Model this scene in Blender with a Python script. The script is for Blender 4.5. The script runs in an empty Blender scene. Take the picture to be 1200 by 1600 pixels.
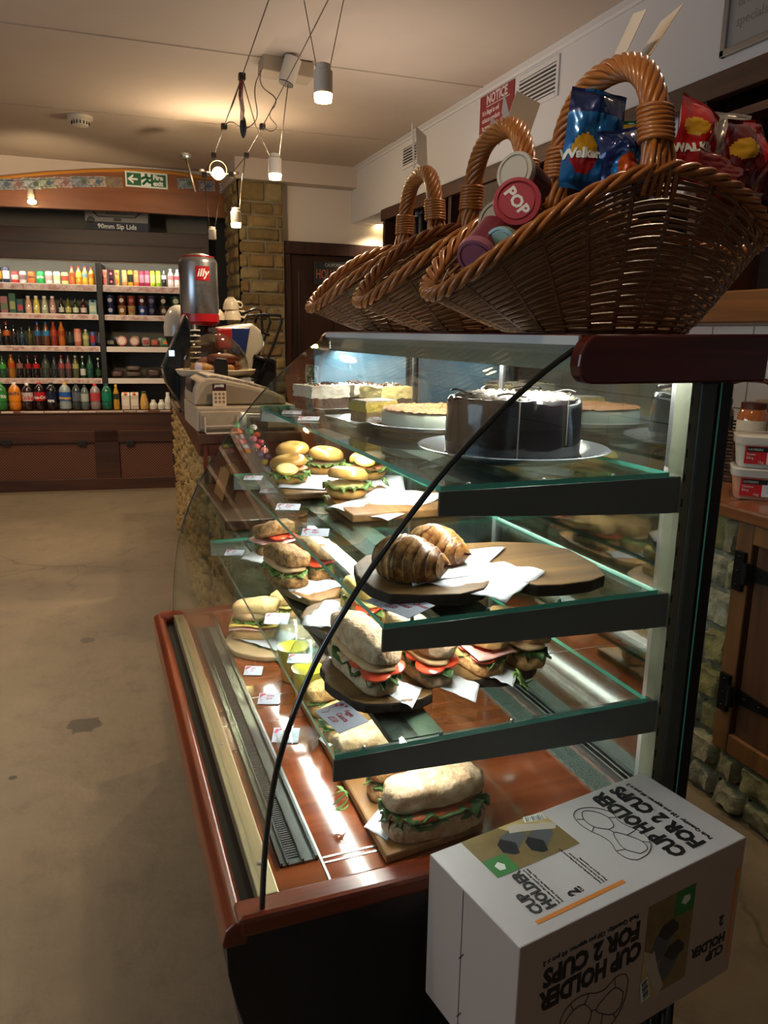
import bpy, math, random
import numpy as np
from mathutils import Vector, Matrix, noise as mnoise
PI = math.pi
random.seed(7)
S = bpy.context.scene
COL = S.collection
# ------------------------------------------------------------------ camera
FPX = 1200.0
_y = np.array([-462., 285., FPX]); _y /= np.linalg.norm(_y)
_x = np.array([3258., 229., FPX]); _x -= _x.dot(_y) * _y; _x /= np.linalg.norm(_x)
_z = -np.cross(_x, _y)
MC = np.stack([_x, _y, _z])                       # world = MC @ camera(right, up, forward)
EYE = np.array([0., 0., 1.35])
cam = bpy.data.objects.new('camera', bpy.data.cameras.new('camera'))
COL.objects.link(cam)
_r, _u, _f = MC @ [1, 0, 0], MC @ [0, 1, 0], MC @ [0, 0, 1]
cam.matrix_world = Matrix(((_r[0], _u[0], -_f[0], 0), (_r[1], _u[1], -_f[1], 0), (_r[2], _u[2], -_f[2], 1.35), (0, 0, 0, 1)))
cam.data.sensor_fit = 'VERTICAL'; cam.data.sensor_height = 36; cam.data.lens = 36 * FPX / 1600
cam.data.clip_start = 0.05
S.camera = cam
# ------------------------------------------------------------------ light
S.view_settings.view_transform = 'Standard'
S.view_settings.look = 'None'
S.view_settings.gamma = 1
S.view_settings.use_curve_mapping = False
S.view_settings.exposure = 0.1
try:
    S.cycles.transparent_max_bounces = 40
    S.cycles.max_bounces = 10
    S.cycles.sample_clamp_indirect = 4
    S.cycles.caustics_reflective = False; S.cycles.caustics_refractive = False
except Exception: pass
W = bpy.data.worlds.new('world'); S.world = W; W.use_nodes = True
wb = W.node_tree.nodes['Background']; wb.inputs[0].default_value = (.55, .72, 1, 1); wb.inputs[1].default_value = .5

def lamp(name, kind, loc, power, col, size=.1, aim=None, spot=None, sy=None, blend=.6):
    d = bpy.data.lights.new(name, kind); d.energy = power; d.color = col
    o = bpy.data.objects.new(name, d); COL.objects.link(o); o.location = loc
    if kind == 'AREA':
        d.size = size
        if sy: d.shape = 'RECTANGLE'; d.size_y = sy
    else: d.shadow_soft_size = size
    if spot: d.spot_size = math.radians(spot); d.spot_blend = blend
    if aim is not None:
        o.rotation_euler = (Vector(aim) - Vector(loc)).to_track_quat('-Z', 'Y').to_euler()
    return o
WARM = (1, .75, .48)
lamp('window_daylight', 'AREA', (-2.66, 1.6, 1.55), 26, (.62, .8, 1), 2.2, (0, 1.6, 1.0), sy=1.5)
lamp('rear_fill', 'AREA', (-.6, -1.93, 1.5), 1.5, (.75, .86, 1), 1.6, (.4, 2, .8), sy=1.6)  # added cool fill behind the camera; the rear wall has no door
for i, (x, y, w) in enumerate([(-1.4, 1.8, 32), (-1.3, 3.6, 70), (-.6, 5.2, 80), (.2, -.9, 4), (1.5, 1.6, 26)]):
    lamp('ceiling_spot_light', 'SPOT', (x, y, 2.46), w, WARM, .05, (x, y, 0), 120)
lamp('basket_fill', 'SPOT', (.1, .85, 2.46), 18, WARM, .05, (.9, 1.2, 1.65), 48)  # added spot without a fitting, brightens the nearest basket and its packets
for i, (x, y, w) in enumerate([(-.9, 2.4, 5), (1.2, 3.4, 4.5), (1.3, .9, 2.6)]):
    lamp('ceiling_fill', 'AREA', (x, y, 1.9), w, (1, .84, .7), .9, (x, y, 3))  # added area fills in mid-air, no fittings; they brighten the ceiling

lamp('far_end_fill', 'SPOT', (-.3, 4.9, 2.08), 50, WARM, .06, (-.1, 7, 2.0), 75)  # added spot without a fitting, lights the fascia and wall over the cooler
lamp('far_end_fill', 'SPOT', (-1.2, 5.2, 2.4), 14, WARM, .06, (-.7, 7, .6), 90)  # second added spot without a fitting, lifts the cooler plinth
# ------------------------------------------------------------------ pixel of the photo -> point on a plane of the room
def ray(u, v): return MC @ np.array([u - 600., 800. - v, FPX])
def onz(u, v, z): d = ray(u, v); return Vector(EYE + d * ((z - 1.35) / d[2]))
def ony(u, v, y): d = ray(u, v); return Vector(d * (y / d[1]) + EYE)
def onx(u, v, x): d = ray(u, v); return Vector(d * (x / d[0]) + EYE)
# ------------------------------------------------------------------ materials
def lin(c): return c / 12.92 if c <= .04045 else ((c + .055) / 1.055) ** 2.4
def C(h):
    if not isinstance(h, str): return tuple(h)[:3] + (1,)
    h = h.lstrip('#'); return tuple(lin(int(h[i:i + 2], 16) / 255) for i in (0, 2, 4)) + (1,)
MATS = {}
def mk(name, col, rough=.5, metal=0, n=None, bump=None, coat=0, emit=None, spec=.5, wood=None, vcol=False, trans=0, sss=0, stretch=None):
    """n=(scale, colour2, contrast)  bump=(scale, strength, distance)  wood=(axis, scale, colour2)"""
    if name in MATS: return MATS[name]
    m = bpy.data.materials.new(name); m.use_nodes = True; MATS[name] = m
    nt = m.node_tree; N = nt.nodes; L = nt.links; b = N['Principled BSDF']
    b.inputs['Base Color'].default_value = C(col); b.inputs['Roughness'].default_value = rough
    b.inputs['Metallic'].default_value = metal; b.inputs['Specular IOR Level'].default_value = spec
    b.inputs['Coat Weight'].default_value = coat; b.inputs['Coat Roughness'].default_value = .06
    if trans: b.inputs['Transmission Weight'].default_value = trans
    if sss:
        b.inputs['Subsurface Weight'].default_value = sss; b.inputs['Subsurface Radius'].default_value = (.02, .01, .006)
    tc = N.new('ShaderNodeTexCoord'); mp = N.new('ShaderNodeMapping'); L.new(tc.outputs['Object'], mp.inputs[0])
    if stretch: mp.inputs['Scale'].default_value = stretch
    src = None
    if vcol:
        a = N.new('ShaderNodeVertexColor'); a.layer_name = 'Col'; src = a.outputs[0]
    if wood:
        ax, sc, c2 = wood
        s = [sc, sc, sc]; s['xyz'.index(ax)] = sc * .07
        mp.inputs['Scale'].default_value = s
        t = N.new('ShaderNodeTexNoise'); t.inputs['Scale'].default_value = 1; t.inputs['Detail'].default_value = 5; t.inputs['Distortion'].default_value = .9
        L.new(mp.outputs[0], t.inputs[0])
        r = N.new('ShaderNodeMapRange'); r.inputs[1].default_value = .35; r.inputs[2].default_value = .65; L.new(t.outputs[0], r.inputs[0])
        mx = N.new('ShaderNodeMix'); mx.data_type = 'RGBA'; mx.inputs[6].default_value = C(col); mx.inputs[7].default_value = C(c2)
        L.new(r.outputs[0], mx.inputs[0]); src = mx.outputs[2]
    if n:
        sc, c2, k = n
        t = N.new('ShaderNodeTexNoise'); t.inputs['Scale'].default_value = sc; t.inputs['Detail'].default_value = 6; t.inputs['Roughness'].default_value = .65
        L.new(mp.outputs[0], t.inputs[0])
        r = N.new('ShaderNodeMapRange'); r.inputs[1].default_value = .5 - k; r.inputs[2].default_value = .5 + k; L.new(t.outputs[0], r.inputs[0])
        mx = N.new('ShaderNodeMix'); mx.data_type = 'RGBA'
        if src: L.new(src, mx.inputs[6])
        else: mx.inputs[6].default_value = C(col)
        mx.inputs[7].default_value = C(c2)
        L.new(r.outputs[0], mx.inputs[0]); src = mx.outputs[2]
    if src: L.new(src, b.inputs['Base Color'])
    if bump:
        t = N.new('ShaderNodeTexNoise'); t.inputs['Scale'].default_value = bump[0]; t.inputs['Detail'].default_value = 4
        L.new(mp.outputs[0] if (wood or stretch) else tc.outputs['Object'], t.inputs[0])
        bp = N.new('ShaderNodeBump'); bp.inputs['Strength'].default_value = bump[1]; bp.inputs['Distance'].default_value = bump[2]
        L.new(t.outputs[0], bp.inputs['Height']); L.new(bp.outputs[0], b.inputs['Normal'])
    if emit:
        b.inputs['Emission Color'].default_value = C(emit[0]); b.inputs['Emission Strength'].default_value = emit[1]
    return m
def thin(name, tint='#ffffff', ior=1.45, rough=.0, k=1.0, base=0.0, white=None, wfac=0.0):
    """thin clear sheet: see-through with a Fresnel reflection, optionally a little cloudy"""
    if name in MATS: return MATS[name]
    m = bpy.data.materials.new(name); m.use_nodes = True; MATS[name] = m
    nt = m.node_tree; N = nt.nodes; L = nt.links
    for x in list(N):
        if x.type != 'OUTPUT_MATERIAL': N.remove(x)
    out = [x for x in N if x.type == 'OUTPUT_MATERIAL'][0]
    tr = N.new('ShaderNodeBsdfTransparent'); tr.inputs[0].default_value = C(tint)
    gl = N.new('ShaderNodeBsdfGlossy'); gl.inputs['Roughness'].default_value = rough
    fr = N.new('ShaderNodeFresnel'); geo = N.new('ShaderNodeNewGeometry')
    ri = N.new('ShaderNodeMapRange'); ri.inputs[3].default_value = ior; ri.inputs[4].default_value = 1 / ior
    L.new(geo.outputs['Backfacing'], ri.inputs[0]); L.new(ri.outputs[0], fr.inputs[0])
    ma = N.new('ShaderNodeMath'); ma.operation = 'MULTIPLY_ADD'; ma.inputs[1].default_value = k; ma.inputs[2].default_value = base; ma.use_clamp = True
    L.new(fr.outputs[0], ma.inputs[0])
    mx = N.new('ShaderNodeMixShader'); L.new(ma.outputs[0], mx.inputs[0])
    a = tr.outputs[0]
    if white:
        df = N.new('ShaderNodeBsdfDiffuse'); df.inputs[0].default_value = C(white)
        m2 = N.new('ShaderNodeMixShader'); m2.inputs[0].default_value = wfac; L.new(a, m2.inputs[1]); L.new(df.outputs[0], m2.inputs[2]); a = m2.outputs[0]
    L.new(a, mx.inputs[1]); L.new(gl.outputs[0], mx.inputs[2]); L.new(mx.outputs[0], out.inputs[0])
    return m
# ------------------------------------------------------------------ mesh gathering
class G:
    def __init__(s): s.v = []; s.f = []; s.mi = []; s.c = []; s.cur = 0; s.col = (1, 1, 1, 1)
    def add(s, vs, fs):
        o = len(s.v); s.v += [tuple(p) for p in vs]
        for q in fs: s.f.append(tuple(i + o for i in q)); s.mi.append(s.cur); s.c.append(s.col)
        return s
    def xf(s, M, start=0):
        s.v = s.v[:start] + [tuple(M @ Vector(p)) for p in s.v[start:]]; return s
    def jit(s, a, sc=20, seed=0, start=0):
        nv = []
        for p in s.v[start:]:
            q = Vector(p); nv.append(tuple(q + a * mnoise.noise_vector(q * sc + Vector((seed, seed * 1.7, 0)))))
        s.v = s.v[:start] + nv; return s
def box(g, x0, x1, y0, y1, z0, z1):
    g.add([(x0, y0, z0), (x1, y0, z0), (x1, y1, z0), (x0, y1, z0), (x0, y0, z1), (x1, y0, z1), (x1, y1, z1), (x0, y1, z1)],
          [(0, 3, 2, 1), (4, 5, 6, 7), (0, 1, 5, 4), (1, 2, 6, 5), (2, 3, 7, 6), (3, 0, 4, 7)]); return g
def lathe(g, prof, n=24, c=(0, 0, 0), sx=1, sy=1, caps=True):
    vs = []; fs = []
    for r, z in prof:
        for i in range(n):
            a = 2 * PI * i / n; vs.append((c[0] + r * sx * math.cos(a), c[1] + r * sy * math.sin(a), c[2] + z))
    for k in range(len(prof) - 1):
        for i in range(n):
            j = (i + 1) % n; fs.append((k * n + i, k * n + j, (k + 1) * n + j, (k + 1) * n + i))
    if caps:
        fs.append(tuple(reversed(range(n)))); fs.append(tuple(range((len(prof) - 1) * n, len(prof) * n)))
    g.add(vs, fs); return g
def frames(pts, closed=False):
    n = len(pts); T = []
    for i in range(n):
        a = pts[(i - 1) % n] if (closed or i > 0) else pts[i]
        b = pts[(i + 1) % n] if (closed or i < n - 1) else pts[i]
        t = (b - a); T.append(t.normalized() if t.length > 1e-9 else Vector((0, 0, 1)))
    ref = Vector((0, 0, 1)) if abs(T[0].z) < .9 else Vector((1, 0, 0))
    u = T[0].cross(ref).normalized(); U = [u]
    for i in range(1, n):
        u = (u - T[i] * u.dot(T[i])); u = u.normalized() if u.length > 1e-6 else T[i].orthogonal().normalized(); U.append(u)
    return T, U
def tube(g, pts, r, n=8, closed=False, caps=True, flat=1.0):
    pts = [Vector(p) for p in pts]; T, U = frames(pts, closed); m = len(pts); vs = []; fs = []
    for i, p in enumerate(pts):
        rr = r[i] if isinstance(r, (list, tuple)) else r
        V_ = T[i].cross(U[i])
        for k in range(n):
            a = 2 * PI * k / n; vs.append(p + U[i] * (rr * math.cos(a)) + V_ * (rr * flat * math.sin(a)))
    for i in range(m if closed else m - 1):
        j = (i + 1) % m
        for k in range(n):
            l = (k + 1) % n; fs.append((i * n + k, i * n + l, j * n + l, j * n + k))
    if caps and not closed:
        fs.append(tuple(reversed(range(n)))); fs.append(tuple(range((m - 1) * n, m * n)))
    g.add(vs, fs); return g
def prism(g, poly, ax, a0, a1):
    """poly: 2D outline; ax: axis it is pushed along"""
    def P(p, a): return {'x': (a, p[0], p[1]), 'y': (p[0], a, p[1]), 'z': (p[0], p[1], a)}[ax]
    n = len(poly); vs = [P(p, a0) for p in poly] + [P(p, a1) for p in poly]
    fs = [(i, (i + 1) % n, n + (i + 1) % n, n + i) for i in range(n)] + [tuple(reversed(range(n))), tuple(range(n, 2 * n))]
    g.add(vs, fs); return g
def blob(g, rx, ry, rz, c=(0, 0, 0), e=1.0, nu=28, nv=16, amp=0, sc=20, seed=0, flatb=None, ez=None):
    """lumpy super-ellipsoid"""
    ez = ez or e
    def sp(w, p): return math.copysign(abs(w) ** p, w)
    vs = []; fs = []; s0 = len(g.v)
    for j in range(nv + 1):
        ph = -PI / 2 + PI * j / nv
        for i in range(nu):
            th = 2 * PI * i / nu
            p = Vector((rx * sp(math.cos(ph), ez) * sp(math.cos(th), e), ry * sp(math.cos(ph), ez) * sp(math.sin(th), e), rz * sp(math.sin(ph), ez)))
            if amp:
                q = p * sc + Vector((seed * 3.1, seed * 1.3, seed)); d = mnoise.noise(q) + .5 * mnoise.noise(q * 2.3)
                p += p.normalized() * amp * d
            if flatb is not None and p.z < flatb: p.z = flatb
            vs.append(p + Vector(c))
    for j in range(nv):
        for i in range(nu):
            k = (i + 1) % nu; fs.append((j * nu + i, j * nu + k, (j + 1) * nu + k, (j + 1) * nu + i))
    g.add(vs, fs); return g
def sheet(g, fn, nu, nv, th=0.0):
    """fn(s,t)->point; th gives thickness downwards along z"""
    vs = [Vector(fn(i / nu, j / nv)) for j in range(nv + 1) for i in range(nu + 1)]
    fs = [(j * (nu + 1) + i, j * (nu + 1) + i + 1, (j + 1) * (nu + 1) + i + 1, (j + 1) * (nu + 1) + i) for j in range(nv) for i in range(nu)]
    if th:
        n = len(vs); vs += [v - Vector((0, 0, th)) for v in vs[:n]]
        fs += [tuple(n + i for i in reversed(f)) for f in fs[:]]
        w = nu + 1
        rim = [i for i in range(w)] + [j * w + nu for j in range(1, nv + 1)] + [nv * w + i for i in range(nu - 1, -1, -1)] + [j * w for j in range(nv - 1, 0, -1)]
        for a in range(len(rim)):
            b = rim[(a + 1) % len(rim)]; fs.append((rim[a], n + rim[a], n + b, b))
    g.add(vs, fs); return g
def obj(name, g, mats, parent=None, smooth=False, bevel=0, sub=0, world=False, auto=None):
    me = bpy.data.meshes.new(name)
    vs = g.v
    if world and parent is not None:
        l = parent.location; vs = [(a - l.x, b - l.y, c - l.z) for a, b, c in vs]
    me.from_pydata(vs, [], g.f)
    for m in (mats if isinstance(mats, (list, tuple)) else [mats]): me.materials.append(m)
    if max(g.mi, default=0): me.polygons.foreach_set('material_index', g.mi)
    if any(c != (1, 1, 1, 1) for c in g.c):
        a = me.color_attributes.new('Col', 'FLOAT_COLOR', 'CORNER'); arr = []
        for f, c in zip(g.f, g.c): arr += list(c) * len(f)
        a.data.foreach_set('color', arr)
    if smooth: me.polygons.foreach_set('use_smooth', [True] * len(g.f))
    me.update()
    if smooth and auto:
        try: me.set_sharp_from_angle(angle=math.radians(auto))
        except Exception: pass
    o = bpy.data.objects.new(name, me); COL.objects.link(o)
    if parent is not None: o.parent = parent
    if bevel:
        b = o.modifiers.new('bevel', 'BEVEL'); b.width = bevel; b.segments = 2; b.limit_method = 'ANGLE'
    if sub:
        b = o.modifiers.new('sub', 'SUBSURF'); b.levels = sub; b.render_levels = sub
    return o
def thing(name, label, cat, loc=(0, 0, 0), rotz=0, group=None):
    o = bpy.data.objects.new(name, None); COL.objects.link(o); o.location = loc; o.rotation_euler = (0, 0, rotz)
    o.empty_display_size = .05
    return tag(o, label, cat, group)
def tag(o, label, cat, group=None):
    o['label'] = label; o['category'] = cat
    if group: o['group'] = group
    return o
def struct(o): o['kind'] = 'structure'; return o
def dup(root, loc, rotz=None, label=None, group=None, scale=None):
    r = root.copy(); COL.objects.link(r); r.location = loc
    if rotz is not None: r.rotation_euler = (0, 0, rotz)
    if scale: r.scale = (scale,) * 3
    if label: r['label'] = label
    if group: r['group'] = group
    for ch in list(root.children):
        c = ch.copy(); COL.objects.link(c); c.parent = r
        for g_ in list(ch.children):
            d = g_.copy(); COL.objects.link(d); d.parent = c
    return r
def text(name, s, size, mat, parent, M, bold=0, sx=1, shear=0, align='LEFT', depth=.0003, wrap=None, font_sp=1):
    cu = bpy.data.curves.new('t', 'FONT'); cu.body = s; cu.size = size; cu.offset = bold; cu.shear = shear
    cu.align_x = align; cu.extrude = depth; cu.space_character = font_sp; cu.resolution_u = 2
    tmp = bpy.data.objects.new('t', cu); COL.objects.link(tmp)
    me = bpy.data.meshes.new_from_object(tmp); bpy.data.objects.remove(tmp); bpy.data.curves.remove(cu)
    me.name = name
    for v in me.vertices:
        x, y, z = v.co; x *= sx
        if wrap: a = x / wrap; x, z = (wrap + z) * math.sin(a), (wrap + z) * math.cos(a) - wrap
        v.co = M @ Vector((x, y, z))
    me.materials.clear(); me.materials.append(mat)
    o = bpy.data.objects.new(name, me); COL.objects.link(o); o.parent = parent; return o
def basis(o, x, y):
    """matrix with text x along x, text y along y, facing x cross y"""
    x = Vector(x).normalized(); y = Vector(y); y = (y - x * y.dot(x)).normalized(); z = x.cross(y)
    return Matrix(((x.x, y.x, z.x, o[0]), (x.y, y.y, z.y, o[1]), (x.z, y.z, z.z, o[2]), (0, 0, 0, 1)))
def rot(a, ax='Z'): return Matrix.Rotation(a, 4, ax)
def tr(x, y, z): return Matrix.Translation((x, y, z))
# ================================================================== ROOM
M_floor = mk('concrete', '#8a7a62', .42, n=(1.1, '#6b604f', .25), bump=(14, .25, .01))
def floor_mat():
    m = M_floor; nt = m.node_tree; N = nt.nodes; L = nt.links; b = N['Principled BSDF']
    tc = [x for x in N if x.type == 'TEX_COORD'][0]
    prev = b.inputs['Base Color'].links[0].from_socket
    t = N.new('ShaderNodeTexNoise'); t.inputs['Scale'].default_value = 7; t.inputs['Detail'].default_value = 8; t.inputs['Roughness'].default_value = .7; L.new(tc.outputs['Object'], t.inputs[0])
    r = N.new('ShaderNodeMapRange'); r.inputs[1].default_value = .52; r.inputs[2].default_value = .75; r.inputs[4].default_value = .55; L.new(t.outputs[0], r.inputs[0])
    mx = N.new('ShaderNodeMix'); mx.data_type = 'RGBA'; L.new(r.outputs[0], mx.inputs[0]); L.new(prev, mx.inputs[6]); mx.inputs[7].default_value = C('#4a4238')
    # hairline cracks
    w = N.new('ShaderNodeTexNoise'); w.inputs['Scale'].default_value = 1.7; w.inputs['Detail'].default_value = 5; L.new(tc.outputs['Object'], w.inputs[0])
    vm = N.new('ShaderNodeVectorMath'); vm.operation = 'MULTIPLY_ADD'; L.new(w.outputs[1], vm.inputs[0]); vm.inputs[1].default_value = (.5, .5, .5); L.new(tc.outputs['Object'], vm.inputs[2])
    vo = N.new('ShaderNodeTexVoronoi'); vo.feature = 'DISTANCE_TO_EDGE'; vo.inputs['Scale'].default_value = .62; L.new(vm.outputs[0], vo.inputs[0])
    r2 = N.new('ShaderNodeMapRange'); r2.inputs[1].default_value = .0; r2.inputs[2].default_value = .006; r2.inputs[3].default_value = .6; r2.inputs[4].default_value = 0; L.new(vo.outputs[0], r2.inputs[0])
    mk2 = N.new('ShaderNodeTexNoise'); mk2.inputs['Scale'].default_value = .8; L.new(tc.outputs['Object'], mk2.inputs[0])
    r3 = N.new('ShaderNodeMapRange'); r3.inputs[1].default_value = .48; r3.inputs[2].default_value = .56; L.new(mk2.outputs[0], r3.inputs[0])
    mm = N.new('ShaderNodeMath'); mm.operation = 'MULTIPLY'; L.new(r2.outputs[0], mm.inputs[0]); L.new(r3.outputs[0], mm.inputs[1])
    mx2 = N.new('ShaderNodeMix'); mx2.data_type = 'RGBA'; L.new(mm.outputs[0], mx2.inputs[0]); L.new(mx.outputs[2], mx2.inputs[6]); mx2.inputs[7].default_value = C('#2b251d')
    cur = mx2.outputs[2]
    # chipped patches and stains in the screed
    for px, py, pr, pc in [(-0.104, 2.663, .055, '#37322a'), (-0.094, 3.465, .032, '#54483a'), (0.066, 2.947, .02, '#6b604c'), (-0.309, 2.384, .012, '#1f1a14')]:
        d = N.new('ShaderNodeVectorMath'); d.operation = 'DISTANCE'; L.new(tc.outputs['Object'], d.inputs[0]); d.inputs[1].default_value = (px, py, 0)
        nn = N.new('ShaderNodeTexNoise'); nn.inputs['Scale'].default_value = 26; L.new(tc.outputs['Object'], nn.inputs[0])
        ad = N.new('ShaderNodeMath'); ad.operation = 'MULTIPLY_ADD'; L.new(nn.outputs[0], ad.inputs[0]); ad.inputs[1].default_value = -pr * 1.2; L.new(d.outputs['Value'], ad.inputs[2])
        rr = N.new('ShaderNodeMapRange'); rr.inputs[1].default_value = pr * .35; rr.inputs[2].default_value = pr * .5; rr.inputs[3].default_value = .8; rr.inputs[4].default_value = 0; L.new(ad.outputs[0], rr.inputs[0])
        m3 = N.new('ShaderNodeMix'); m3.data_type = 'RGBA'; L.new(rr.outputs[0], m3.inputs[0]); L.new(cur, m3.inputs[6]); m3.inputs[7].default_value = C(pc); cur = m3.outputs[2]
    L.new(cur, b.inputs['Base Color'])
floor_mat()
M_ceil = mk('ceiling_paint', '#c4b6a8', .9, n=(2, '#b8aa9c', .3), bump=(30, .1, .003))
M_wall = mk('wall_paint', '#cfc6bb', .9, bump=(40, .08, .002))
g = G(); box(g, -2.8, 2.4, -2, 7.9, -.1, 0); struct(obj('floor', g, M_floor))
g = G(); box(g, -2.8, 2.4, -2, 7.9, 2.54, 2.64); struct(obj('ceiling', g, M_ceil))
# left wall with a big window, back wall behind the camera
g = G()
for a in [(-2.8, -2.7, -2, .4, 0, 2.54), (-2.8, -2.7, 2.8, 7.9, 0, 2.54), (-2.8, -2.7, .4, 2.8, 0, .75), (-2.8, -2.7, .4, 2.8, 2.35, 2.54)]: box(g, *a)
struct(obj('wall_left', g, M_wall))
g = G()
for a in [(-2.7, -2.62, .4, .46, .75, 2.35), (-2.7, -2.62, 2.74, 2.8, .75, 2.35), (-2.7, -2.62, .4, 2.8, .75, .81), (-2.7, -2.62, .4, 2.8, 2.29, 2.35), (-2.7, -2.64, 1.57, 1.63, .8, 2.3)]: box(g, *a)
struct(obj('window_1', g, mk('dark_frame', '#2a2723', .5)))
g = G(); box(g, -2.8, 2.4, -2.1, -2, 0, 2.54); struct(obj('wall_rear', g, M_wall))
# tiled wall behind the back counter
M_tile = mk('subway_tile', '#d8dad8', .12, coat=.3)
nt = M_tile.node_tree; bk = nt.nodes.new('ShaderNodeTexBrick'); tcn = [x for x in nt.nodes if x.type == 'TEX_COORD'][0]
mp = nt.nodes.new('ShaderNodeMapping'); mp.inputs['Rotation'].default_value = (PI / 2, 0, PI / 2)
sp = nt.nodes.new('ShaderNodeSeparateXYZ'); cb = nt.nodes.new('ShaderNodeCombineXYZ')
nt.links.new(tcn.outputs['Object'], sp.inputs[0]); nt.links.new(sp.outputs[1], cb.inputs[0]); nt.links.new(sp.outputs[2], cb.inputs[1]); nt.links.new(cb.outputs[0], bk.inputs[0])
bk.inputs['Color1'].default_value = C('#c9ccca'); bk.inputs['Color2'].default_value = C('#d2d4d1'); bk.inputs['Mortar'].default_value = C('#77756f')
bk.inputs['Scale'].default_value = 1; bk.inputs['Mortar Size'].default_value = .003; bk.inputs['Brick Width'].default_value = .2; bk.inputs['Row Height'].default_value = .1
nt.links.new(bk.outputs[0], nt.nodes['Principled BSDF'].inputs['Base Color'])
g = G(); box(g, 2.25, 2.35, -2, 6.1, 0, 2.54); struct(obj('wall_right', g, M_tile))
# far white wall with the doorway, bulkhead
g = G()
box(g, 1.32, 2.25, 5.9, 6.0, 2.0, 2.54); box(g, 2.1, 2.25, 5.9, 6.0, 0, 2.0)
struct(obj('wall_far', g, M_wall))
M_bulk = mk('bulkhead_paint', '#c7c5c4', .85, bump=(40, .05, .002))
g = G(); box(g, 1.93, 2.25, -2, 5.9, 2.165, 2.54); struct(obj('wall_bulkhead', g, M_bulk))
g = G(); prism(g, [(1.895, 2.54), (1.93, 2.54), (1.93, 2.518), (1.922, 2.518), (1.916, 2.528), (1.895, 2.536)], 'y', -2, 5.9); struct(obj('trim_1', g, M_bulk))
M_seam = mk('seam', '#a39482', .9)
for i, (y0, y1) in enumerate([(5.0, 4.9), (3.75, 3.72), (2.45, 2.4)]):
    g = G(); tube(g, [(-2.7, y0 + .12, 2.54), (-.4, y0, 2.54), (1.9, y1, 2.54)], .004, 6); struct(obj('trim_%d' % (i + 2), g, M_seam))
# rough masonry from individual stones
def masonry(g, w, h, rows, wmin, wmax, t=.03, cols=None, gap=.01, seed=1, jit=.004, jag=0, n=4):
    """blocks in the local xz plane, sticking out towards -y"""
    rnd = random.Random(seed); z = 0; rh = h / rows
    for r in range(rows):
        hh = rh * rnd.uniform(.9, 1.1) if r < rows - 1 else h - z
        if z + hh > h: hh = h - z
        x = -rnd.random() * wmin * .8
        while x < w:
            ww = rnd.uniform(wmin, wmax); a, b = max(x, 0), min(x + ww, w)
            if b - a > .02:
                g.col = C(rnd.choice(cols)); s0 = len(g.v)
                d = t * rnd.uniform(.6, 1.15)
                fx, fz = (b - a) - gap, hh - gap
                def fn(s, q, a=a, z=z, d=d, fx=fx, fz=fz):
                    e = min(s, 1 - s) * fx; e2 = min(q, 1 - q) * fz
                    k = min(1, (e / .012)) ** .5 * min(1, (e2 / .012)) ** .5 if min(e, e2) > 0 else 0
                    px, pz = a + gap / 2 + s * fx, z + gap / 2 + q * fz
                    nn = mnoise.noise(Vector((px * 22, pz * 22, seed))) + .5 * mnoise.noise(Vector((px * 60, pz * 60, seed)))
                    return (px + jit * mnoise.noise(Vector((px * 30, pz * 30, 3))), -k * d - k * nn * t * .45, pz + jit * mnoise.noise(Vector((px * 30, pz * 30, 9))))
                nx = max(4, int(fx / .012)); nz = max(4, int(fz / .012))
                sheet(g, fn, nx, nz)
            x += ww
        z += hh
    g.col = C('#8f8a78'); box(g, 0, w, 0, .02, 0, h)
M_stone = mk('stone', '#8a8468', .9, vcol=True, n=(22, '#4a4636', .3), bump=(60, .8, .006))
M_brick = mk('old_brick', '#9a8250', .92, vcol=True, n=(9, '#5a4a2c', .5), bump=(50, .8, .006))
BR = ['#9c8450', '#a48a58', '#8a7346', '#97794a', '#7d6a44', '#a59468']
ST = ['#a09a74', '#aca688', '#908c68', '#b2ae96', '#9f9768', '#848062']
# brick pier
g = G(); masonry(g, .33, 2.4, 26, .13, .26, .02, BR, .012, 4)
g.xf(tr(1.05, 5.8, 0)); g2 = G(); masonry(g2, .5, 2.4, 26, .13, .26, .02, BR, .012, 5); g2.xf(tr(1.05, 6.3, 0) @ rot(-PI / 2))
g.add(g2.v, g2.f); g.c[-len(g2.f):] = g2.c
g.col = C('#7d6a44'); box(g, 1.06, 1.37, 5.82, 6.3, 0, 2.4)
struct(obj('wall_pier', g, M_brick, smooth=True, auto=50))
g = G(); box(g, 1.03, 1.93, 5.76, 5.9, 2.4, 2.54); box(g, 1.03, 1.4, 5.9, 6.35, 2.4, 2.54); struct(obj('trim_5', g, M_ceil))
# wooden door in the far wall
M_dw = mk('dark_wood', '#3b1f12', .45, wood=('z', 22, '#24110a'))
M_dwx = mk('dark_wood_x', '#3b1f12', .45, wood=('x', 22, '#24110a'))
M_dwy = mk('dark_wood_y', '#4a2a18', .5, wood=('y', 22, '#2c170d'))
d = thing('wooden_door', 'dark', 'door', (1.76, 5.86, 0)); del d['label'], d['category']; d.name = 'door_1'; struct(d)
g = G(); box(g, 1.44, 2.06, 5.87, 5.9, 0, 1.92); obj('door_leaf', g, M_dw, d, world=True)
g = G(); box(g, 1.35, 1.44, 5.84, 5.95, 0, 1.92); box(g, 2.06, 2.14, 5.84, 5.95, 0, 1.92); box(g, 1.35, 2.14, 5.835, 5.95, 1.92, 2.01); obj('door_frame', g, M_dw, d, world=True, bevel=.005)
g = G()
for x0, x1, z0, z1 in [(1.5, 1.74, 1.0, 1.8), (1.79, 2.02, 1.0, 1.8), (1.5, 1.74, .15, .9), (1.79, 2.02, .15, .9)]: box(g, x0, x1, 5.862, 5.872, z0, z1)
obj('door_panel', g, M_dw, d, world=True, bevel=.008)
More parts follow.
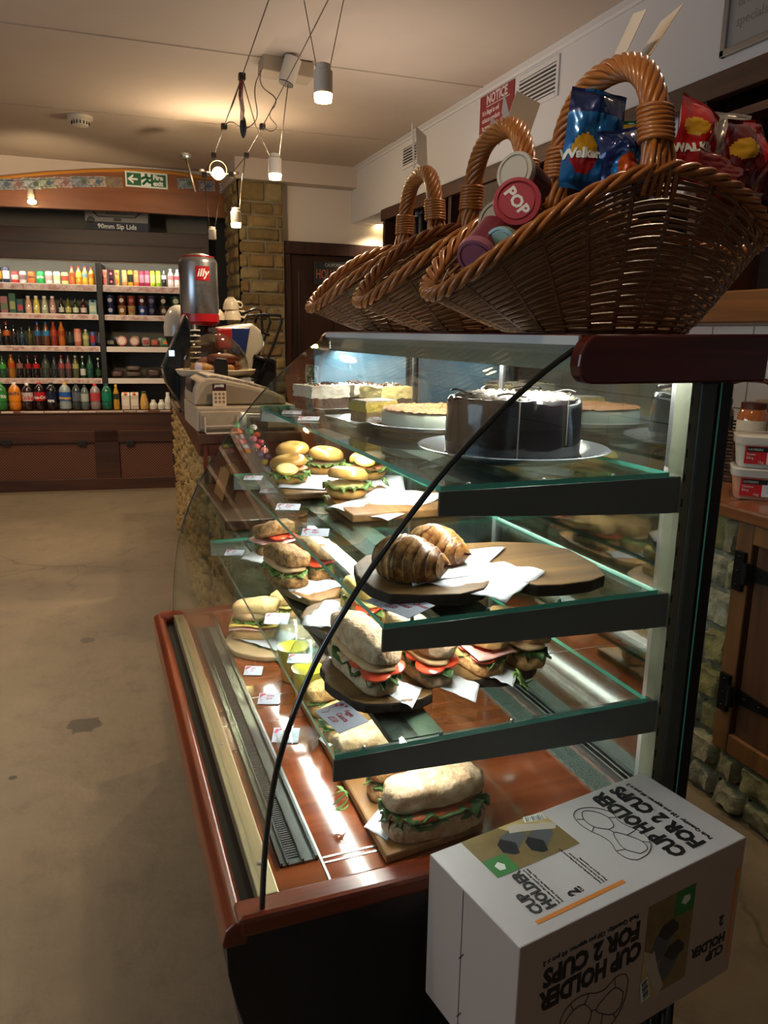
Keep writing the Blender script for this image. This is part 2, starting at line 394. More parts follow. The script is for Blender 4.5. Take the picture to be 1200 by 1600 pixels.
g = G(); tube(g, [(1.50, 5.87, 1.0), (1.50, 5.83, 1.0), (1.60, 5.825, 1.0)], .01, 8); obj('door_handle', g, mk('iron', '#141313', .45, .6), d, smooth=True, world=True)
pl = thing('number_plate', 'old black novelty number plate with orange lettering hung on the dark door', 'sign', tuple(ony(523, 428, 5.85)))
g = G(); box(g, -.16, .16, -.004, .004, -.085, .085); obj('plate', g, mk('plate_black', '#1c1e22', .5), pl, bevel=.003)
text('lettering', 'HOLLYWOOD', .1, mk('plate_orange', '#a5563a', .6), pl, basis((-.15, -.0045, -.04), (1, 0, 0), (0, 0, 1)), sx=.55)
text('lettering', 'CALIFORNIA', .035, mk('plate_grey', '#9a9a96', .6), pl, basis((-.08, -.0045, .05), (1, 0, 0), (0, 0, 1)), sx=.8)
g = G(); tube(g, [onz(593, 352, 2.165) + Vector((0, 0, -.004)), onz(593, 352, 2.165) + Vector((0, 0, -.0001))], .035, 16)
dl = obj('downlight', g, mk('lamp_glow', '#fff2d0', .5, emit=('#ffdf9a', 18))); tag(dl, 'small round downlight under the white bulkhead by the far door', 'light')
p = onz(593, 352, 2.15); lamp('downlight_beam', 'SPOT', p, 14, WARM, .03, (p.x, p.y, 0), 130)
# ================================================================== DISPLAY CASE
Y0, Y1 = 1.0, 2.345
DK = .49
M_mah = mk('mahogany', '#7c3214', .28, wood=('y', 30, '#5a210c'), coat=.4)
M_mahx = mk('mahogany_x', '#7c3214', .28, wood=('x', 30, '#5a210c'), coat=.4)
M_mahd = mk('mahogany_dark', '#5c1f12', .3, wood=('x', 20, '#42130a'), coat=.3)
M_deck = mk('deck_laminate', '#8a4420', .12, wood=('x', 16, '#6a2f12'), coat=1.0)
M_panel = mk('end_panel_black', '#16151c', .35)
M_black = mk('matt_black', '#131517', .5)
M_brk = mk('bracket_grey', '#626b69', .4, 0, bump=(80, .05, .001))
M_post = mk('post_grey', '#4a534e', .35, .2)
M_cream = mk('cream_channel', '#6f7460', .4, .2)
M_alu = mk('aluminium', '#a9adaf', .28, .95)
M_brass = mk('brass_strip', '#b8ac88', .35, .6)
M_glass = thin('case_glass', '#f8fcfa', 1.45, k=.8)
M_shelf = thin('shelf_glass', '#f2f9f6', 1.5)
M_back = thin('back_door_glass', '#d8e2e4', 1.5, base=.32)
M_edge = mk('glass_edge_teal', '#63d8c0', .1, coat=1, spec=.8)
M_edged = mk('glass_edge_dark', '#0e1a18', .12, coat=1)
M_tube = mk('tube_light', '#ffffff', .5, emit=('#fff8f0', 75))
case = thing('display_case', 'curved glass food display case with mahogany trim and three lit glass shelves', 'display case', (.6, 1.67, 0))
def cobj(name, g, m, **k): return obj(name, g, m, case, world=True, **k)
g = G(); box(g, .18, .985, Y0 + .015, Y1 - .015, .08, .452); cobj('body', g, M_panel)
g = G(); box(g, .26, .96, Y0 + .06, Y1 - .06, 0, .08); cobj('plinth', g, M_black)
for y in (Y0 - .012, Y1 - .006):
    g = G(); prism(g, [(.2, .03), (.185, .16), (.165, .26), (.145, .34), (.134, .4), (.132, .46), (.137, .472), (.148, .478), (.985, .478), (.985, .03)], 'y', y, y + .018); cobj('end_panel', g, M_panel, bevel=.002)
rail = [(.128, .452), (.126, .46), (.132, .482), (.145, .492), (.158, .49), (.165, .478), (.165, .452)]
g = G(); prism(g, rail, 'y', Y0 - .015, Y1 + .015); cobj('front_rail', g, M_mah, bevel=.003)
for a, b in ((Y0 - .016, Y0 + .03), (Y1 - .03, Y1 + .02)):
    g = G(); box(g, .15, .985, a, b, .462, .497); cobj('end_rail', g, M_mahx, bevel=.008)
g = G(); box(g, .166, .19, Y0 + .02, Y1 - .02, .40, .47); cobj('front_gap_channel', g, M_black)
g = G(); box(g, .188, .222, Y0 + .025, Y1 - .03, .47, .497); ps = cobj('brass_strip', g, M_brass, bevel=.002)
g = G()
for y in (1.10, 1.5, 1.9): lathe(g, [(.0045, .497), (.0045, .4985), (.002, .4992)], 12, (.207, y, 0))
cobj('screw', g, M_alu)
g = G(); box(g, .222, .86, Y0 + .03, Y1 - .03, .455, DK); box(g, .905, .975, Y0 + .04, Y1 - .05, .455, DK - .004); cobj('deck', g, M_deck)
g = G(); box(g, .305, .309, Y0 + .03, Y1 - .03, DK, DK + .002); box(g, .31, .42, 1.085, 1.089, DK, DK + .0012); box(g, .31, .42, 1.072, 1.076, DK, DK + .0012); box(g, .31, .86, 1.7, 1.703, DK, DK + .001); cobj('deck_joint', g, M_alu)
# air grille
g = G(); box(g, .238, .302, 1.085, 2.19, DK, DK + .004); box(g, .238, .242, 1.085, 2.19, DK, DK + .009); box(g, .249, .252, 1.085, 2.19, DK, DK + .008); box(g, .274, .278, 1.085, 2.19, DK, DK + .009); box(g, .297, .302, 1.085, 2.19, DK, DK + .010)
gr = cobj('air_grille', g, mk('grille_steel', '#7f8689', .22, .9))
g = G(); y = 1.1
while y < 2.18: box(g, .2535, .2725, y, y + .0032, DK + .0042, DK + .0052); y += .0062
o = obj('slots', g, M_black, gr)
for v in o.data.vertices: v.co -= case.location
g = G(); box(g, .86, .905, Y0 + .03, Y1 - .03, .455, DK + .006); cobj('rear_grille', g, mk('perforated_steel', '#6f7d78', .4, .6, n=(260, '#39443f', .1)))
g = G(); box(g, .925, .929, Y0 + .04, Y1 - .05, .47, .505); box(g, .943, .947, Y0 + .04, Y1 - .05, .47, .505); box(g, .963, .967, Y0 + .04, Y1 - .05, .47, .505); cobj('door_track', g, M_alu)
# curved front glass
prof = [(.187, .492), (.19, .55), (.194, .6), (.202, .665), (.214, .728), (.229, .78), (.246, .825), (.266, .872), (.288, .914), (.326, .975), (.37, 1.038), (.428, 1.11), (.477, 1.167), (.537, 1.226), (.577, 1.261), (.629, 1.302), (.69, 1.342)]
def smoothp(p, k=3):
    out = []
    for i in range(len(p) - 1):
        P0, P1, P2, P3 = p[max(i - 1, 0)], p[i], p[i + 1], p[min(i + 2, len(p) - 1)]
        for j in range(k):
            t = j / k; out.append(tuple(.5 * ((2 * P1[a]) + (-P0[a] + P2[a]) * t + (2 * P0[a] - 5 * P1[a] + 4 * P2[a] - P3[a]) * t * t + (-P0[a] + 3 * P1[a] - 3 * P2[a] + P3[a]) * t ** 3) for a in range(len(P1))))
    return out + [p[-1]]
sp_ = smoothp(prof)
ins = []
for i, (x, z) in enumerate(sp_):
    a = Vector(sp_[max(i - 1, 0)]); b = Vector(sp_[min(i + 1, len(sp_) - 1)]); t = (b - a).normalized(); ins.append((x + t.y * .006, z - t.x * .006))
def curved(y0, y1):
    g = G(); n = len(sp_)
    vs = [(x, y0, z) for x, z in sp_] + [(x, y1, z) for x, z in sp_] + [(x, y0, z) for x, z in ins] + [(x, y1, z) for x, z in ins]
    fs = [(i, i + 1, n + i + 1, n + i) for i in range(n - 1)] + [(2 * n + i + 1, 2 * n + i, 3 * n + i, 3 * n + i + 1) for i in range(n - 1)]
    g.add(vs, fs); return g, n
g, n = curved(Y0, Y1); fg = cobj('front_glass', g, M_glass, smooth=True)
for y in (Y0, Y1):
    g = G(); tube(g, [((a[0] + b[0]) / 2, y, (a[1] + b[1]) / 2) for a, b in zip(sp_, ins)], .0048 if y == Y0 else .0022, 8); e = obj('glass_edge', g, M_edged, fg, smooth=True)
    for v in e.data.vertices: v.co -= case.location
for y in (Y0 + .006, Y1 - .006):
    g = G(); poly = [(x + .004, z) for x, z in sp_] + [(.92, 1.342), (.92, .492)]
    prism(g, poly, 'y', y, y + .004); cobj('end_glass', g, M_glass)
# rear sliding glass doors
for i, (a, b, x) in enumerate([(Y0 + .055, 1.68, .934), (1.64, Y1 - .05, .952)]):
    g = G(); box(g, x, x + .005, a, b, .505, 1.29); dd = cobj('sliding_door', g, M_back)
    g = G(); box(g, x - .003, x + .008, a, a + .018, .5, 1.295); box(g, x - .003, x + .008, b - .018, b, .5, 1.295); box(g, x - .003, x + .008, a, b, 1.285, 1.297)
    e = obj('door_stile', g, M_alu, dd)
    for v in e.data.vertices: v.co -= case.location
    g = G(); box(g, x - .004, x - .001, a + .03, a + .045, .82, .9); e = obj('door_handle', g, M_alu, dd)
    for v in e.data.vertices: v.co -= case.location
# uprights
for y, s in ((Y0 - .008, 1), (Y1 - .036, -1)):
    g = G(); box(g, .922, .958, y, y + .044, .0, 1.285); p = cobj('upright', g, M_post, bevel=.006)
    g = G(); box(g, .904, .922, y + .004, y + .04, .49, 1.285); e = obj('slotted_channel', g, M_cream, p)
    for v in e.data.vertices: v.co -= case.location
    g = G(); z = .53
    while z < 1.26: box(g, .9055, .908, y + .003, y + .0045, z, z + .014); z += .042
    e = obj('slots', g, M_black, p)
    for v in e.data.vertices: v.co -= case.location
    g = G(); box(g, .958, .985, y - .002, y + .05, .0, 1.285); e = obj('rear_post', g, M_black, p, bevel=.002)
    for v in e.data.vertices: v.co -= case.location
    g = G(); box(g, .958, .960, y - .003, y - .002, .0, 1.285); e = obj('glass_line', g, M_edge, p)
    for v in e.data.vertices: v.co -= case.location
# shelves with brackets
SH = [(1.135, .467), (.932, .381), (.731, .305)]
for z, fx in SH:
    g = G(); ya, yb = Y0 + .0005, Y1 - .05
    g.add([(fx, ya, z), (.88, ya, z), (.88, yb, z), (fx, yb, z), (fx, ya, z - .008), (.88, ya, z - .008), (.88, yb, z - .008), (fx, yb, z - .008)], [(0, 1, 2, 3), (7, 6, 5, 4)])
    g.cur = 1; o_ = len(g.v) - 8
    for q in [(0, 4, 5, 1), (1, 5, 6, 2), (2, 6, 7, 3), (3, 7, 4, 0)]: g.f.append(tuple(i + o_ for i in q)); g.mi.append(1); g.c.append((1, 1, 1, 1))
    s = cobj('glass_shelf', g, [M_shelf, M_edge])
    for y in (Y0 + .001, Y1 - .062):
        g = G(); prism(g, [(fx - .001, z - .009), (fx - .002, z - .046), (.5 * fx + .45, z - .06), (.885, z - .07), (.905, z - .07), (.905, z - .055), (.918, z - .05), (.918, z - .012), (.905, z - .008)], 'y', y, y + .006); box(g, fx + .001, .9, y, y + .022, z - .012, z - .009)
        b = obj('bracket', g, M_brk, s, bevel=.0015)
        for v in b.data.vertices: v.co -= case.location
    g = G()
    for k in range(3): lathe(g, [(.004, z - .0085), (.003, z + .0004), (.001, z + .0015)], 10, (fx + .05 + k * .13, Y0 + .011, 0))
    b = obj('screw', g, M_alu, s)
    for v in b.data.vertices: v.co -= case.location
# light bars under the shelves
for z, fx in SH:
    a = fx + .105
    g = G(); box(g, a, a + .045, Y0 + .03, Y1 - .07, z - .024, z - .011); lb0 = cobj('light_bar', g, mk('bar_dark', '#3a4440', .4, .3), bevel=.001)
    g = G(); box(g, a + .045, a + .09, Y0 + .03, Y1 - .07, z - .024, z - .011); e = obj('bar_flange', g, mk('bar_green', '#7c8a78', .4, .2), lb0, bevel=.001)
    for v in e.data.vertices: v.co -= case.location
    g = G(); box(g, a + .03, a + .052, Y0 + .04, Y1 - .08, z - .031, z - .0242); e = obj('led_tube', g, mk('led_glow', '#ffffff', .5, emit=('#fff8f0', 62)), lb0)
    for v in e.data.vertices: v.co -= case.location
# hood
hp = [(.70, 1.354), (.69, 1.352), (.679, 1.342), (.671, 1.325), (.669, 1.308), (.673, 1.294), (.682, 1.284), (.695, 1.281), (1.03, 1.283), (1.033, 1.359)]
for y in (Y0 - .03, Y1 - .0): g = G(); prism(g, hp, 'y', y, y + .028); cobj('hood_end', g, M_mahd, bevel=.004)
g = G(); box(g, .69, 1.03, Y0, Y1, 1.338, 1.3535); hd = cobj('hood_board', g, M_mah)
g = G(); box(g, .685, .69, Y0, Y1, 1.338, 1.352); cobj('hood_lip', g, mk('white_lip', '#c8cac4', .4))
g = G(); box(g, .698, .702, Y0 + .01, Y1 - .01, 1.298, 1.338); cobj('lamp_cover', g, mk('cover_greygreen', '#8d9282', .35, .2))
g = G(); box(g, .702, .95, Y0 + .01, Y1 - .01, 1.325, 1.337); cobj('hood_ceiling', g, mk('hood_white', '#dcdedb', .5))
g = G(); tube(g, [(.722, Y0 + .05, 1.312), (.722, Y1 - .05, 1.312)], .012, 12); cobj('light_tube', g, M_tube, smooth=True)
# ================================================================== DRINKS COOLER AND THE FAR END
FA = -.123; FO = Vector((-.787, 7.064, 0)); FM = Matrix.Translation(FO) @ rot(FA); FI = FM.inverted()
_fn = np.array([-math.sin(FA), math.cos(FA), 0])
def fr(u, v, d=0.):
    """photo pixel -> point on the plane y=d of the cooler's own frame (local coordinates)"""
    r = ray(u, v); p0 = FM @ Vector((0, d, 0)); t = np.dot(np.array(p0) - EYE, _fn) / np.dot(r, _fn); return FI @ Vector(EYE + r * t)
LX0, LX1 = -1.6, 1.74
wd = lambda n, ax, c1, c2, sc=10: mk(n, c1, .5, wood=(ax, sc, c2))
M_cw = wd('cooler_wood', 'x', '#4a2816', '#2a150b')
M_cw2 = wd('cooler_wood_dark', 'x', '#3d1f12', '#1f0f08')
fridge = thing('drinks_cooler', 'large open drinks cooler built into dark wood at the far end, two bays of shelves', 'drinks cooler', FO, FA)
zlip = fr(75, 642).z; ztop = fr(75, 407, .1).z
xdiv = fr(158, 500, .15).x
g = G(); box(g, LX0, LX1, 0, .03, zlip - .17, zlip - .02); box(g, LX0, LX1, 0, .03, 0, .1)
for x in (fr(0, 730).x - .9, fr(0, 730).x - .3, fr(150, 730).x, fr(271, 730).x):
    box(g, x, x + (.2 if x > fr(140, 730).x else .06), 0, .03, .1, zlip - .17)
box(g, LX0, LX1, 0, .03, .41, zlip - .17)
obj('plinth', g, M_cw, fridge, bevel=.004)
g = G(); box(g, LX0, LX1, .02, .024, .1, .42)
M_mesh = mk('wire_mesh', '#1a0f09', .6); nt = M_mesh.node_tree; N_ = nt.nodes
tc_ = [x for x in N_ if x.type == 'TEX_COORD'][0]; mp_ = N_.new('ShaderNodeMapping'); mp_.inputs['Rotation'].default_value = (0, PI / 4, 0); mp_.inputs['Scale'].default_value = (60, 60, 60)
nt.links.new(tc_.outputs['Object'], mp_.inputs[0]); ck = N_.new('ShaderNodeTexBrick'); sx_ = N_.new('ShaderNodeSeparateXYZ'); cx_ = N_.new('ShaderNodeCombineXYZ')
nt.links.new(mp_.outputs[0], sx_.inputs[0]); nt.links.new(sx_.outputs[0], cx_.inputs[0]); nt.links.new(sx_.outputs[2], cx_.inputs[1]); nt.links.new(cx_.outputs[0], ck.inputs[0])
ck.offset = 0; ck.inputs['Scale'].default_value = 1; ck.inputs['Brick Width'].default_value = 1; ck.inputs['Row Height'].default_value = 1; ck.inputs['Mortar Size'].default_value = .16
ck.inputs['Color1'].default_value = C('#0d0704'); ck.inputs['Color2'].default_value = C('#120a06'); ck.inputs['Mortar'].default_value = C('#7a4a30')
nt.links.new(ck.outputs[0], N_['Principled BSDF'].inputs['Base Color'])
obj('vent_mesh', g, M_mesh, fridge)
g = G(); box(g, LX0, LX1, -.012, .6, zlip - .025, zlip - .004); obj('wood_ledge', g, wd('ledge_wood', 'x', '#6d4024', '#4c2a16'), fridge, bevel=.003)
for u in (10, 128, 203):
    p = fr(u, 692, -.002); g = G(); box(g, p.x - .035, p.x + .035, -.008, 0, p.z - .02, p.z + .02); obj('black_latch', g, M_black, fridge, bevel=.002)
g = G(); box(g, LX0, LX1, .62, .66, zlip - .02, ztop + .05); obj('back_panel', g, mk('cooler_back', '#5d5f58', .6), fridge)
g = G(); box(g, LX0 - .05, LX0, 0, .66, 0, ztop + .2); obj('side_panel', g, M_cw2, fridge); g = G(); box(g, LX1, LX1 + .05, 0, .66, 0, ztop + .2); obj('side_panel', g, M_cw2, fridge)
g = G(); box(g, xdiv - .02, xdiv + .02, .16, .62, zlip, ztop); obj('divider', g, M_black, fridge)
g = G(); box(g, LX0, LX1, .1, .66, ztop + .045, ztop + .06); box(g, LX0, LX1, .03, .1, ztop - .004, ztop + .05); obj('canopy', g, mk('canopy_white', '#b9b8ae', .5), fridge)
g = G(); tube(g, [(LX0 + .1, .17, ztop + .03), (LX1 - .1, .17, ztop + .03)], .011, 10); obj('light_tube', g, mk('cooler_tube', '#ffffff', .5, emit=('#fff6e4', 30)), fridge)
M_lip = mk('shelf_lip', '#ddd4ca', .35); M_strip = mk('price_strip', '#d6c2ba', .4, n=(18, '#a87870', .1))
shz = []
for k, (v, dd) in enumerate([(443, .2), (490, .2), (540.5, .18), (591, .16)]):
    z = fr(75, v, dd).z; shz.append(z); h = .055 if k == 0 else .045
    for a, b in ((LX0 + .02, xdiv - .025), (xdiv + .025, LX1 - .02)):
        g = G(); box(g, a, b, dd + .004, .6, z - .02, z - .006); s = obj('shelf', g, mk('shelf_metal', '#8f8f8a', .4, .3), fridge)
        g = G(); box(g, a, b, dd - .004, dd + .004, z - h, z); obj('shelf_lip', g, M_lip, s, bevel=.002)
        if not (k > 1 and a > 0): g = G(); box(g, a + .01, b - .01, dd - .006, dd - .004, z - h + .006, z - .006); obj('price_strip', g, M_strip, s)
shz.append(zlip)
g = G()
for a, b in [(2, 21), (32, 68), (69.5, 106), (107.5, 150), (151, 192), (194, 212), (214, 231), (250, 266)]: box(g, fr(a, 641).x, fr(b, 641).x, -.012, -.008, zlip - .016, zlip - .002)
st = obj('price_strip', g, mk('strip_white', '#e8e0d2', .5), fridge); st['kind'] = 'stuff'
g = G(); box(g, LX0, LX1 + .05, -.02, .02, fr(75, 405).z, fr(75, 356).z); box(g, LX0, LX1 + .05, .0, .5, fr(75, 356).z - .03, fr(75, 356).z); obj('fascia', g, M_cw2, fridge, bevel=.003)
g = G(); box(g, LX0, LX1, -.026, -.02, fr(75, 380).z, fr(75, 380).z + .012); obj('fascia_bead', g, M_cw, fridge, bevel=.003)
# wall above and arch board
g = G(); box(g, -2.7, 3.2, .55, .7, 0, 2.6); g.xf(FM); struct(obj('wall_end', g, mk('grey_wall', '#76746c', .9)))
g = G(); box(g, LX1 + .05, 3.2, .1, .2, 0, 2.6); g.xf(FM); struct(obj('wall_passage', g, mk('dark_wall', '#1d1b19', .9)))
g = G(); box(g, -2.7, 1.1, 6.42, 6.5, 2.33, 2.54); struct(obj('wall_header', g, M_ceil))
arch = thing('arched_board', 'amber varnished arched board hung under the ceiling above the drinks cooler', 'board', (0, 6.35, 2.2))
top = [ony(u, v, 6.35) for u, v in [(-120, 290), (0, 278), (70, 271), (140, 267), (200, 266), (270, 270), (330, 279), (375, 291)]]
bot = [ony(u, v, 6.35) for u, v in [(375, 342), (200, 330), (0, 322), (-120, 316)]]
M_amb = mk('amber_wood', '#84491a', .4, wood=('x', 9, '#673512'), coat=.2)
g = G(); P2 = [(p.x, p.z) for p in top] + [(p.x, p.z) for p in bot]; P2[0] = (-2.6, P2[0][1]); P2[-1] = (-2.6, P2[-1][1]); prism(g, P2, 'y', 6.35, 6.41); obj('board', g, M_amb, arch, world=True)
g = G(); tube(g, [Vector((-2.6, 6.35, top[0].z))] + [Vector(p) for p in top[1:]], .012, 6); obj('edge_moulding', g, mk('amber_edge', '#b97a2a', .4), arch, world=True)
# bank notes pinned on the board
NT = ['#8fa3ad', '#a59ba0', '#b9c4cc', '#a9b79a', '#b9a2a2', '#8d94a8', '#b7ac9c', '#8d7a4a']
notes = [(8, 288, 'blue grey'), (25, 288, 'mauve grey'), (49, 287, 'pale blue white'), (74, 286, 'green white'), (98, 285, 'pinkish'), (124, 284, 'slate blue'), (151, 284, 'beige'), (178, 285, 'brownish yellow'), (290, 287, 'faded brown'), (323, 291, 'faded grey'), (355, 294, 'small tan')]
for i, (u, v, cn) in enumerate(notes):
    p = ony(u, v, 6.343); n = thing('banknote', '%s banknote pinned on the amber arched board, %s' % (cn, 'left of the exit sign' if u < 195 else 'right of the exit sign'), 'banknote', p, 0, 'banknotes on the arched board')
    n.rotation_euler = (0, random.uniform(-.06, .06) - .03, 0)
    g = G(); w, h = .062, .036; sheet(g, lambda s, t: ((s - .5) * 2 * w, -.004 * math.sin(s * 3), (t - .5) * 2 * h), 6, 2); obj('paper', g, mk('note_%d' % (i % 8), NT[i % 8], .8, n=(45, '#5c5a58', .12)), n)
    g = G(); box(g, -w + .008, w - .008, -.0062, -.0052, h - .014, h - .008); box(g, -w + .008, w - .03, -.0062, -.0052, -h + .01, -h + .014); lathe(g, [(.018, 0), (.018, .001)], 14); g.xf(rot(PI / 2, 'X') @ tr(.01 + .01 * (i % 3), 0, .0052), len(g.v) - 28)
    obj('printing', g, mk('note_ink_%d' % (i % 3), ['#4a5a6c', '#7a5a5e', '#4d5f4c'][i % 3], .8), n)
# exit sign
p = ony(229, 281.5, 6.34); es = thing('fire_exit_sign', 'green and white fire exit sign with arrow and running figure on the arched board', 'sign', p)
w = (ony(262, 281, 6.34).x - ony(196, 281, 6.34).x) / 2; h = w * .36
g = G(); box(g, -w, w, -.004, .006, -h, h); obj('sign_board', g, mk('sign_white', '#cfd6cf', .5), es, bevel=.001)
g = G(); box(g, -w + .012, w - .012, -.006, -.004, -h + .012, h - .012); obj('green_panel', g, mk('sign_green', '#0c5a34', .5), es)
M_sw = mk('sign_fig', '#dfe6df', .5)
g = G(); s_ = h * 1.2
prism(g, [(-w * .9, 0), (-w * .62, h * .62), (-w * .62, h * .3), (-w * .72, h * .12), (-w * .42, h * .12), (-w * .42, -h * .12), (-w * .72, -h * .12), (-w * .62, -h * .3), (-w * .62, -h * .62)], 'y', -.0075, -.006); obj('arrow', g, M_sw, es)
g = G(); box(g, -w * .26, w * .2, -.0075, -.006, -h * .8, h * .8); obj('door_symbol', g, M_sw, es)
g = G()
for pts in [[(-.02, .45), (.03, .05), (.0, -.1)], [(.0, -.1), (-.06, -.3), (-.14, -.62)], [(.0, -.1), (.1, -.32), (.16, -.28)], [(-.02, .35), (-.13, .2), (-.18, .05)], [(-.02, .35), (.1, .22), (.16, .3)]]:
    tube(g, [(a * w * 1.4, -.008, b * h) for a, b in pts], .009, 6)
lathe(g, [(.011, 0), (.011, .002)], 12, (-w * .02, 0, 0)); g.xf(tr(0, -.007, h * .62) @ rot(PI / 2, 'X'), len(g.v) - 24)
obj('running_figure', g, mk('sign_green', ''), es)
text('lettering', 'Fire', h * .85, M_sw, es, basis((w * .3, -.0062, h * .1), (1, 0, 0), (0, 0, 1)), bold=.002)
text('lettering', 'exit', h * .85, M_sw, es, basis((w * .3, -.0062, -h * .65), (1, 0, 0), (0, 0, 1)), bold=.002)
# carton of lids on top of the cooler
zt = fr(75, 356).z; a = fr(134, 357, .05); b = fr(232, 357, .05)
lb = thing('lid_carton', 'flat grey and navy carton of cup lids lying on top of the cooler', 'box', FM @ Vector(((a.x + b.x) / 2, .12, zt)), FA)
w = (b.x - a.x) / 2; h = fr(180, 322, .05).z - fr(180, 357, .05).z
g = G(); box(g, -w, w, -.07, .25, 0, h); obj('carton', g, mk('carton_grey', '#8b8b89', .7), lb, bevel=.003)
g = G(); box(g, -w, w, -.072, -.07, 0, h * .42); obj('navy_band', g, mk('navy', '#20243a', .6), lb)
g = G(); prism(g, [(-w * .85, h * .97), (-w * .6, h * .62), (w * .6, h * .62), (w * .85, h * .97), (w * .8, h * .97), (w * .57, h * .67), (-w * .57, h * .67), (-w * .8, h * .97)], 'y', -.0725, -.07); box(g, -w * .1, w * .14, -.073, -.07, h * .46, h * .6); obj('flap_outline', g, M_black, lb)
text('lettering', '90mm Sip Lids', h * .3, M_sw, lb, basis((0, -.0722, h * .12), (1, 0, 0), (0, 0, 1)), align='CENTER', bold=.001)
text('lettering', 'Recyclable lids', h * .16, M_black, lb, basis((0, -.0705, h * .76), (1, 0, 0), (0, 0, 1)), align='CENTER')
g = G(); lathe(g, [(h * .18, 0), (h * .15, .001)], 16); g.xf(tr(-w * .82, -.071, h * .45) @ rot(PI / 2, 'X')); obj('round_mark', g, M_black, lb)

# ------------------------------------------------------------------ goods on the cooler shelves
PRO = {
 'can': [(.0, 0), (.8, .0), (1, .06), (1, .88), (.8, .97), (.82, 1), (.0, .985)],
 'slim': [(.0, 0), (.85, .0), (1, .04), (1, .92), (.82, .98), (.84, 1), (.0, .99)],
 'bottle': [(.0, 0), (.9, .0), (1, .04), (1, .3), (.93, .36), (1, .45), (1, .62), (.8, .74), (.4, .87), (.36, .92)],
 'big': [(.0, 0), (.8, .0), (1, .05), (1, .24), (.94, .3), (1, .36), (1, .68), (.85, .8), (.45, .9), (.3, .925)],
 'cone': [(.0, 0), (.95, .0), (1, .04), (1, .35), (.85, .6), (.55, .85), (.5, .9)],
 'glassb': [(.0, 0), (.95, .0), (1, .04), (1, .5), (.75, .65), (.4, .8), (.36, .93)],
 'milk': [(.0, 0), (.95, .0), (1, .05), (1, .55), (.6, .8), (.5, .86)],
}
CAPH = {'bottle': (.42, .915, 1), 'big': (.34, .92, 1), 'cone': (.58, .9, 1), 'glassb': (.42, .92, 1), 'milk': (.56, .86, 1)}
LAB = {'can': (.3, .7), 'slim': (.25, .75), 'bottle': (.42, .64), 'big': (.34, .66), 'cone': (.15, .5), 'glassb': (.12, .42), 'milk': (.15, .45)}
def gm(c, kind='gloss'):
    if kind == 'clear': return mk('pet_' + c, c, .08, spec=.7, coat=.5)
    return mk('pk_' + c, c, .35, spec=.5)
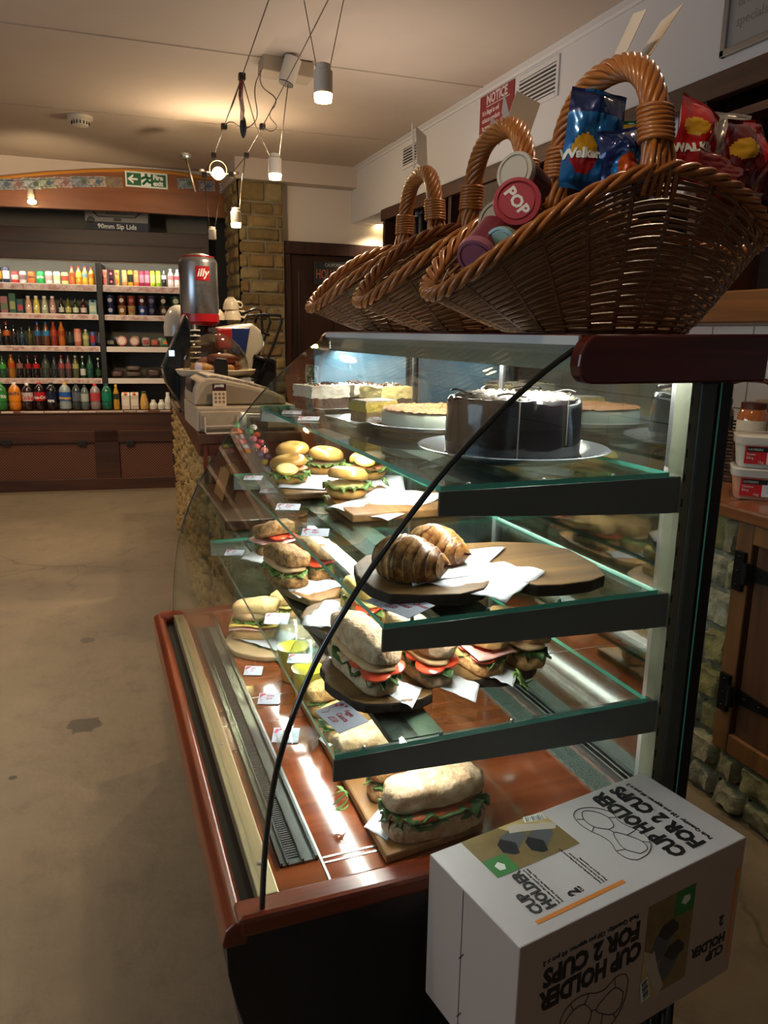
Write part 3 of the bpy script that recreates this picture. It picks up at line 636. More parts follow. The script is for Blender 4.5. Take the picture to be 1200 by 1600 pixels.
def item(row, kind, cu, cw, ct, cb, body, lab, cap, desc, cat, txt=None, tcol='#f4f0ea', stack=0, dy=0.0, grp=None):
    u, v = cu / 4, 380 + cb / 4; d = (.26, .26, .24, .22, .06)[row] + dy
    p = fr(u, v, d); mpp = fr(u + 1, v, d).x - p.x; w = cw / 4 * mpp / 2 * .92; h = (cb - ct) / 4 * mpp; z = shz[row] + stack
    if row == 4: h *= 1.12
    nm = {'can': 'drinks_can', 'slim': 'drinks_can', 'bottle': 'drink_bottle', 'big': 'drink_bottle', 'cone': 'drink_bottle', 'glassb': 'drink_bottle', 'milk': 'milk_bottle'}.get(kind, kind)
    side = 'left' if p.x < xdiv else 'right'
    rown = ['top', 'second', 'third', 'fourth', 'bottom'][row]
    lbl = '%s, %s cooler shelf, %s bay' % (desc, rown, side)
    t = thing(nm, lbl, cat, FM @ Vector((p.x, d + w, z)), FA, 'goods on the %s shelf, %s bay' % (rown, side))
    cl = kind in PRO and kind not in ('can', 'slim', 'milk')
    if kind in PRO:
        g = G(); lathe(g, [(r * w, zz * h) for r, zz in PRO[kind]], 20, caps=False); obj('body', g, gm(body, 'clear' if cl else 'gloss'), t, smooth=True, auto=40)
        a, b = LAB[kind]
        if lab:
            rr = w * (1.015 if kind != 'cone' else 1.0)
            if kind == 'cone': g = G(); lathe(g, [(w * .5, 0), (w * .5, .003)], 16); g.xf(tr(0, -w * .98, h * .3) @ rot(PI / 2, 'X')); obj('label', g, gm(lab), t)
            else: g = G(); lathe(g, [(rr, a * h), (rr, b * h)], 20, caps=False); obj('label', g, gm(lab), t, smooth=True)
        if cap and kind in CAPH: r, a, b = CAPH[kind]; g = G(); lathe(g, [(r * w, a * h), (r * w, b * h), (r * w * .9, b * h + .002)], 14); obj('cap', g, gm(cap), t, smooth=True, auto=40)
    elif kind == 'drink_carton':
        g = G(); box(g, -w, w, 0, 2 * w, 0, h * .82); prism(g, [(0, h * .82), (2 * w, h * .82), (w, h)], 'x', -w, w) if cap else box(g, -w, w, 0, 2 * w, h * .82, h); obj('carton', g, gm(body), t)
        g = G(); box(g, -w * .8, w * .8, -.002, 0, h * .2, h * .6); obj('label', g, gm(lab), t)
        if cap: g = G(); lathe(g, [(w * .4, 0), (w * .36, .02)], 12); g.xf(tr(0, w * .35, h * .87) @ rot(PI / 4, 'X')); obj('cap', g, gm(cap), t)
    elif kind == 'yoghurt_pot':
        g = G(); lathe(g, [(w * .8, 0), (w * .98, h * .88), (w * 1.02, h * .9), (w * 1.02, h * .97)], 20); obj('pot', g, gm(body), t, smooth=True, auto=40)
        g = G(); lathe(g, [(w * .5, 0), (w * .5, .003)], 16); g.xf(tr(0, -w * .93, h * .5) @ rot(PI / 2, 'X')); obj('label', g, gm(lab), t)
    elif kind == 'cheese_round':
        g = G(); lathe(g, [(w, 0), (w, .04)], 24); g.xf(tr(0, 0, w) @ rot(PI / 2 - .15, 'X')); obj('round_box', g, gm(body), t)
        g = G(); lathe(g, [(w * .72, 0.04), (w * .72, .043)], 24); g.xf(tr(0, 0, w) @ rot(PI / 2 - .15, 'X')); obj('label', g, gm(lab), t)
    else:
        g = G(); blob(g, w, .04, h / 2, (0, .03, h / 2), .55, 16, 10, .004, 30, cu) if kind in ('food_pack', 'sandwich_pack') else box(g, -w, w, 0, .1, 0, h); obj('pack', g, gm(body), t, smooth=True)
        g = G(); box(g, -w * .6, w * .6, -.022, -.018, h * .3, h * .7); obj('label', g, gm(lab), t)
    if txt:
        s, size, zz, col = txt; text('lettering', s, size * h, gm(col), t, Matrix.Translation((0, -w * 1.03, zz * h)) @ rot(PI / 2, 'X'), align='CENTER', bold=.001, wrap=w * 1.03, sx=.9)
    return t
R1, R2 = 255, 262
for a in [
 (0, 'slim', -6, 40, 140, 243, '#23202a', '#e08a28', None, 'black can with orange band beside the frame edge', 'can'),
 (0, 'slim', 38, 46, 137, 243, '#2a2c4c', '#e6e6ee', None, 'tall navy and white can', 'can'),
 (0, 'can', 92, 50, 168, 245, '#c02a2c', '#e9c9c4', None, 'red can with pale band', 'can'),
 (0, 'can', 142, 46, 167, 246, '#c9c3c0', '#8f6a6c', None, 'silver can with greyish pink band', 'can'),
 (0, 'can', 195, 52, 170, 248, '#e0662a', '#e97c3c', None, 'plain orange can', 'can', ('Tango', .3, .45, '#1c1c40')),
 (0, 'can', 252, 52, 168, 250, '#1fa04e', '#26b058', None, 'bright green can', 'can', ('Sprite', .3, .45, '#f4f4f4')),
 (0, 'can', 305, 50, 170, 252, '#efdcd6', '#e2a6a2', None, 'white can with pink band', 'can'),
 (0, 'can', 355, 48, 172, 254, '#e9edd8', '#cfe0a8', None, 'white can with pale green band', 'can'),
 (0, 'can', 405, 48, 175, 253, '#f0d890', '#c8503c', None, 'cream can with dark top and red band', 'can'),
 (0, 'bottle', 452, 38, 138, 255, '#e0702c', '#c84a2c', '#c8281e', 'orange red juice bottle with red cap', 'bottle'),
 (0, 'bottle', 494, 42, 140, 257, '#f0a02a', '#f4d060', '#d83020', 'amber juice bottle with yellow label', 'bottle'),
 (0, 'bottle', 533, 40, 142, 258, '#f0c040', '#7fa8b8', '#d85020', 'yellow juice bottle with bluish label', 'bottle'),
 (0, 'bottle', 573, 42, 150, 260, '#f2b038', '#e87828', '#c82818', 'golden juice bottle with orange fruit label next to the divider', 'bottle'),
 (0, 'slim', 779, 34, 163, 263, '#f0a860', '#f8c890', None, 'pale orange slim can', 'can'),
 (0, 'slim', 816, 34, 165, 264, '#f0c020', '#302818', None, 'yellow slim can with black badge', 'can'),
 (0, 'slim', 853, 34, 166, 266, '#ee8040', '#f4a878', None, 'deep orange slim can', 'can'),
 (0, 'slim', 888, 32, 170, 267, '#b02050', '#e088a8', None, 'dark magenta slim can', 'can'),
 (0, 'slim', 921, 32, 170, 268, '#c8285c', '#f0a0b8', None, 'pink magenta slim can', 'can'),
 (0, 'slim', 955, 32, 170, 269, '#c8d82a', '#eef0a0', None, 'lime yellow slim can', 'can'),
 (0, 'slim', 991, 32, 170, 270, '#a8c828', '#d8e880', None, 'lime green slim can', 'can'),
 (0, 'bottle', 1027, 32, 157, 272, '#181818', '#e8e8e8', '#101010', 'black bottle with white label', 'bottle'),
 (0, 'bottle', 1068, 42, 162, 275, '#f0d8d8', '#d88890', '#e8e0e0', 'white bottle with pink label', 'bottle'),
 (0, 'bottle', 1110, 42, 165, 276, '#f4e4e0', '#c85868', '#f0ecec', 'white bottle with rose red label', 'bottle'),
 (1, 'drink_carton', 25, 46, 320, 430, '#b87878', '#6a8a5a', None, 'pink carton with green label', 'carton'),
 (1, 'drink_carton', 78, 44, 300, 430, '#3c6a48', '#a8b060', None, 'tall green carton', 'carton'),
 (1, 'drink_carton', 125, 42, 340, 432, '#2c5a50', '#c84050', None, 'teal carton with red fruit label', 'carton'),
 (1, 'cone', 178, 46, 322, 435, '#e8b8a0', '#f0e0d0', '#e8e8e8', 'peach milk drink bottle', 'bottle'),
 (1, 'cone', 228, 46, 322, 436, '#e8d860', '#f4f0d8', '#e8e8e8', 'yellow milk drink bottle', 'bottle'),
 (1, 'cone', 280, 46, 324, 437, '#b8c0a0', '#e8ecd8', '#e8e8e8', 'pale green milk drink bottle', 'bottle'),
 (1, 'cone', 330, 46, 325, 438, '#c89890', '#f0dcd4', '#e8e8e8', 'dusky pink milk drink bottle', 'bottle'),
 (1, 'glassb', 384, 36, 335, 438, '#141614', '#c8ccc0', '#181818', 'black bottle with grey label', 'bottle'),
 (1, 'glassb', 427, 42, 335, 438, '#6a6c28', '#c8c070', '#2a4a20', 'olive green juice bottle', 'bottle'),
 (1, 'glassb', 473, 40, 335, 438, '#24401c', '#d8e0c8', '#1c1c1c', 'dark green juice bottle', 'bottle'),
 (1, 'glassb', 523, 42, 335, 438, '#3c1818', '#e0d0c8', '#1c1c1c', 'dark red juice bottle', 'bottle'),
 (1, 'drink_carton', 580, 50, 345, 440, '#9cc0b8', '#d8e8c8', '#2858a0', 'pale blue green carton with blue cap', 'carton'),
 (2, 'bottle', 6, 40, 500, 633, '#1c1816', '#383028', '#201010', 'dark bottle at the left edge', 'bottle'),
 (2, 'bottle', 42, 46, 478, 633, '#241810', '#c8602c', '#a02818', 'black bottle with orange fruit label', 'bottle'),
 (2, 'bottle', 88, 42, 500, 633, '#100e0e', '#2c2020', '#101010', 'plain black bottle', 'bottle'),
 (2, 'bottle', 138, 46, 515, 634, '#1c2c3c', '#304858', '#203040', 'dark blue bottle', 'bottle'),
 (2, 'bottle', 188, 44, 512, 634, '#3c3818', '#504c20', '#282810', 'dim olive bottle', 'bottle'),
 (2, 'bottle', 237, 46, 480, 634, '#4a2c20', '#2868a0', '#2060a0', 'brown sports drink bottle with blue wrap', 'bottle'),
 (2, 'bottle', 290, 46, 480, 635, '#6a4020', '#2c80b8', '#2060a0', 'amber sports drink bottle with blue wrap', 'bottle'),
 (2, 'bottle', 338, 44, 480, 635, '#8c2c14', '#a83c1c', '#a02010', 'red orange sports drink bottle', 'bottle'),
 (2, 'bottle', 387, 46, 480, 635, '#b8601c', '#a03c10', '#c06018', 'bright orange sports drink bottle', 'bottle'),
 (2, 'slim', 440, 44, 540, 635, '#141614', '#30382c', None, 'black can with faint green marks', 'can'),
 (2, 'slim', 487, 48, 525, 638, '#c87864', '#e0a090', None, 'coral pink tall can', 'can'),
 (2, 'bottle', 538, 42, 532, 638, '#a0a868', '#c8c878', '#d8d8d0', 'small clear bottle of yellow drink', 'bottle'),
 (2, 'slim', 582, 36, 545, 638, '#4858a0', '#a83848', None, 'blue slim can with red mark', 'can'),
 (2, 'slim', 622, 34, 550, 638, '#20242c', '#484c60', None, 'dark grey slim can by the divider', 'can'),
 (3, 'bottle', 16, 50, 690, 834, '#285030', '#48a048', '#205020', 'green bottle at the left edge', 'bottle'),
 (3, 'bottle', 73, 48, 680, 834, '#a06818', '#b84818', '#c06818', 'orange fizzy drink bottle', 'bottle'),
 (3, 'bottle', 125, 46, 685, 835, '#1c1010', '#8c6058', '#181010', 'cola bottle with pale red label', 'bottle'),
 (3, 'bottle', 178, 46, 690, 835, '#140a0a', '#8c1818', '#601010', 'cola bottle with dark red label', 'bottle'),
 (3, 'bottle', 228, 48, 690, 836, '#180c0c', '#b81c1c', '#801414', 'cola bottle with bright red label', 'bottle'),
 (3, 'bottle', 287, 58, 685, 836, '#3a4038', '#4c5448', '#384038', 'wide dim clear bottle', 'bottle'),
 (3, 'bottle', 342, 44, 700, 836, '#282c2c', '#383c3c', '#202424', 'narrow dim grey bottle', 'bottle'),
 (3, 'bottle', 387, 44, 690, 836, '#50403c', '#a04848', '#a03038', 'clear bottle with red cap and red label', 'bottle'),
 (3, 'bottle', 430, 42, 692, 836, '#503c3c', '#984c54', '#604040', 'clear bottle with dusky pink label', 'bottle'),
 (3, 'bottle', 475, 44, 692, 836, '#54543c', '#a8a868', '#c0c0a8', 'clear bottle with pale yellow label', 'bottle'),
 (3, 'glassb', 520, 38, 695, 836, '#143824', '#c8d0c8', '#d8d8d0', 'green glass bottle with white label', 'bottle'),
 (3, 'bottle', 565, 46, 692, 836, '#1c4c40', '#2c6450', '#1c5040', 'teal green bottle', 'bottle'),
 (3, 'glassb', 617, 42, 708, 836, '#141c14', '#2c5030', '#d0d8d0', 'dark bottle with silver cap by the divider', 'bottle'),
 (4, 'big', 6, 84, 878, 1044, '#2c7838', '#2c8c3c', '#2c8c3c', 'big green lemonade bottle at the left edge', 'bottle', ('Sprite', .22, .45, '#f0f4f0')),
 (4, 'big', 92, 84, 877, 1042, '#d8801c', '#e88c20', '#f0ece0', 'big orange drink bottle with white cap', 'bottle', ('FANTA', .15, .55, '#1c2c60')),
 (4, 'big', 173, 78, 880, 1040, '#281414', '#c0b4b0', '#e8e4e0', 'big cola bottle with silver label', 'bottle', ('Coke', .26, .38, '#c02020')),
 (4, 'big', 250, 76, 877, 1040, '#1c0c0c', '#b81c24', '#c82020', 'big cola bottle with red label and red cap', 'bottle', ('Coca-Cola', .15, .42, '#f4f0f0')),
 (4, 'big', 323, 80, 880, 1040, '#140c10', '#181c38', '#202020', 'big cola bottle with navy label and round badge', 'bottle', ('PEPSI', .12, .3, '#f4f4f8')),
 (4, 'big', 408, 84, 880, 1040, '#8c9898', '#2858a8', '#d8a840', 'big clear mixer bottle with blue label and yellow band', 'bottle', ('Schweppes', .14, .4, '#e8b830')),
 (4, 'big', 481, 62, 885, 1040, '#30383a', '#58606a', '#283038', 'dim clear bottle between blue label and white label bottles', 'bottle'),
 (4, 'big', 533, 56, 897, 1040, '#586460', '#a8b0a8', '#303838', 'clear water bottle with white label', 'bottle'),
 (4, 'big', 598, 72, 890, 1040, '#8c807c', '#b84048', '#d82828', 'clear water bottle with red cap and red label', 'bottle'),
 (4, 'big', 670, 74, 892, 1040, '#146048', '#147c58', '#105040', 'big emerald green bottle', 'bottle'),
 (4, 'bottle', 730, 42, 898, 1042, '#c09020', '#2c3820', '#e8b020', 'yellow squash bottle with dark label', 'bottle'),
 (4, 'drink_carton', 787, 54, 945, 1042, '#d8ccb8', '#e8e0d0', '#e86830', 'white juice carton next to the squash bottle', 'carton'),
 (4, 'drink_carton', 842, 54, 945, 1042, '#d0c4b0', '#e8e0d0', '#e87038', 'white juice carton next to the small yellow bottle', 'carton'),
 (4, 'cone', 903, 58, 940, 1042, '#d0a050', '#d8b060', '#38582c', 'yellow juice bottle with dark green cap', 'bottle'),
 (4, 'milk', 960, 52, 992, 1044, '#e8e4d0', '#dcd8c0', '#f0ece0', 'small milk bottle nearest the juice', 'milk bottle'),
 (4, 'milk', 1010, 50, 992, 1044, '#ece8d8', '#dcd8c8', '#f0ece0', 'small milk bottle between two others', 'milk bottle'),
 (4, 'milk', 1052, 44, 950, 1044, '#e8e4d4', '#d8d4c0', '#f0ece0', 'taller milk bottle beside the till counter', 'milk bottle'),
 (2, 'food_pack', 690, 72, 590, 640, '#2c3444', '#888c68', None, 'dark blue bag of cheese', 'food pack'),
 (2, 'cheese_round', 763, 70, 585, 640, '#a83c38', '#d8c0b0', None, 'round red cheese box', 'cheese'),
 (2, 'cheese_round', 842, 66, 585, 641, '#8c3c34', '#c8a898', None, 'round brownish red cheese box', 'cheese'),
 (2, 'food_pack', 912, 60, 580, 642, '#b8a8a0', '#b04850', None, 'pale pack with pink label', 'food pack'),
 (2, 'food_pack', 968, 54, 592, 642, '#a07860', '#d05848', None, 'tan pack with red label', 'food pack'),
 (2, 'food_pack', 1040, 74, 590, 645, '#58a078', '#e08840', None, 'green pack with orange label', 'food pack'),
 (2, 'food_pack', 732, 60, 535, 600, '#98a098', '#607080', None, 'pale grey pack at the back left', 'food pack', None, None, 0, .1),
 (2, 'food_pack', 845, 60, 530, 600, '#a09878', '#48684c', None, 'cream pack at the back middle', 'food pack', None, None, 0, .1),
 (2, 'cheese_round', 1003, 56, 540, 600, '#c0bcb0', '#98988c', None, 'round white box at the back', 'cheese', None, None, 0, .1),
 (3, 'sandwich_pack', 728, 92, 790, 836, '#4c3430', '#684c44', None, 'low dark tray of meat at the left', 'food pack'),
 (3, 'sandwich_pack', 830, 124, 795, 836, '#4a3c34', '#5c4c40', None, 'wide dark tray of meat in the middle', 'food pack'),
 (3, 'sandwich_pack', 830, 110, 760, 796, '#54443c', '#6c5c50', None, 'dark tray stacked on the wide middle tray', 'food pack', None, None, .055),
 (3, 'sandwich_pack', 960, 104, 780, 836, '#403030', '#584440', None, 'dark tray of meat at the right', 'food pack'),
]: item(*a)
for cu, c1, c2, n1, n2 in [(656, '#e89888', '#f0a898', 'orange pink', 'peach'), (697, '#4a1830', '#5c2038', 'dark purple', 'plum'), (733, '#e8b850', '#f0c868', 'yellow', 'honey')]:
    item(0, 'yoghurt_pot', cu, 34, 212, 262, c1, '#e85848' if cu != 697 else '#f07890', None, '%s dessert pot with heart badge, lower of two' % n1, 'pot')
    item(0, 'yoghurt_pot', cu, 34, 212, 262, c2, '#e85848' if cu != 697 else '#f07890', None, '%s dessert pot with heart badge, upper of two' % n2, 'pot', stack=.066)
for cu, cw, c1, c2, l, n1, n2 in [(692, 60, '#20284c', '#242c54', '#a8acc0', 'navy', 'blue black'), (764, 60, '#9c7038', '#5c2420', '#d8c8b0', 'gold', 'dark red'), (824, 56, '#c0a868', '#8c3c34', '#b04038', 'cream yellow', 'brick red'), (890, 52, '#3c50a0', '#5c2820', '#d8dcf0', 'blue and white', 'brown'), (950, 66, '#28284c', '#2c2c44', '#484868', 'deep navy', 'grey navy'), (1024, 62, '#4c3428', '#1c1c1c', '#c0b0a0', 'coffee brown', 'black'), (1102, 76, '#2c4c34', '#28442c', '#b8c0a8', 'green', 'forest green')]:
    item(1, 'yoghurt_pot', cu, cw, 385, 447, c1, l, None, '%s yoghurt pot, lower of two' % n1, 'pot')
    item(1, 'yoghurt_pot', cu, cw, 385, 447, c2, l, None, '%s yoghurt pot, upper of two' % n2, 'pot', stack=.083)
# ================================================================== TILL COUNTER
M_top = mk('counter_top', '#5f3a24', .35, wood=('y', 14, '#452818'), coat=.2)
M_osb = mk('rough_stone_cladding', '#a8854c', .9, vcol=True, n=(30, '#5c4a28', .4), bump=(50, .8, .006))
tc = thing('till_counter', 'stone clad till counter with dark wood top between the glass case and drinks cooler', 'counter', (.7, 4.2, 0))
g = G(); prism(g, [(.385, 3.12), (1.02, 3.12), (1.02, 5.4), (.497, 5.4)], 'z', .905, .95); obj('counter_top', g, M_top, tc, world=True, bevel=.006)
g = G(); prism(g, [(.42, 3.14), (1.0, 3.14), (1.0, 5.38), (.53, 5.38)], 'z', 0, .905); obj('carcass', g, M_cw2, tc, world=True)
ang = math.atan2(.112, 2.28)
def clad(L, h, rows, cols, seed, M_, parent, mat, t=.03, wmin=.07, wmax=.22):
    g = G(); masonry(g, L, h, rows, wmin, wmax, t, cols, .008, seed); g.xf(M_); return obj('cladding', g, mat, parent, world=True, smooth=True, auto=60)
clad(2.27, .86, 15, ['#b08e52', '#a3834a', '#b89a5c', '#94753e', '#a98c58'], 11, tr(.52, 5.38, 0) @ rot(-PI / 2 - ang), tc, M_osb)
g = G(); prism(g, [(.385, 3.125), (.4, 3.125), (.507, 5.385), (.492, 5.385)], 'z', .86, .906); obj('edge_trim', g, M_top, tc, world=True)
g = G(); box(g, .40, 1.0, 3.115, 3.135, .75, .905); box(g, .40, .415, 3.108, 3.116, .75, .905); box(g, .58, .585, 3.11, 3.116, .75, .905); obj('end_board', g, mk('red_wood', '#6f3319', .4, wood=('z', 14, '#52220f'), coat=.2), tc, world=True)
lb_ = thing('low_counter', 'low stone faced counter with wooden top beyond the far end of the glass case', 'counter', (.7, 2.8, 0))
g = G(); prism(g, [(.375, 2.45), (1.02, 2.45), (1.02, 3.1), (.405, 3.1)], 'z', .715, .75); obj('wood_top', g, M_top, lb_, world=True, bevel=.004)
g = G(); prism(g, [(.42, 2.49), (1.0, 2.49), (1.0, 3.1), (.44, 3.1)], 'z', 0, .715); obj('carcass', g, M_cw2, lb_, world=True)
clad(.61, .7, 5, ST, 21, tr(.405, 2.485, 0), lb_, M_stone, .02, .15, .3)
clad(.62, .7, 9, ['#a8875a', '#9a7a48', '#8f8660', '#ab8c52'], 22, tr(.435, 3.1, 0) @ rot(-PI / 2 - .04), lb_, M_osb)
# paper bags on the low counter
pb = thing('paper_bag_bundle', 'brown paper bags fanned out on the low counter beside the till counter', 'paper bags', (.43, 2.85, .75))
for k in range(5):
    g = G(); sheet(g, lambda s, t: (-.02 + .012 * k + .03 * t, -.12 + s * .2 + .006 * k, .004 + .1 * t + .004 * math.sin(s * 5 + k)), 6, 4, .0012); obj('bag', g, mk('kraft_%d' % (k % 2), ['#a87444', '#b98a58'][k % 2], .8), pb)
# cash drawer + register
M_beige = mk('till_beige', '#b3a28a', .45, n=(30, '#a08f78', .3)); M_beige2 = mk('till_beige_dark', '#8c7d69', .5); M_clear = thin('clear_acrylic', '#f4f2ee', 1.45, white='#d8cfc2', wfac=.05)
M_dk = mk('plastic_dark', '#121316', .35, coat=.2)
cd = thing('cash_drawer', 'beige cash drawer unit on the till counter with clear acrylic bin on its front', 'cash drawer', (.58, 3.35, .95))
g = G(); box(g, .385, .80, 3.16, 3.6, .953, 1.052); obj('drawer_body', g, M_beige, cd, world=True, bevel=.006)
g = G(); box(g, .398, .787, 3.153, 3.161, .962, 1.035); obj('drawer_front', g, M_beige, cd, world=True, bevel=.003)
g = G(); x0, x1, y0, y1, z0, z1 = .405, .54, 3.085, 3.15, .953, 1.02
for a in [(x0, x1, y0, y0 + .003, z0, z1 - .035), (x0, x0 + .003, y0, y1, z0, z1), (x1 - .003, x1, y0, y1, z0, z1), (x0, x1, y0, y1, z0, z0 + .003)]: box(g, *a)
bn = obj('acrylic_bin', g, M_clear, cd, world=True)
g = G()
for a in [(x0, x0 + .005, y0 - .001, y0 + .004, z0, z1), (x1 - .005, x1, y0 - .001, y0 + .004, z0, z1), (x0, x1, y0 - .001, y0 + .004, z0, z0 + .006), (x0, x1, y0 - .001, y0 + .004, z1 - .038, z1 - .034)]: box(g, *a)
e = obj('bin_edge', g, mk('acrylic_edge', '#d8c8b4', .3), bn)
for v in e.data.vertices: v.co -= cd.location
g = G(); tube(g, [(.57, 3.12, 1.0), (.66, 3.12, .995)], .032, 18); obj('black_barrel', g, M_dk, cd, world=True, smooth=True, auto=40)
g = G(); tube(g, [(.555, 3.12, 1.0), (.573, 3.12, 1.0)], .034, 18); obj('white_ring', g, mk('ring_white', '#d9d2c6', .4), cd, world=True, smooth=True, auto=40)
rg = thing('cash_register', 'beige sloping cash register on top of the cash drawer unit', 'cash register', (.55, 3.35, 1.052))
pr = [(.385, 1.054), (.385, 1.085), (.392, 1.12), (.41, 1.152), (.44, 1.166), (.48, 1.165), (.60, 1.14), (.72, 1.105), (.76, 1.085), (.77, 1.054)]
g = G(); prism(g, pr, 'y', 3.22, 3.56); obj('register_body', g, M_beige, rg, world=True, bevel=.008)
g = G(); prism(g, [(.395, 1.06), (.41, 1.1), (.44, 1.14), (.475, 1.148), (.60, 1.122), (.73, 1.088), (.74, 1.06)], 'y', 3.214, 3.221); obj('side_panel', g, M_beige2, rg, world=True, bevel=.002)
g = G(); prism(g, [(.44, 1.168), (.48, 1.167), (.60, 1.142), (.70, 1.115), (.70, 1.12), (.60, 1.149), (.48, 1.174), (.44, 1.175)], 'y', 3.23, 3.55); obj('keyboard', g, mk('keys', '#6f6458', .6, n=(80, '#b8ab98', .1)), rg, world=True)
g = G(); box(g, .385, .40, 3.3, 3.5, 1.1, 1.155); obj('display_window', g, M_dk, rg, world=True, bevel=.004)
cp = thing('calendar_card', 'small dark red and cream card with dot grid propped on the cash drawer unit', 'card', (.482, 3.185, 1.053))
g = G(); box(g, -.027, .027, -.004, .006, 0, .062); obj('cream_half', g, mk('cream_card', '#d8c8a8', .6), cp)
g = G(); box(g, -.027, .027, -.004, .006, .0622, .092); obj('red_half', g, mk('maroon', '#3c1014', .5), cp)
g = G()
for i in range(3):
    for j in range(3): lathe(g, [(.0055, 0), (.0055, .0008)], 10, ((i - 1) * .016, (j - 1) * .016, 0))
g.xf(tr(0, -.004, .034) @ rot(PI / 2, 'X')); o = obj('dot_grid', g, mk('dot_brown', '#8c6a4c', .7), cp)
text('lettering', 'JAMES', .014, mk('sign_fig', ''), cp, basis((-.019, -.0043, .078), (1, 0, 0), (0, 0, 1)), bold=.0006)
# printer and pastry dome
pt = thing('receipt_printer', 'black receipt printer between the register and the pastry dome', 'printer', (.56, 3.78, .95))
g = G(); box(g, .40, .72, 3.63, 3.93, .951, 1.142); obj('printer_body', g, M_dk, pt, world=True, bevel=.02)
g = G()
for k in range(3): box(g, .66, .71, 3.622, 3.629, 1.09 + k * .014, 1.096 + k * .014)
o = obj('striped_cord', g, mk('cord_white', '#d8d8d4', .5), pt, world=True)
pd = thing('pastry_dome', 'clear dome cover over pastries on a cream tray beside the coffee tin', 'cake dome', (.56, 3.78, 1.143))
g = G(); lathe(g, [(.165, 0), (.18, .012), (.19, .03), (.184, .032), (.17, .014)], 40, sy=.8); obj('tray', g, mk('tray_cream', '#c9bda4', .4), pd, smooth=True, auto=50)
dome = [(.155 * math.cos(a), .025 + .175 * math.sin(a)) for a in [PI / 2 * k / 10 for k in range(11)]]
g = G(); lathe(g, dome + [(.0, .2)], 40, sy=.8, caps=False); lathe(g, [(r * .98, z) for r, z in dome], 40, sy=.8, caps=False); obj('clear_cover', g, thin('dome_plastic', '#f2efe9', 1.5), pd, smooth=True)
g = G(); tube(g, [(0, 0, .2), (0, 0, .212)], .012, 12); tube(g, [(-.03, 0, .215), (.03, 0, .215)], .008, 8); obj('knob', g, M_clear, pd, smooth=True)
g = G(); prism(g, [(-.032, -.005), (.032, -.005), (.032, .07), (.026, .085), (-.02, .09), (-.032, .075)], 'y', -.158, -.152); obj('black_price_holder', g, M_dk, pd, bevel=.003)
for i, (x, y, z, sx_, c, n_) in enumerate([(-.07, -.03, .055, .055, '#a8713c', 'crumbly'), (.03, -.045, .05, .05, '#b8834a', 'pale crumbly'), (.07, .03, .06, .06, '#8c4a22', 'dark glazed'), (-.03, .04, .075, .06, '#96522a', 'brown glazed'), (.03, 0, .098, .075, '#8a4420', 'long glazed top')]):
    g = G(); blob(g, sx_, .035, .026, (0, 0, 0), .9, 18, 10, .008, 40, i); o = obj('pastry', g, mk('pastry_' + c, c, .5, n=(40, '#d8b070' if i < 2 else '#5c2c14', .2), coat=.2), None, smooth=True)
    o.location = (.56 + x, 3.78 + y, 1.143 + z - .018); tag(o, '%s pastry under the clear dome, %s' % (n_, ['left front', 'middle front', 'right', 'back left', 'topmost'][i]), 'pastry', 'pastries under the dome')
# grinder / stand with coffee tin
gs = thing('coffee_grinder', 'black coffee grinder stand under the silver coffee tin, with striped coiled hose', 'coffee grinder', (.56, 4.3, .95))
g = G(); box(g, .47, .67, 4.2, 4.44, .951, 1.3); obj('grinder_body', g, M_dk, gs, world=True, bevel=.02)
g = G(); lathe(g, [(.07, 1.3), (.085, 1.375), (.06, 1.379)], 24, (.56, 4.31, 0)); obj('hopper_neck', g, M_dk, gs, world=True, smooth=True, auto=40)
g = G(); tube(g, [(.51, 4.17, 1.1), (.505, 4.17, 1.385)], .028, 12); hs = obj('hose', g, M_dk, gs, world=True, smooth=True)
for k in range(9):
    g = G(); tube(g, [(.51 + .03 * math.cos(a), 4.17 + .03 * math.sin(a), 1.13 + k * .028) for a in [2 * PI * q / 16 for q in range(16)]], .005, 6, closed=True); e = obj('hose_ring', g, mk('cord_white', ''), hs)
    for v in e.data.vertices: v.co -= gs.location
g = G(); box(g, .62, .70, 4.12, 4.2, 1.26, 1.37); obj('red_bag_corner', g, mk('red_plastic', '#a81c1c', .4), gs, world=True, bevel=.01)
ti = thing('coffee_tin', 'large silver coffee tin with red band and red square badge standing on the grinder', 'tin', (.562, 4.3, 1.38))
R_ = .1; M_tin = mk('tin_silver', '#b9bcc0', .25, .9, n=(3, '#9a9da2', .3))
g = G(); lathe(g, [(.086, 0), (.1, .02), (.1, .318), (.094, .335), (.082, .345), (.08, .352)], 48); obj('tin_body', g, M_tin, ti, smooth=True, auto=50)
g = G(); lathe(g, [(.1003, .02), (.1006, .06)], 48, caps=False); lathe(g, [(.087, .001), (.1003, .02)], 48, caps=False); obj('red_band', g, mk('tin_red', '#a81820', .35), ti, smooth=True)
g = G(); lathe(g, [(.0835, .344), (.0835, .351), (.08, .352)], 48, caps=False); obj('red_rim', g, mk('tin_red', ''), ti, smooth=True)
g = G(); lathe(g, [(.079, .351), (.07, .352), (.05, .362), (.03, .366), (.0, .366)], 32, caps=False); obj('tin_lid', g, M_tin, ti, smooth=True)
aim = math.atan2(-.562, 4.3)
Mt = rot(.09) @ Matrix.Translation((0, -.1008, 0)) @ rot(PI / 2, 'X')
g = G()
sheet(g, lambda s, t: (math.sin((s - .5) * .72) * .1012, -math.cos((s - .5) * .72) * .1012, .225 + t * .072), 10, 1); g.xf(rot(.09)); obj('red_square', g, mk('tin_red', ''), ti, smooth=True)
Mi = lambda z: rot(.09) @ Matrix.Translation((0, -.1016, z)) @ rot(PI / 2, 'X')
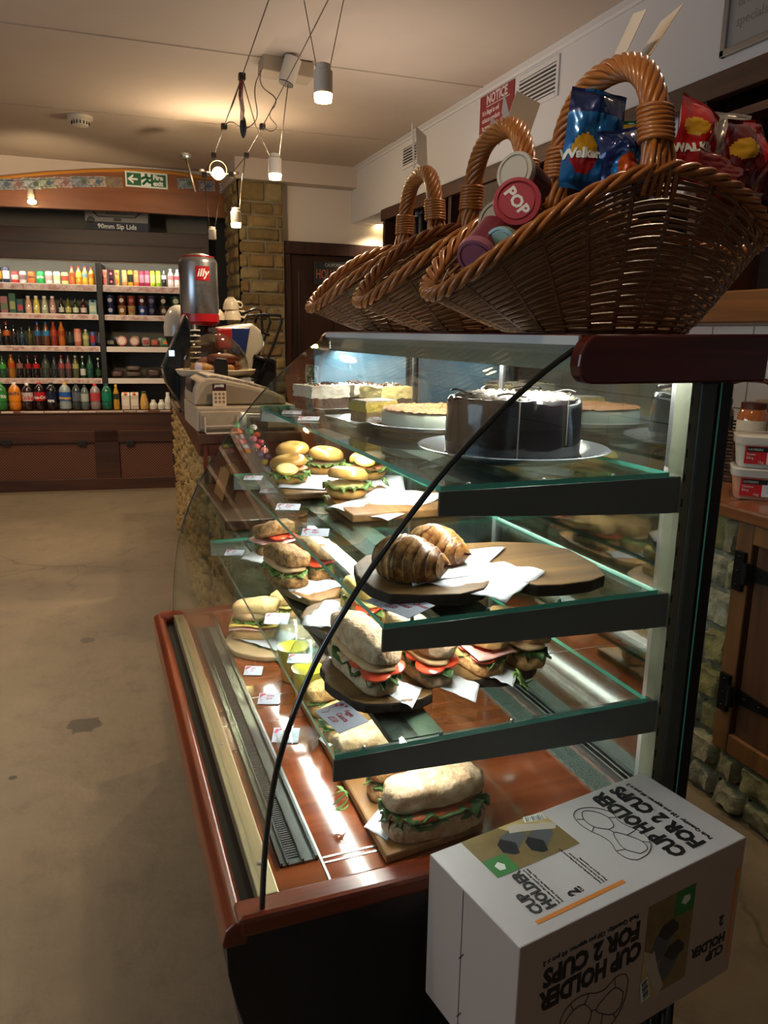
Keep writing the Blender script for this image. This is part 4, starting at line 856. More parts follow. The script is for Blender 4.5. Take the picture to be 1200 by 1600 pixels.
text('lettering', 'illy', .055, mk('white_ink', '#ece8e4', .5), ti, Mi(.247), bold=.0012, wrap=.1016, align='CENTER', shear=.25)
for s_, z, sz in [('CLASSICO', .2, .016), ('illy caffè', .152, .022), ('ESPRESSO', .1, .012)]: text('lettering', s_, sz, mk('grey_ink', '#5c5a58', .6), ti, Mi(z), wrap=.1012, align='CENTER')
# touch screen seen from the side
sc_ = thing('touch_screen', 'black touch screen of the till seen edge on, leaning left of the coffee tin', 'screen', tuple((.47, 3.95, .95)))
pp = [ony(u, v, 3.9) for u, v in [(292, 490), (300, 505), (300, 640), (293, 648), (262, 600), (256, 575)]]
g = G(); prism(g, [(p.x, max(p.z, .953)) for p in pp], 'y', 3.965, 4.09); obj('screen_body', g, mk('screen_black', '#10161c', .25, coat=.5), sc_, world=True, bevel=.006)
p = ony(268, 552, 3.96); g = G(); box(g, p.x - .012, p.x + .014, 3.96, 3.965, p.z - .014, p.z + .014); obj('light_patch', g, mk('screen_glow', '#cfe8f4', .3, emit=('#d8f0ff', 1.2)), sc_, world=True)
g = G(); box(g, .40, .52, 3.98, 4.08, .951, .965); obj('screen_foot', g, M_dk, sc_, world=True, bevel=.003)
# second grinder with pale cover
p = ony(277, 505, 4.7)
bl = thing('bean_grinder', 'white and black bean grinder standing left behind the coffee tin', 'coffee grinder', (p.x + .01, 4.7, .95))
g = G(); lathe(g, [(.05, .0), (.06, .02), (.05, .25), (.075, .34), (.085, .37)], 24); obj('base', g, M_dk, bl, smooth=True, auto=50)
g = G(); lathe(g, [(.086, .37), (.088, .42), (.075, .49), (.05, .53), (.02, .545), (0, .546)], 24, caps=False); obj('pale_hood', g, mk('hood_grey', '#b8b2a6', .25, coat=.4), bl, smooth=True)
# coffee machine
cm = thing('coffee_machine', 'white and blue espresso machine with black tubular cup rail behind the dome', 'coffee machine', (.85, 4.6, .95))
A = lambda u, v: ony(u, v, 4.4)
pp = [(A(u, v).x, A(u, v).z) for u, v in [(348, 512), (395, 505), (412, 520), (412, 545), (398, 560), (392, 590), (350, 590)]]
g = G(); prism(g, pp, 'y', 4.4, 4.85); obj('side_body', g, mk('machine_cream', '#a8a292', .4, coat=.3), cm, world=True, bevel=.015)
pp = [(A(u, v).x, A(u, v).z) for u, v in [(353, 512), (390, 512), (384, 548), (372, 556), (356, 545)]]
g = G(); prism(g, pp, 'y', 4.375, 4.405); obj('blue_panel', g, mk('machine_blue', '#1a2a5c', .3, coat=.5), cm, world=True, bevel=.006)
g = G(); box(g, .70, 1.0, 4.42, 4.85, .951, 1.2); obj('machine_base', g, M_dk, cm, world=True, bevel=.01)
for dy in (0, .3):
    g = G(); tube(g, [tuple(A(u, v) + Vector((0, dy, 0))) for u, v in ([(398, 505), (402, 492), (412, 491), (438, 493), (440, 503), (425, 545), (410, 578), (404, 592)])], .0085, 8); obj('tubular_rail', g, mk('rail_black', '#1c1b1a', .35, .4), cm, world=True, smooth=True)
g = G(); tube(g, [tuple(A(376, 492)), tuple(A(400, 482)), tuple(A(408, 486)), tuple(A(410, 520)), tuple(A(421, 524))], .008, 8); obj('steam_arm', g, mk('rail_black', ''), cm, world=True, smooth=True)
g = G(); tube(g, [tuple(A(396, 557)), tuple(A(428, 565))], .014, 10); obj('portafilter_handle', g, M_dk, cm, world=True, smooth=True)
g = G(); tube(g, [tuple(A(412, 533)), tuple(A(411, 560))], .004, 8); obj('steam_wand', g, M_alu, cm, world=True, smooth=True)
cuproot = None
M_cup = mk('cup_porcelain', '#d3c8b0', .2, coat=.4)
for i, (u, v, s_, l) in enumerate([(363, 500, 1.0, 'white cup upside down on the espresso machine, lower'), (361, 484, .9, 'white cup upside down on the espresso machine, upper'), (341, 500, .75, 'white cup upside down behind the coffee tin')]):
    p = ony(u, v, 4.55)
    if i == 0:
        c = cuproot = thing('coffee_cup', l, 'cup', p, -.3, 'cups on the espresso machine')
        g = G(); lathe(g, [(.05, 0), (.048, .03), (.035, .06), (.022, .072), (.022, .078), (0, .078)], 24, caps=False); obj('cup_body', g, M_cup, c, smooth=True, auto=60)
        g = G(); tube(g, [(.045, 0, .02), (.07, 0, .015), (.078, 0, .03), (.07, 0, .048), (.038, 0, .052)], .005, 8); obj('cup_handle', g, M_cup, c, smooth=True)
    else: c = dup(cuproot, p, .2 * i, l, scale=s_)
# tube of coloured sweets leaning inside the far end of the case
sw = thing('sweet_tube', 'clear tube of coloured wrapped sweets leaning in the far end of the case', 'sweets', (.49, 2.25, .934))
a, b = Vector((0, 0, .006)), Vector((-.055, .06, .145)); g = G(); tube(g, [a, b], .021, 14); obj('clear_tube', g, thin('dome_plastic', ''), sw, smooth=True)
cols = ['#e8e0e0', '#2f9a58', '#e8642c', '#e87090', '#c83048', '#e05048', '#f08878', '#584878', '#7a4a88', '#d8b828', '#4c3c78', '#8a90a8']
for i in range(12):
    t = (11 - i) / 11; q = a.lerp(b, .06 + .88 * t) + Vector((.008 * (-1) ** i, .004 * (i % 3 - 1), 0)); g = G(); blob(g, .012, .012, .009, q, 1, 10, 6, .002, 90, i); obj('wrapped_sweet', g, mk('sweet_' + cols[i], cols[i], .3, coat=.5), sw, smooth=True)
# ================================================================== BACK COUNTER, WALL SHELVES
M_oak = mk('counter_oak', '#8c5a32', .3, wood=('y', 12, '#6d4020'), coat=.4)
M_pine = mk('pine', '#7d5228', .5, wood=('z', 16, '#57361a'), coat=.1)
M_piney = mk('pine_y', '#7d5228', .5, wood=('y', 16, '#57361a'), coat=.1)
M_door = mk('plank_door', '#5f3a20', .5, wood=('z', 14, '#3c2212'))
bc = thing('back_counter', 'stone fronted back counter with oak worktop behind the glass case', 'counter', (1.95, 2.2, 0))
g = G(); box(g, 1.69, 2.25, -1.2, 5.0, 0, .868); obj('carcass', g, M_cw2, bc, world=True)
gs_ = [(-1.2, 1.645), (1.65, 5.02)]
for a, b in gs_: g = G(); box(g, 1.62, 2.25, a, b, .868, .905); obj('worktop', g, M_oak, bc, world=True, bevel=.008)
g = G(); masonry(g, 3.43, .868, 8, .13, .2, .028, ST + ['#8a8248', '#9c9458'], .014, 31, .006); g.xf(tr(1.672, 5.0, 0) @ rot(-PI / 2)); obj('stone_face', g, M_stone, bc, world=True, smooth=True, auto=60)
g = G(); masonry(g, 2.77, .19, 2, .1, .2, .028, ST, .014, 32, .006); g.xf(tr(1.672, 1.57, 0) @ rot(-PI / 2)); obj('stone_face', g, M_stone, bc, world=True, smooth=True, auto=60)
# framed plank doors
for y1 in (1.575, .55):
    g = G(); y0 = y1 - .9
    box(g, 1.638, 1.68, y1 - .055, y1, .19, .866); box(g, 1.638, 1.68, y0, y0 + .055, .19, .866); box(g, 1.638, 1.68, y0 + .055, y1 - .055, .81, .866); box(g, 1.638, 1.68, y0 + .055, y1 - .055, .19, .25)
    f = obj('door_frame', g, M_pine, bc, world=True, bevel=.004)
    g = G()
    y = y0 + .058
    while y < y1 - .06: yy = min(y + .128, y1 - .058); box(g, 1.65, 1.672, y, yy - .003, .253, .807); y += .13
    d = obj('plank_door', g, M_door, bc, world=True, bevel=.003)
    for z in (.73, .37):
        g = G(); box(g, 1.626, 1.638, y1 - .045, y1 - .012, z - .055, z + .055); tube(g, [(1.625, y1 - .058, z - .03), (1.625, y1 - .058, z + .03)], .009, 8)
        prism(g, [(y1 - .06, z - .022), (y1 - .06, z + .022), (y1 - .26, z + .007), (y1 - .30, z), (y1 - .26, z - .007)], 'x', 1.644, 1.65)
        for yy, zz in [(y1 - .028, z + .04), (y1 - .028, z), (y1 - .028, z - .04)]: lathe(g, [(.005, 0), (.003, .003)], 8); g.xf(tr(1.626, yy, zz) @ rot(-PI / 2, 'Y'), len(g.v) - 16)
        for yy in (y1 - .09, y1 - .14, y1 - .2): lathe(g, [(.005, 0), (.003, .003)], 8); g.xf(tr(1.644, yy, z) @ rot(-PI / 2, 'Y'), len(g.v) - 16)
        h = obj('iron_hinge', g, mk('iron', ''), d)
        for v in h.data.vertices: v.co -= bc.location
# tubs of spread
M_tub = mk('tub_white', '#d9d6cf', .3, coat=.2); M_lid = thin('tub_lid', '#ece9e4', 1.4, .15, white='#dcdad4', wfac=.75)
tub0 = None
for i, (z, l, c) in enumerate([(.906, 'plastic tub of reddish filling with red label, lower of the stacked pair', '#a86a54'), (.998, 'white plastic tub with red label stacked on the reddish tub', '#dcd8d0')]):
    t = thing('plastic_tub', l, 'tub', (1.80, 1.66, z), -.72 + .03 * i, 'stacked tubs on the back counter')
    g = G(); n_ = len(g.v)
    for k, (a, b, zz) in enumerate([(.062, .085, 0), (.07, .095, .072)]): pass
    def ring(a, b, zz, m=28): return [(math.copysign(abs(math.cos(2 * PI * q / m)) ** .35, math.cos(2 * PI * q / m)) * a, math.copysign(abs(math.sin(2 * PI * q / m)) ** .35, math.sin(2 * PI * q / m)) * b, zz) for q in range(m)]
    def loft(g, rs):
        m = len(rs[0]); vs = [p for r in rs for p in r]; fs = [(k * m + q, k * m + (q + 1) % m, (k + 1) * m + (q + 1) % m, (k + 1) * m + q) for k in range(len(rs) - 1) for q in range(m)]
        fs += [tuple(reversed(range(m))), tuple(range((len(rs) - 1) * m, len(rs) * m))]; g.add(vs, fs)
    loft(g, [ring(.075, .062, 0), ring(.085, .07, .074)]); obj('tub_body', g, mk('tubc_' + c, c, .35, n=(20, '#c8a08c' if i == 0 else '#c8c4bc', .3)), t, smooth=True, auto=40)
    g = G(); loft(g, [ring(.09, .075, .066), ring(.091, .076, .086), ring(.084, .069, .09)]); obj('tub_lid', g, M_lid, t, smooth=True, auto=40)
    g = G(); box(g, -.065, -.008, -.0715, -.067, .012, .062); obj('red_label', g, mk('label_red', '#c81c24', .5), t)
    g = G(); box(g, -.06, .005, -.0722, -.0715, .046, .06); obj('black_band', g, mk('label_black', '#16120f', .5), t)
    g = G(); box(g, -.008, .052, -.0715, -.067, .012, .052); obj('white_label', g, mk('label_white', '#e6e6ea', .5), t)
    for s_, x, zz, sz, m in [('CATERERS', -.058, .0495, .0085, M_sw), ('Prawn' if i else 'Chicken', -.06, .036, .009, M_sw), ('filling', -.06, .026, .009, M_sw), ('1kg', -.03, .014, .011, M_sw), ('use by', .005, .034, .007, M_black), ('12.08.24', .005, .022, .008, M_black)]: text('lettering', s_, sz, m, t, basis((x, -.0724, zz), (1, 0, 0), (0, 0, 1)))
g = None
ft = thing('spread_tub', 'translucent tub of spread with red and yellow label seen through the case back', 'tub', (1.72, 2.12, .906), .35)
g = G(); loft(g, [ring(.07, .07, 0), ring(.08, .08, .12)]); obj('tub_body', g, thin('tub_cloudy', '#eceae4', 1.4, .1, white='#d8d8d2', wfac=.65), ft, smooth=True, auto=40)
g = G(); loft(g, [ring(.084, .084, .116), ring(.084, .084, .13)]); obj('tub_lid', g, M_lid, ft, smooth=True, auto=40)
g = G(); box(g, -.055, .03, -.083, -.08, .02, .1); obj('yellow_label', g, mk('label_yellow', '#d8b83c', .5), ft)
g = G(); blob(g, .036, .002, .02, (-.012, -.084, .07), .9, 20, 8); obj('red_badge', g, mk('label_brick', '#8c2c1c', .5), ft)
text('lettering', 'FLORA', .022, M_sw, ft, basis((-.043, -.0865, .062), (1, 0, 0), (0, 0, 1)), bold=.0008, sx=.95)

# ---- wicker weaving helper
def ell(a, b, th, e=1.0):
    c, s = math.cos(th), math.sin(th); return a * math.copysign(abs(c) ** e, c), b * math.copysign(abs(s) ** e, s)
def basket_weave(a0, b0, a1, b1, rim, rows, stakes, r=.0028, e=.9, curve=.0, base=.0):
    """returns (weave, stakes) gathers; rim(th)->height"""
    gw = G(); gsx = G(); gsx.cur = 0
    def pt(th, t, off=0):
        k = t ** (1 - curve) if t > 0 else 0
        a, b = a0 + (a1 - a0) * k, b0 + (b1 - b0) * k; x, y = ell(a + off, b + off, th, e); return Vector((x, y, base + (rim(th) - base) * t))
    N = stakes * 4
    for q in range(rows):
        t = (q + .5) / rows
        tube(gw, [pt(2 * PI * i / N, t, .0032 * math.cos(2 * PI * i / N * stakes / 2 + PI * (q % 2)) * 1.0) for i in range(N)], r, 5, closed=True)
    for k in range(stakes):
        th = 2 * PI * (k + .5) / stakes; tube(gsx, [pt(th, i / 6) for i in range(7)], r * 1.15, 5)
    return gw, gsx, pt
jb = thing('wicker_tray_basket', 'dark wicker basket with loop handle holding jars on the back counter', 'basket', (2.0, 1.93, .906), 0)
gw, gx, pt = basket_weave(.13, .15, .17, .2, lambda th: .17, 15, 20, .004)
M_wd = mk('wicker_dark', '#38261a', .5, vcol=False, n=(60, '#5a4028', .3))
obj('woven_side', gw, M_wd, jb, smooth=True); obj('stakes', gx, M_wd, jb, smooth=True)
g = G(); lathe(g, [(.13, 0), (.13, .006)], 24, sy=1.15); obj('basket_floor', g, M_wd, jb)
g = G(); tube(g, [(0, -.2 * math.cos(a), .17 + .15 * math.sin(a)) for a in [PI * k / 14 for k in range(15)]], .008, 8); obj('loop_handle', g, mk('handle_dark', '#3c1c14', .35), jb, smooth=True)
for i, (x, y, c, l) in enumerate([(-.07, -.08, '#9c5a30', 'glass jar of orange preserve with brown lid in the wicker basket, nearest'), (-.06, .07, '#5a4a38', 'dark glass jar with white lettering in the wicker basket, far side'), (.05, -.02, '#6a2c1c', 'red brown glass jar in the wicker basket, against the wall')]):
    t = thing('glass_jar', l, 'jar', (2.0 + x, 1.93 + y, 1.02), 0, 'jars in the wicker basket')
    g = G(); lathe(g, [(.04, 0), (.045, .01), (.045, .1), (.036, .12)], 20); obj('jar_body', g, mk('jar_' + c, c, .1, coat=.8), t, smooth=True, auto=50)
    g = G(); lathe(g, [(.038, .12), (.038, .138), (.034, .14)], 20); obj('jar_lid', g, mk('jar_lid_%d' % i, ['#4a2418', '#1c1c1c', '#b8a488'][i], .4, .2), t, smooth=True, auto=50)
    g = G(); lathe(g, [(.0456, .03), (.0456, .085)], 20, caps=False); obj('jar_label', g, mk('jar_label_%d' % i, ['#c8c0b0', '#2a2a24', '#bfb4a0'][i], .6), t, smooth=True)
# ---- wall shelf unit
su = thing('wall_shelf_unit', 'dark rustic wooden wall shelf unit with open compartments under the white bulkhead', 'shelf unit', (2.09, 3.2, 1.40))
SX = 1.93
g = G(); box(g, SX - .02, SX + .02, -1.0, 5.2, 2.095, 2.17); obj('top_beam', g, M_dwy, su, world=True, bevel=.005)
g = G(); box(g, SX - .02, 2.24, -1.0, 5.2, 1.4, 1.5); obj('bottom_beam', g, M_piney, su, world=True, bevel=.006)
g = G(); box(g, 2.22, 2.245, -1.0, 5.2, 1.5, 2.16); box(g, SX + .02, 2.22, -1, 5.2, 2.14, 2.16); obj('back_boards', g, mk('unit_dark', '#1c110b', .7), su, world=True)
ups = [5.16, 4.78, 4.12, 3.83, 3.36, 2.98, 2.60, 2.20, 1.2, .2, -.9]
for y in ups: g = G(); box(g, SX - .01, 2.22, y - .018, y + .018, 1.5, 2.14); obj('upright', g, M_dw, su, world=True, bevel=.003)
SZ = 1.83
for a, b in [(5.14, 4.8), (4.76, 4.14), (4.1, 3.85), (3.34, 3.0), (2.96, 2.62), (2.58, 2.22)]: g = G(); box(g, SX + .01, 2.22, b, a, SZ - .02, SZ); obj('shelf_board', g, M_dwy, su, world=True)
g = G(); box(g, SX, 2.22, .22, 2.18, 2.02, 2.045); obj('shelf_board', g, M_dwy, su, world=True)
g = G(); box(g, SX - .016, SX + .004, 3.38, 3.81, 1.5, 2.09); hd_ = obj('carved_door', g, mk('grey_wood', '#4a3524', .6, wood=('z', 10, '#33241a')), su, world=True, bevel=.004)
e = text('lettering', 'TOBACCO', .085, mk('carved_ink', '#8c8070', .8), hd_, basis((SX - .017, 3.78, 1.9), (0, -1, 0), (0, 0, 1)), sx=.9)
for v in e.data.vertices: v.co -= su.location
g = G(); tube(g, [(SX - .02, 3.80, 1.98), (SX - .02, 3.80, 2.06)], .01, 8); e = obj('black_hinge', g, mk('iron', ''), hd_)
for v in e.data.vertices: v.co -= su.location
def shelf_item(kind, u, v0, v1, wd_, c, cap, lbl, cat, txt=None):
    p = onx(u, (v0 + v1) / 2, 2.0); h = max(onx(u, v0, 2.0).z - SZ, .05)
    t = thing(kind, lbl, cat, (2.0, p.y, SZ + .0005), 0)
    if kind == 'box_pack':
        g = G(); box(g, -.025, .05, -wd_, wd_, 0, h); obj('carton', g, gm(c), t)
        g = G(); lathe(g, [(wd_ * .78, 0), (wd_ * .78, .001)], 24); g.xf(tr(-.025, 0, h * .62) @ rot(-PI / 2, 'Y')); obj('round_badge', g, gm(cap), t)
        g = G(); lathe(g, [(wd_ * .5, 0), (wd_ * .5, .001)], 24); g.xf(tr(-.0262, 0, h * .62) @ rot(-PI / 2, 'Y')); obj('badge_centre', g, gm('#e8e6ea'), t)
    else:
        g = G(); lathe(g, [(wd_, 0), (wd_, h * .72), (wd_ * .7, h * .76)], 18); obj('body', g, gm(c), t, smooth=True, auto=40)
        g = G(); lathe(g, [(wd_ * .82, h * .76), (wd_ * .82, h)], 18); obj('cap', g, gm(cap), t, smooth=True, auto=40)
shelf_item('bottle', 655, 318, 0, .03, '#16181a', '#8a8c8c', 'black bottle with grey cap on the wall shelf, framed by the farthest handle', 'bottle')
shelf_item('bottle', 664, 312, 0, .026, '#1c1c1c', '#2a2a2a', 'all black bottle beside the grey capped bottle on the wall shelf', 'bottle')
shelf_item('box_pack', 647, 325, 0, .03, '#a86a28', '#d8a858', 'orange packet at the left of the bottles on the wall shelf', 'packet')
shelf_item('bottle', 693, 318, 0, .03, '#8c6a60', '#b8a8a0', 'pinkish spray can on the wall shelf right of the farthest handle', 'can')
shelf_item('box_pack', 962, 203, 0, .022, '#c8b8b0', '#b03c48', 'pink and white packet on the wall shelf behind the blue crisps', 'packet')
shelf_item('box_pack', 977, 200, 0, .022, '#b8a0a0', '#a83040', 'red and white packet on the wall shelf beside the upright', 'packet')
shelf_item('bottle', 1042, 178, 0, .022, '#4c5054', '#c8c4bc', 'clear bottle with white cap on the wall shelf, nearer the handle', 'bottle')
shelf_item('bottle', 1056, 175, 0, .022, '#44484c', '#ccc8c0', 'clear bottle with white cap on the wall shelf, beside the blue boxes', 'bottle')
shelf_item('box_pack', 1071, 166, 0, .026, '#cfd0d8', '#1c3c90', 'white box with blue round badge on the wall shelf, left of two', 'box')
shelf_item('box_pack', 1090, 160, 0, .028, '#d4d5dc', '#1c3c90', 'white box with blue round badge on the wall shelf, right of two', 'box')
# notice, vents, framed board on the bulkhead
BX = 1.93
nb = thing('notice_sign', 'dark red tobacco notice sign with white lettering on the white bulkhead', 'sign', (BX, 3.62, 2.42))
a, b = onx(753, 137, BX), onx(806, 112, BX); c_ = onx(755, 209, BX)
yl, yr, zt_, zb_ = a.y, b.y, 2.512, c_.z - .012
g = G(); box(g, BX - .006, BX, yr, yl, zb_, zt_); obj('panel', g, mk('notice_red', '#7a1820', .4), nb, world=True, bevel=.001)
W_ = yl - yr
def ntext(s, z, size, dx=.04, par=nb, sx=.8, bold=.0008): 
    e = text('lettering', s, size, mk('notice_white', '#c8b8b8', .5), par, basis((BX - .0062, yl - dx, z), (0, -1, 0), (0, 0, 1)), sx=sx, bold=bold)
    for v in e.data.vertices: v.co -= par.location
ntext('NOTICE', zb_ + .135, .06, .07, sx=.95, bold=.002)
g = G(); box(g, BX - .0066, BX - .006, yl - .30, yl - .07, zb_ + .123, zb_ + .127); obj('underline', g, mk('notice_white', ''), nb, world=True)
for i, s_ in enumerate(['It is illegal to sell', 'tobacco products', 'to persons under 18']): ntext(s_, zb_ + .09 - i * .034, .032, .03)
def vent(label, ya, yb, za, zb, n):
    t = thing('air_vent', label, 'vent', (BX, (ya + yb) / 2, (za + zb) / 2)); g = G()
    for q in [(ya, yb, za - .02, za), (ya, yb, zb, zb + .02), (ya - .02, ya, za - .02, zb + .02), (yb, yb + .02, za - .02, zb + .02)]: box(g, BX - .008, BX, *q)
    obj('vent_frame', g, M_bulk, t, world=True, bevel=.002)
    g = G(); box(g, BX - .002, BX - .0005, ya, yb, za, zb); obj('dark_backing', g, M_black, t, world=True)
    for k in range(n): z = za + (k + .5) * (zb - za) / n; g = G(); box(g, BX - .008, BX - .002, ya, yb, z - .0028, z + .0028); obj('vent_slat', g, M_bulk, t, world=True)
vent('white louvred vent on the bulkhead right of the red notice', onx(872, 95, BX).y, onx(814, 120, BX).y, 2.365, 2.485, 7)
vent('small white louvred vent on the bulkhead behind the farthest handle', 4.62, 4.84, 2.38, 2.48, 6)
fb = thing('framed_board', 'grey framed menu board with faint handwriting mounted on the bulkhead, top right', 'board', (BX, 1.7, 2.37))
ye = onx(1132, 60, BX).y
g = G(); box(g, BX - .006, BX, 1.1, ye, 2.225, 2.535); obj('board_face', g, mk('board_grey', '#8a8884', .5), fb, world=True)
g = G(); box(g, BX - .016, BX, 1.1, ye, 2.21, 2.232); box(g, BX - .016, BX, ye - .02, ye, 2.21, 2.538); obj('board_frame', g, mk('frame_silver', '#8f8c88', .35, .6), fb, world=True, bevel=.003)
for i, s_ in enumerate(['Toasted', 'paninis, hot', 'drinks & more', 'specials today']):
    e = text('lettering', s_, .04, mk('board_ink', '#716d69', .7), fb, basis((BX - .0065, ye - .05, 2.45 - i * .055), (0, -1, 0), (0, 0, 1)))
    for v in e.data.vertices: v.co -= fb.location
# ================================================================== WICKER BASKETS ON THE HOOD
M_wk = mk('wicker', '#8a5f34', .42, n=(45, '#6b4524', .3), coat=.15)
M_wk2 = mk('wicker_stake', '#7a5230', .45, n=(45, '#5c3c20', .3))
M_rim = mk('wicker_rim', '#b06c2c', .35, n=(40, '#8c501c', .3), coat=.3)
M_card = mk('tag_card', '#cbbfae', .7)
def rimz(th):
    c = math.cos(th); return .245 - (.19 if c < 0 else .09) * abs(c) ** 1.8
gw, gx, bpt = basket_weave(.18, .10, .33, .17, rimz, 27, 26, .0034, 1.0, .12, .004)
gr_ = G()
N = 160
for k in range(4):
    pts = []
    for i in range(N):
        th = 2 * PI * i / N; P_ = bpt(th, 1.0, .002) ; T_ = (bpt(th + .01, 1.0) - bpt(th - .01, 1.0)).normalized(); up = Vector((0, 0, 1)); up = (up - T_ * up.dot(T_)).normalized(); sd = T_.cross(up)
        a = 14 * th + k * PI / 2; pts.append(P_ + up * (.004 + .0075 * math.sin(a)) + sd * (.0095 * math.cos(a)))
    tube(gr_, pts, .0052, 6, closed=True)
# handle arch
def arch_pt(a):  # a 0..PI
    c, s = math.cos(a), math.sin(a)
    return Vector((-.02 * c - .018, -.158 * math.copysign(abs(c) ** .8, c), .235 + .19 * s ** .75))
NA = 90; ap = [arch_pt(PI * i / NA) for i in range(NA + 1)]; T_, U_ = frames(ap)
gh = G()
tube(gh, ap, .012, 10)
for k in range(9):
    pts = []
    for i in range(NA + 1):
        V_ = T_[i].cross(U_[i]); a = 2 * PI * k / 9 + i / NA * 2 * PI * 2.6; pts.append(ap[i] + (U_[i] * math.cos(a) + V_ * math.sin(a)) * .0155)
    tube(gh, pts, .0062, 7)
gb = []
for s in (0, 1):
    g = G(); p = arch_pt(PI * (.06 if s == 0 else .94)); q = arch_pt(PI * (.14 if s == 0 else .86))
    for k in range(8): c = p.lerp(q, k / 7); tube(g, [c + Vector((.0245 * math.cos(a), .0245 * math.sin(a), .001 * math.sin(a * 2 + k))) for a in [2 * PI * j / 20 for j in range(20)]], .0042, 6, closed=True)
    e = arch_pt(0 if s == 0 else PI)
    for k in range(5):
        x = (k - 2) * .009; sg = -1 if s == 0 else 1; tube(g, [p + Vector((x * .8, sg * .014, 0)), e + Vector((x * 1.4, sg * .02, .005)), e + Vector((x * 1.6, sg * .012, -.03))], .0045, 6)
    gb.append(g)
bk_ = thing('wicker_basket', 'nearest large wicker basket on the case, filled with crisp packets', 'basket', (.86, 1.2, 1.355), .04, 'wicker baskets on the case')
obj('woven_side', gw, M_wk, bk_, smooth=True); obj('stakes', gx, M_wk2, bk_, smooth=True); obj('rim', gr_, M_rim, bk_, smooth=True)
g = G(); lathe(g, [(.178, 0), (.178, .008)], 30, sy=.57); obj('basket_floor', g, M_wk2, bk_)
h = obj('handle', gh, M_rim, bk_, smooth=True)
for g in gb: obj('handle_binding', g, M_rim, h, smooth=True)
b2 = dup(bk_, (.875, 1.6, 1.355), .02, 'middle wicker basket on the case, partly hidden by the nearest one')
b3 = dup(bk_, (.87, 2.02, 1.355), .0, 'farthest wicker basket on the case, its left tip clear against the door', scale=.96)
def card(u0, v0, u1, v1, y, dy, w, lab, k):
    """blank card standing on a handle; bottom pixel, top pixel"""
    a, b = ony(u0, v0, y), ony(u1, v1, y + dy); n = thing('blank_card', lab, 'card', a, 0, 'cards clipped to the basket handles'); d = b - a; wv = Vector(w) / 2
    g = G(); q = [-wv, wv, d + wv, d - wv]; nn = d.cross(wv).normalized() * .0007; g.add([p - nn for p in q] + [p + nn for p in q], [(0, 1, 2, 3), (7, 6, 5, 4), (0, 4, 5, 1), (1, 5, 6, 2), (2, 6, 7, 3), (3, 7, 4, 0)]); obj('card', g, M_card, n)
card(962, 100, 1000, 18, 1.19, 0, (.012, .05, .012), 'blank white card leaning up from the top of the nearest handle, left one', 0)
card(1000, 98, 1050, 20, 1.2, .02, (.004, .06, -.008), 'narrow blank card seen edge on, right of the nearest handle top', 1)
card(808, 204, 826, 152, 1.55, 0, (.058, .0, -.018), 'large blank card on the middle handle in front of the red notice', 2)
card(796, 204, 786, 160, 1.62, 0, (.012, .03, -.03), 'small blank card leaning left on the middle handle', 3)
card(783, 220, 767, 190, 1.7, 0, (.006, .03, -.012), 'thin blank card at the left of the middle handle', 4)
card(660, 262, 658, 205, 1.96, 0, (.03, .0, -.02), 'upright blank card on the farthest handle, facing the camera', 5)
card(647, 262, 644, 192, 2.05, 0, (.008, .03, 0), 'upright blank card on the farthest handle, seen edge on', 6)

# ---- crisp packets
def packet(name, lab, loc, rz, tilt, roll, W_, H_, T, colf, mats, seed, crumple=.012, txt=None):
    t = thing(name, lab, 'crisps', loc, rz, 'crisp packets in the nearest basket'); t.rotation_euler = (tilt, roll, rz)
    NU, NV = 34, 40
    def S_(s, q, side):
        bul = (max(0, math.sin(PI * min(max((s - .02) / .96, 0), 1))) ** .55) * (max(0, math.sin(PI * min(max((q - .05) / .9, 0), 1))) ** .5)
        p = Vector(((s - .5) * W_ * (1 - .07 * bul), 0, q * H_)); n1 = mnoise.noise(Vector((s * 3.2, q * 3.2, seed))) + .5 * abs(mnoise.noise(Vector((s * 8, q * 8, seed + side * 5)))); edge = abs(2 * q - 1)
        p.y = side * (T * bul + crumple * n1 * (.2 + bul) * .9) + crumple * .9 * mnoise.noise(Vector((s * 2.5, q * 2.5, seed + 9)))
        if bul < .02: p.y = crumple * .9 * mnoise.noise(Vector((s * 2.5, q * 2.5, seed + 9)))
        return p
    for side, nm in ((-1, 'front'), (1, 'back')):
        g = G(); sheet(g, lambda s, q: S_(s, q, side), NU, NV); 
        if side == 1: g.f = [tuple(reversed(f)) for f in g.f]
        if side == -1:
            for k in range(len(g.f)): i, j = k % NU, k // NU; g.mi[k] = colf((i + .5) / NU, (j + .5) / NV)
        obj('packet_' + nm, g, mats if side == -1 else [mats[0]], t, smooth=True)
    if txt:
        s_, size, cx, cy, slant, mt = txt
        e = text('lettering', s_, size, mt, t, Matrix(), bold=.001, align='CENTER')
        for v in e.data.vertices:
            x, y, z = v.co; s = .5 + (x * math.cos(slant) - y * math.sin(slant)) / W_ + cx; q = cy + (x * math.sin(slant) + y * math.cos(slant)) / H_; v.co = S_(s, q, -1) - Vector((0, .0015 - z, 0))
    return t
foil = lambda n_, c: mk('foil_' + n_, c, .22, .35, coat=.6)
def el(s, q, cx, cy, a, b): return ((s - cx) / a) ** 2 + ((q - cy) / b) ** 2 < 1
bl, nv_, rd, dr, yl_, wh_, gn, sv = foil('blue', '#1260a0'), foil('navy', '#14285c'), foil('red', '#c0181c'), foil('darkred', '#6c0c14'), foil('yellow', '#e0a824'), foil('white', '#d8d4cc'), foil('green', '#1c5a30'), foil('silver', '#a8a49c')
def cblue(s, q): return 1 if q > .74 else (3 if el(s, q, .32, .34, .24, .2) and q > .36 else (2 if el(s, q, .32, .34, .24, .2) else 0))
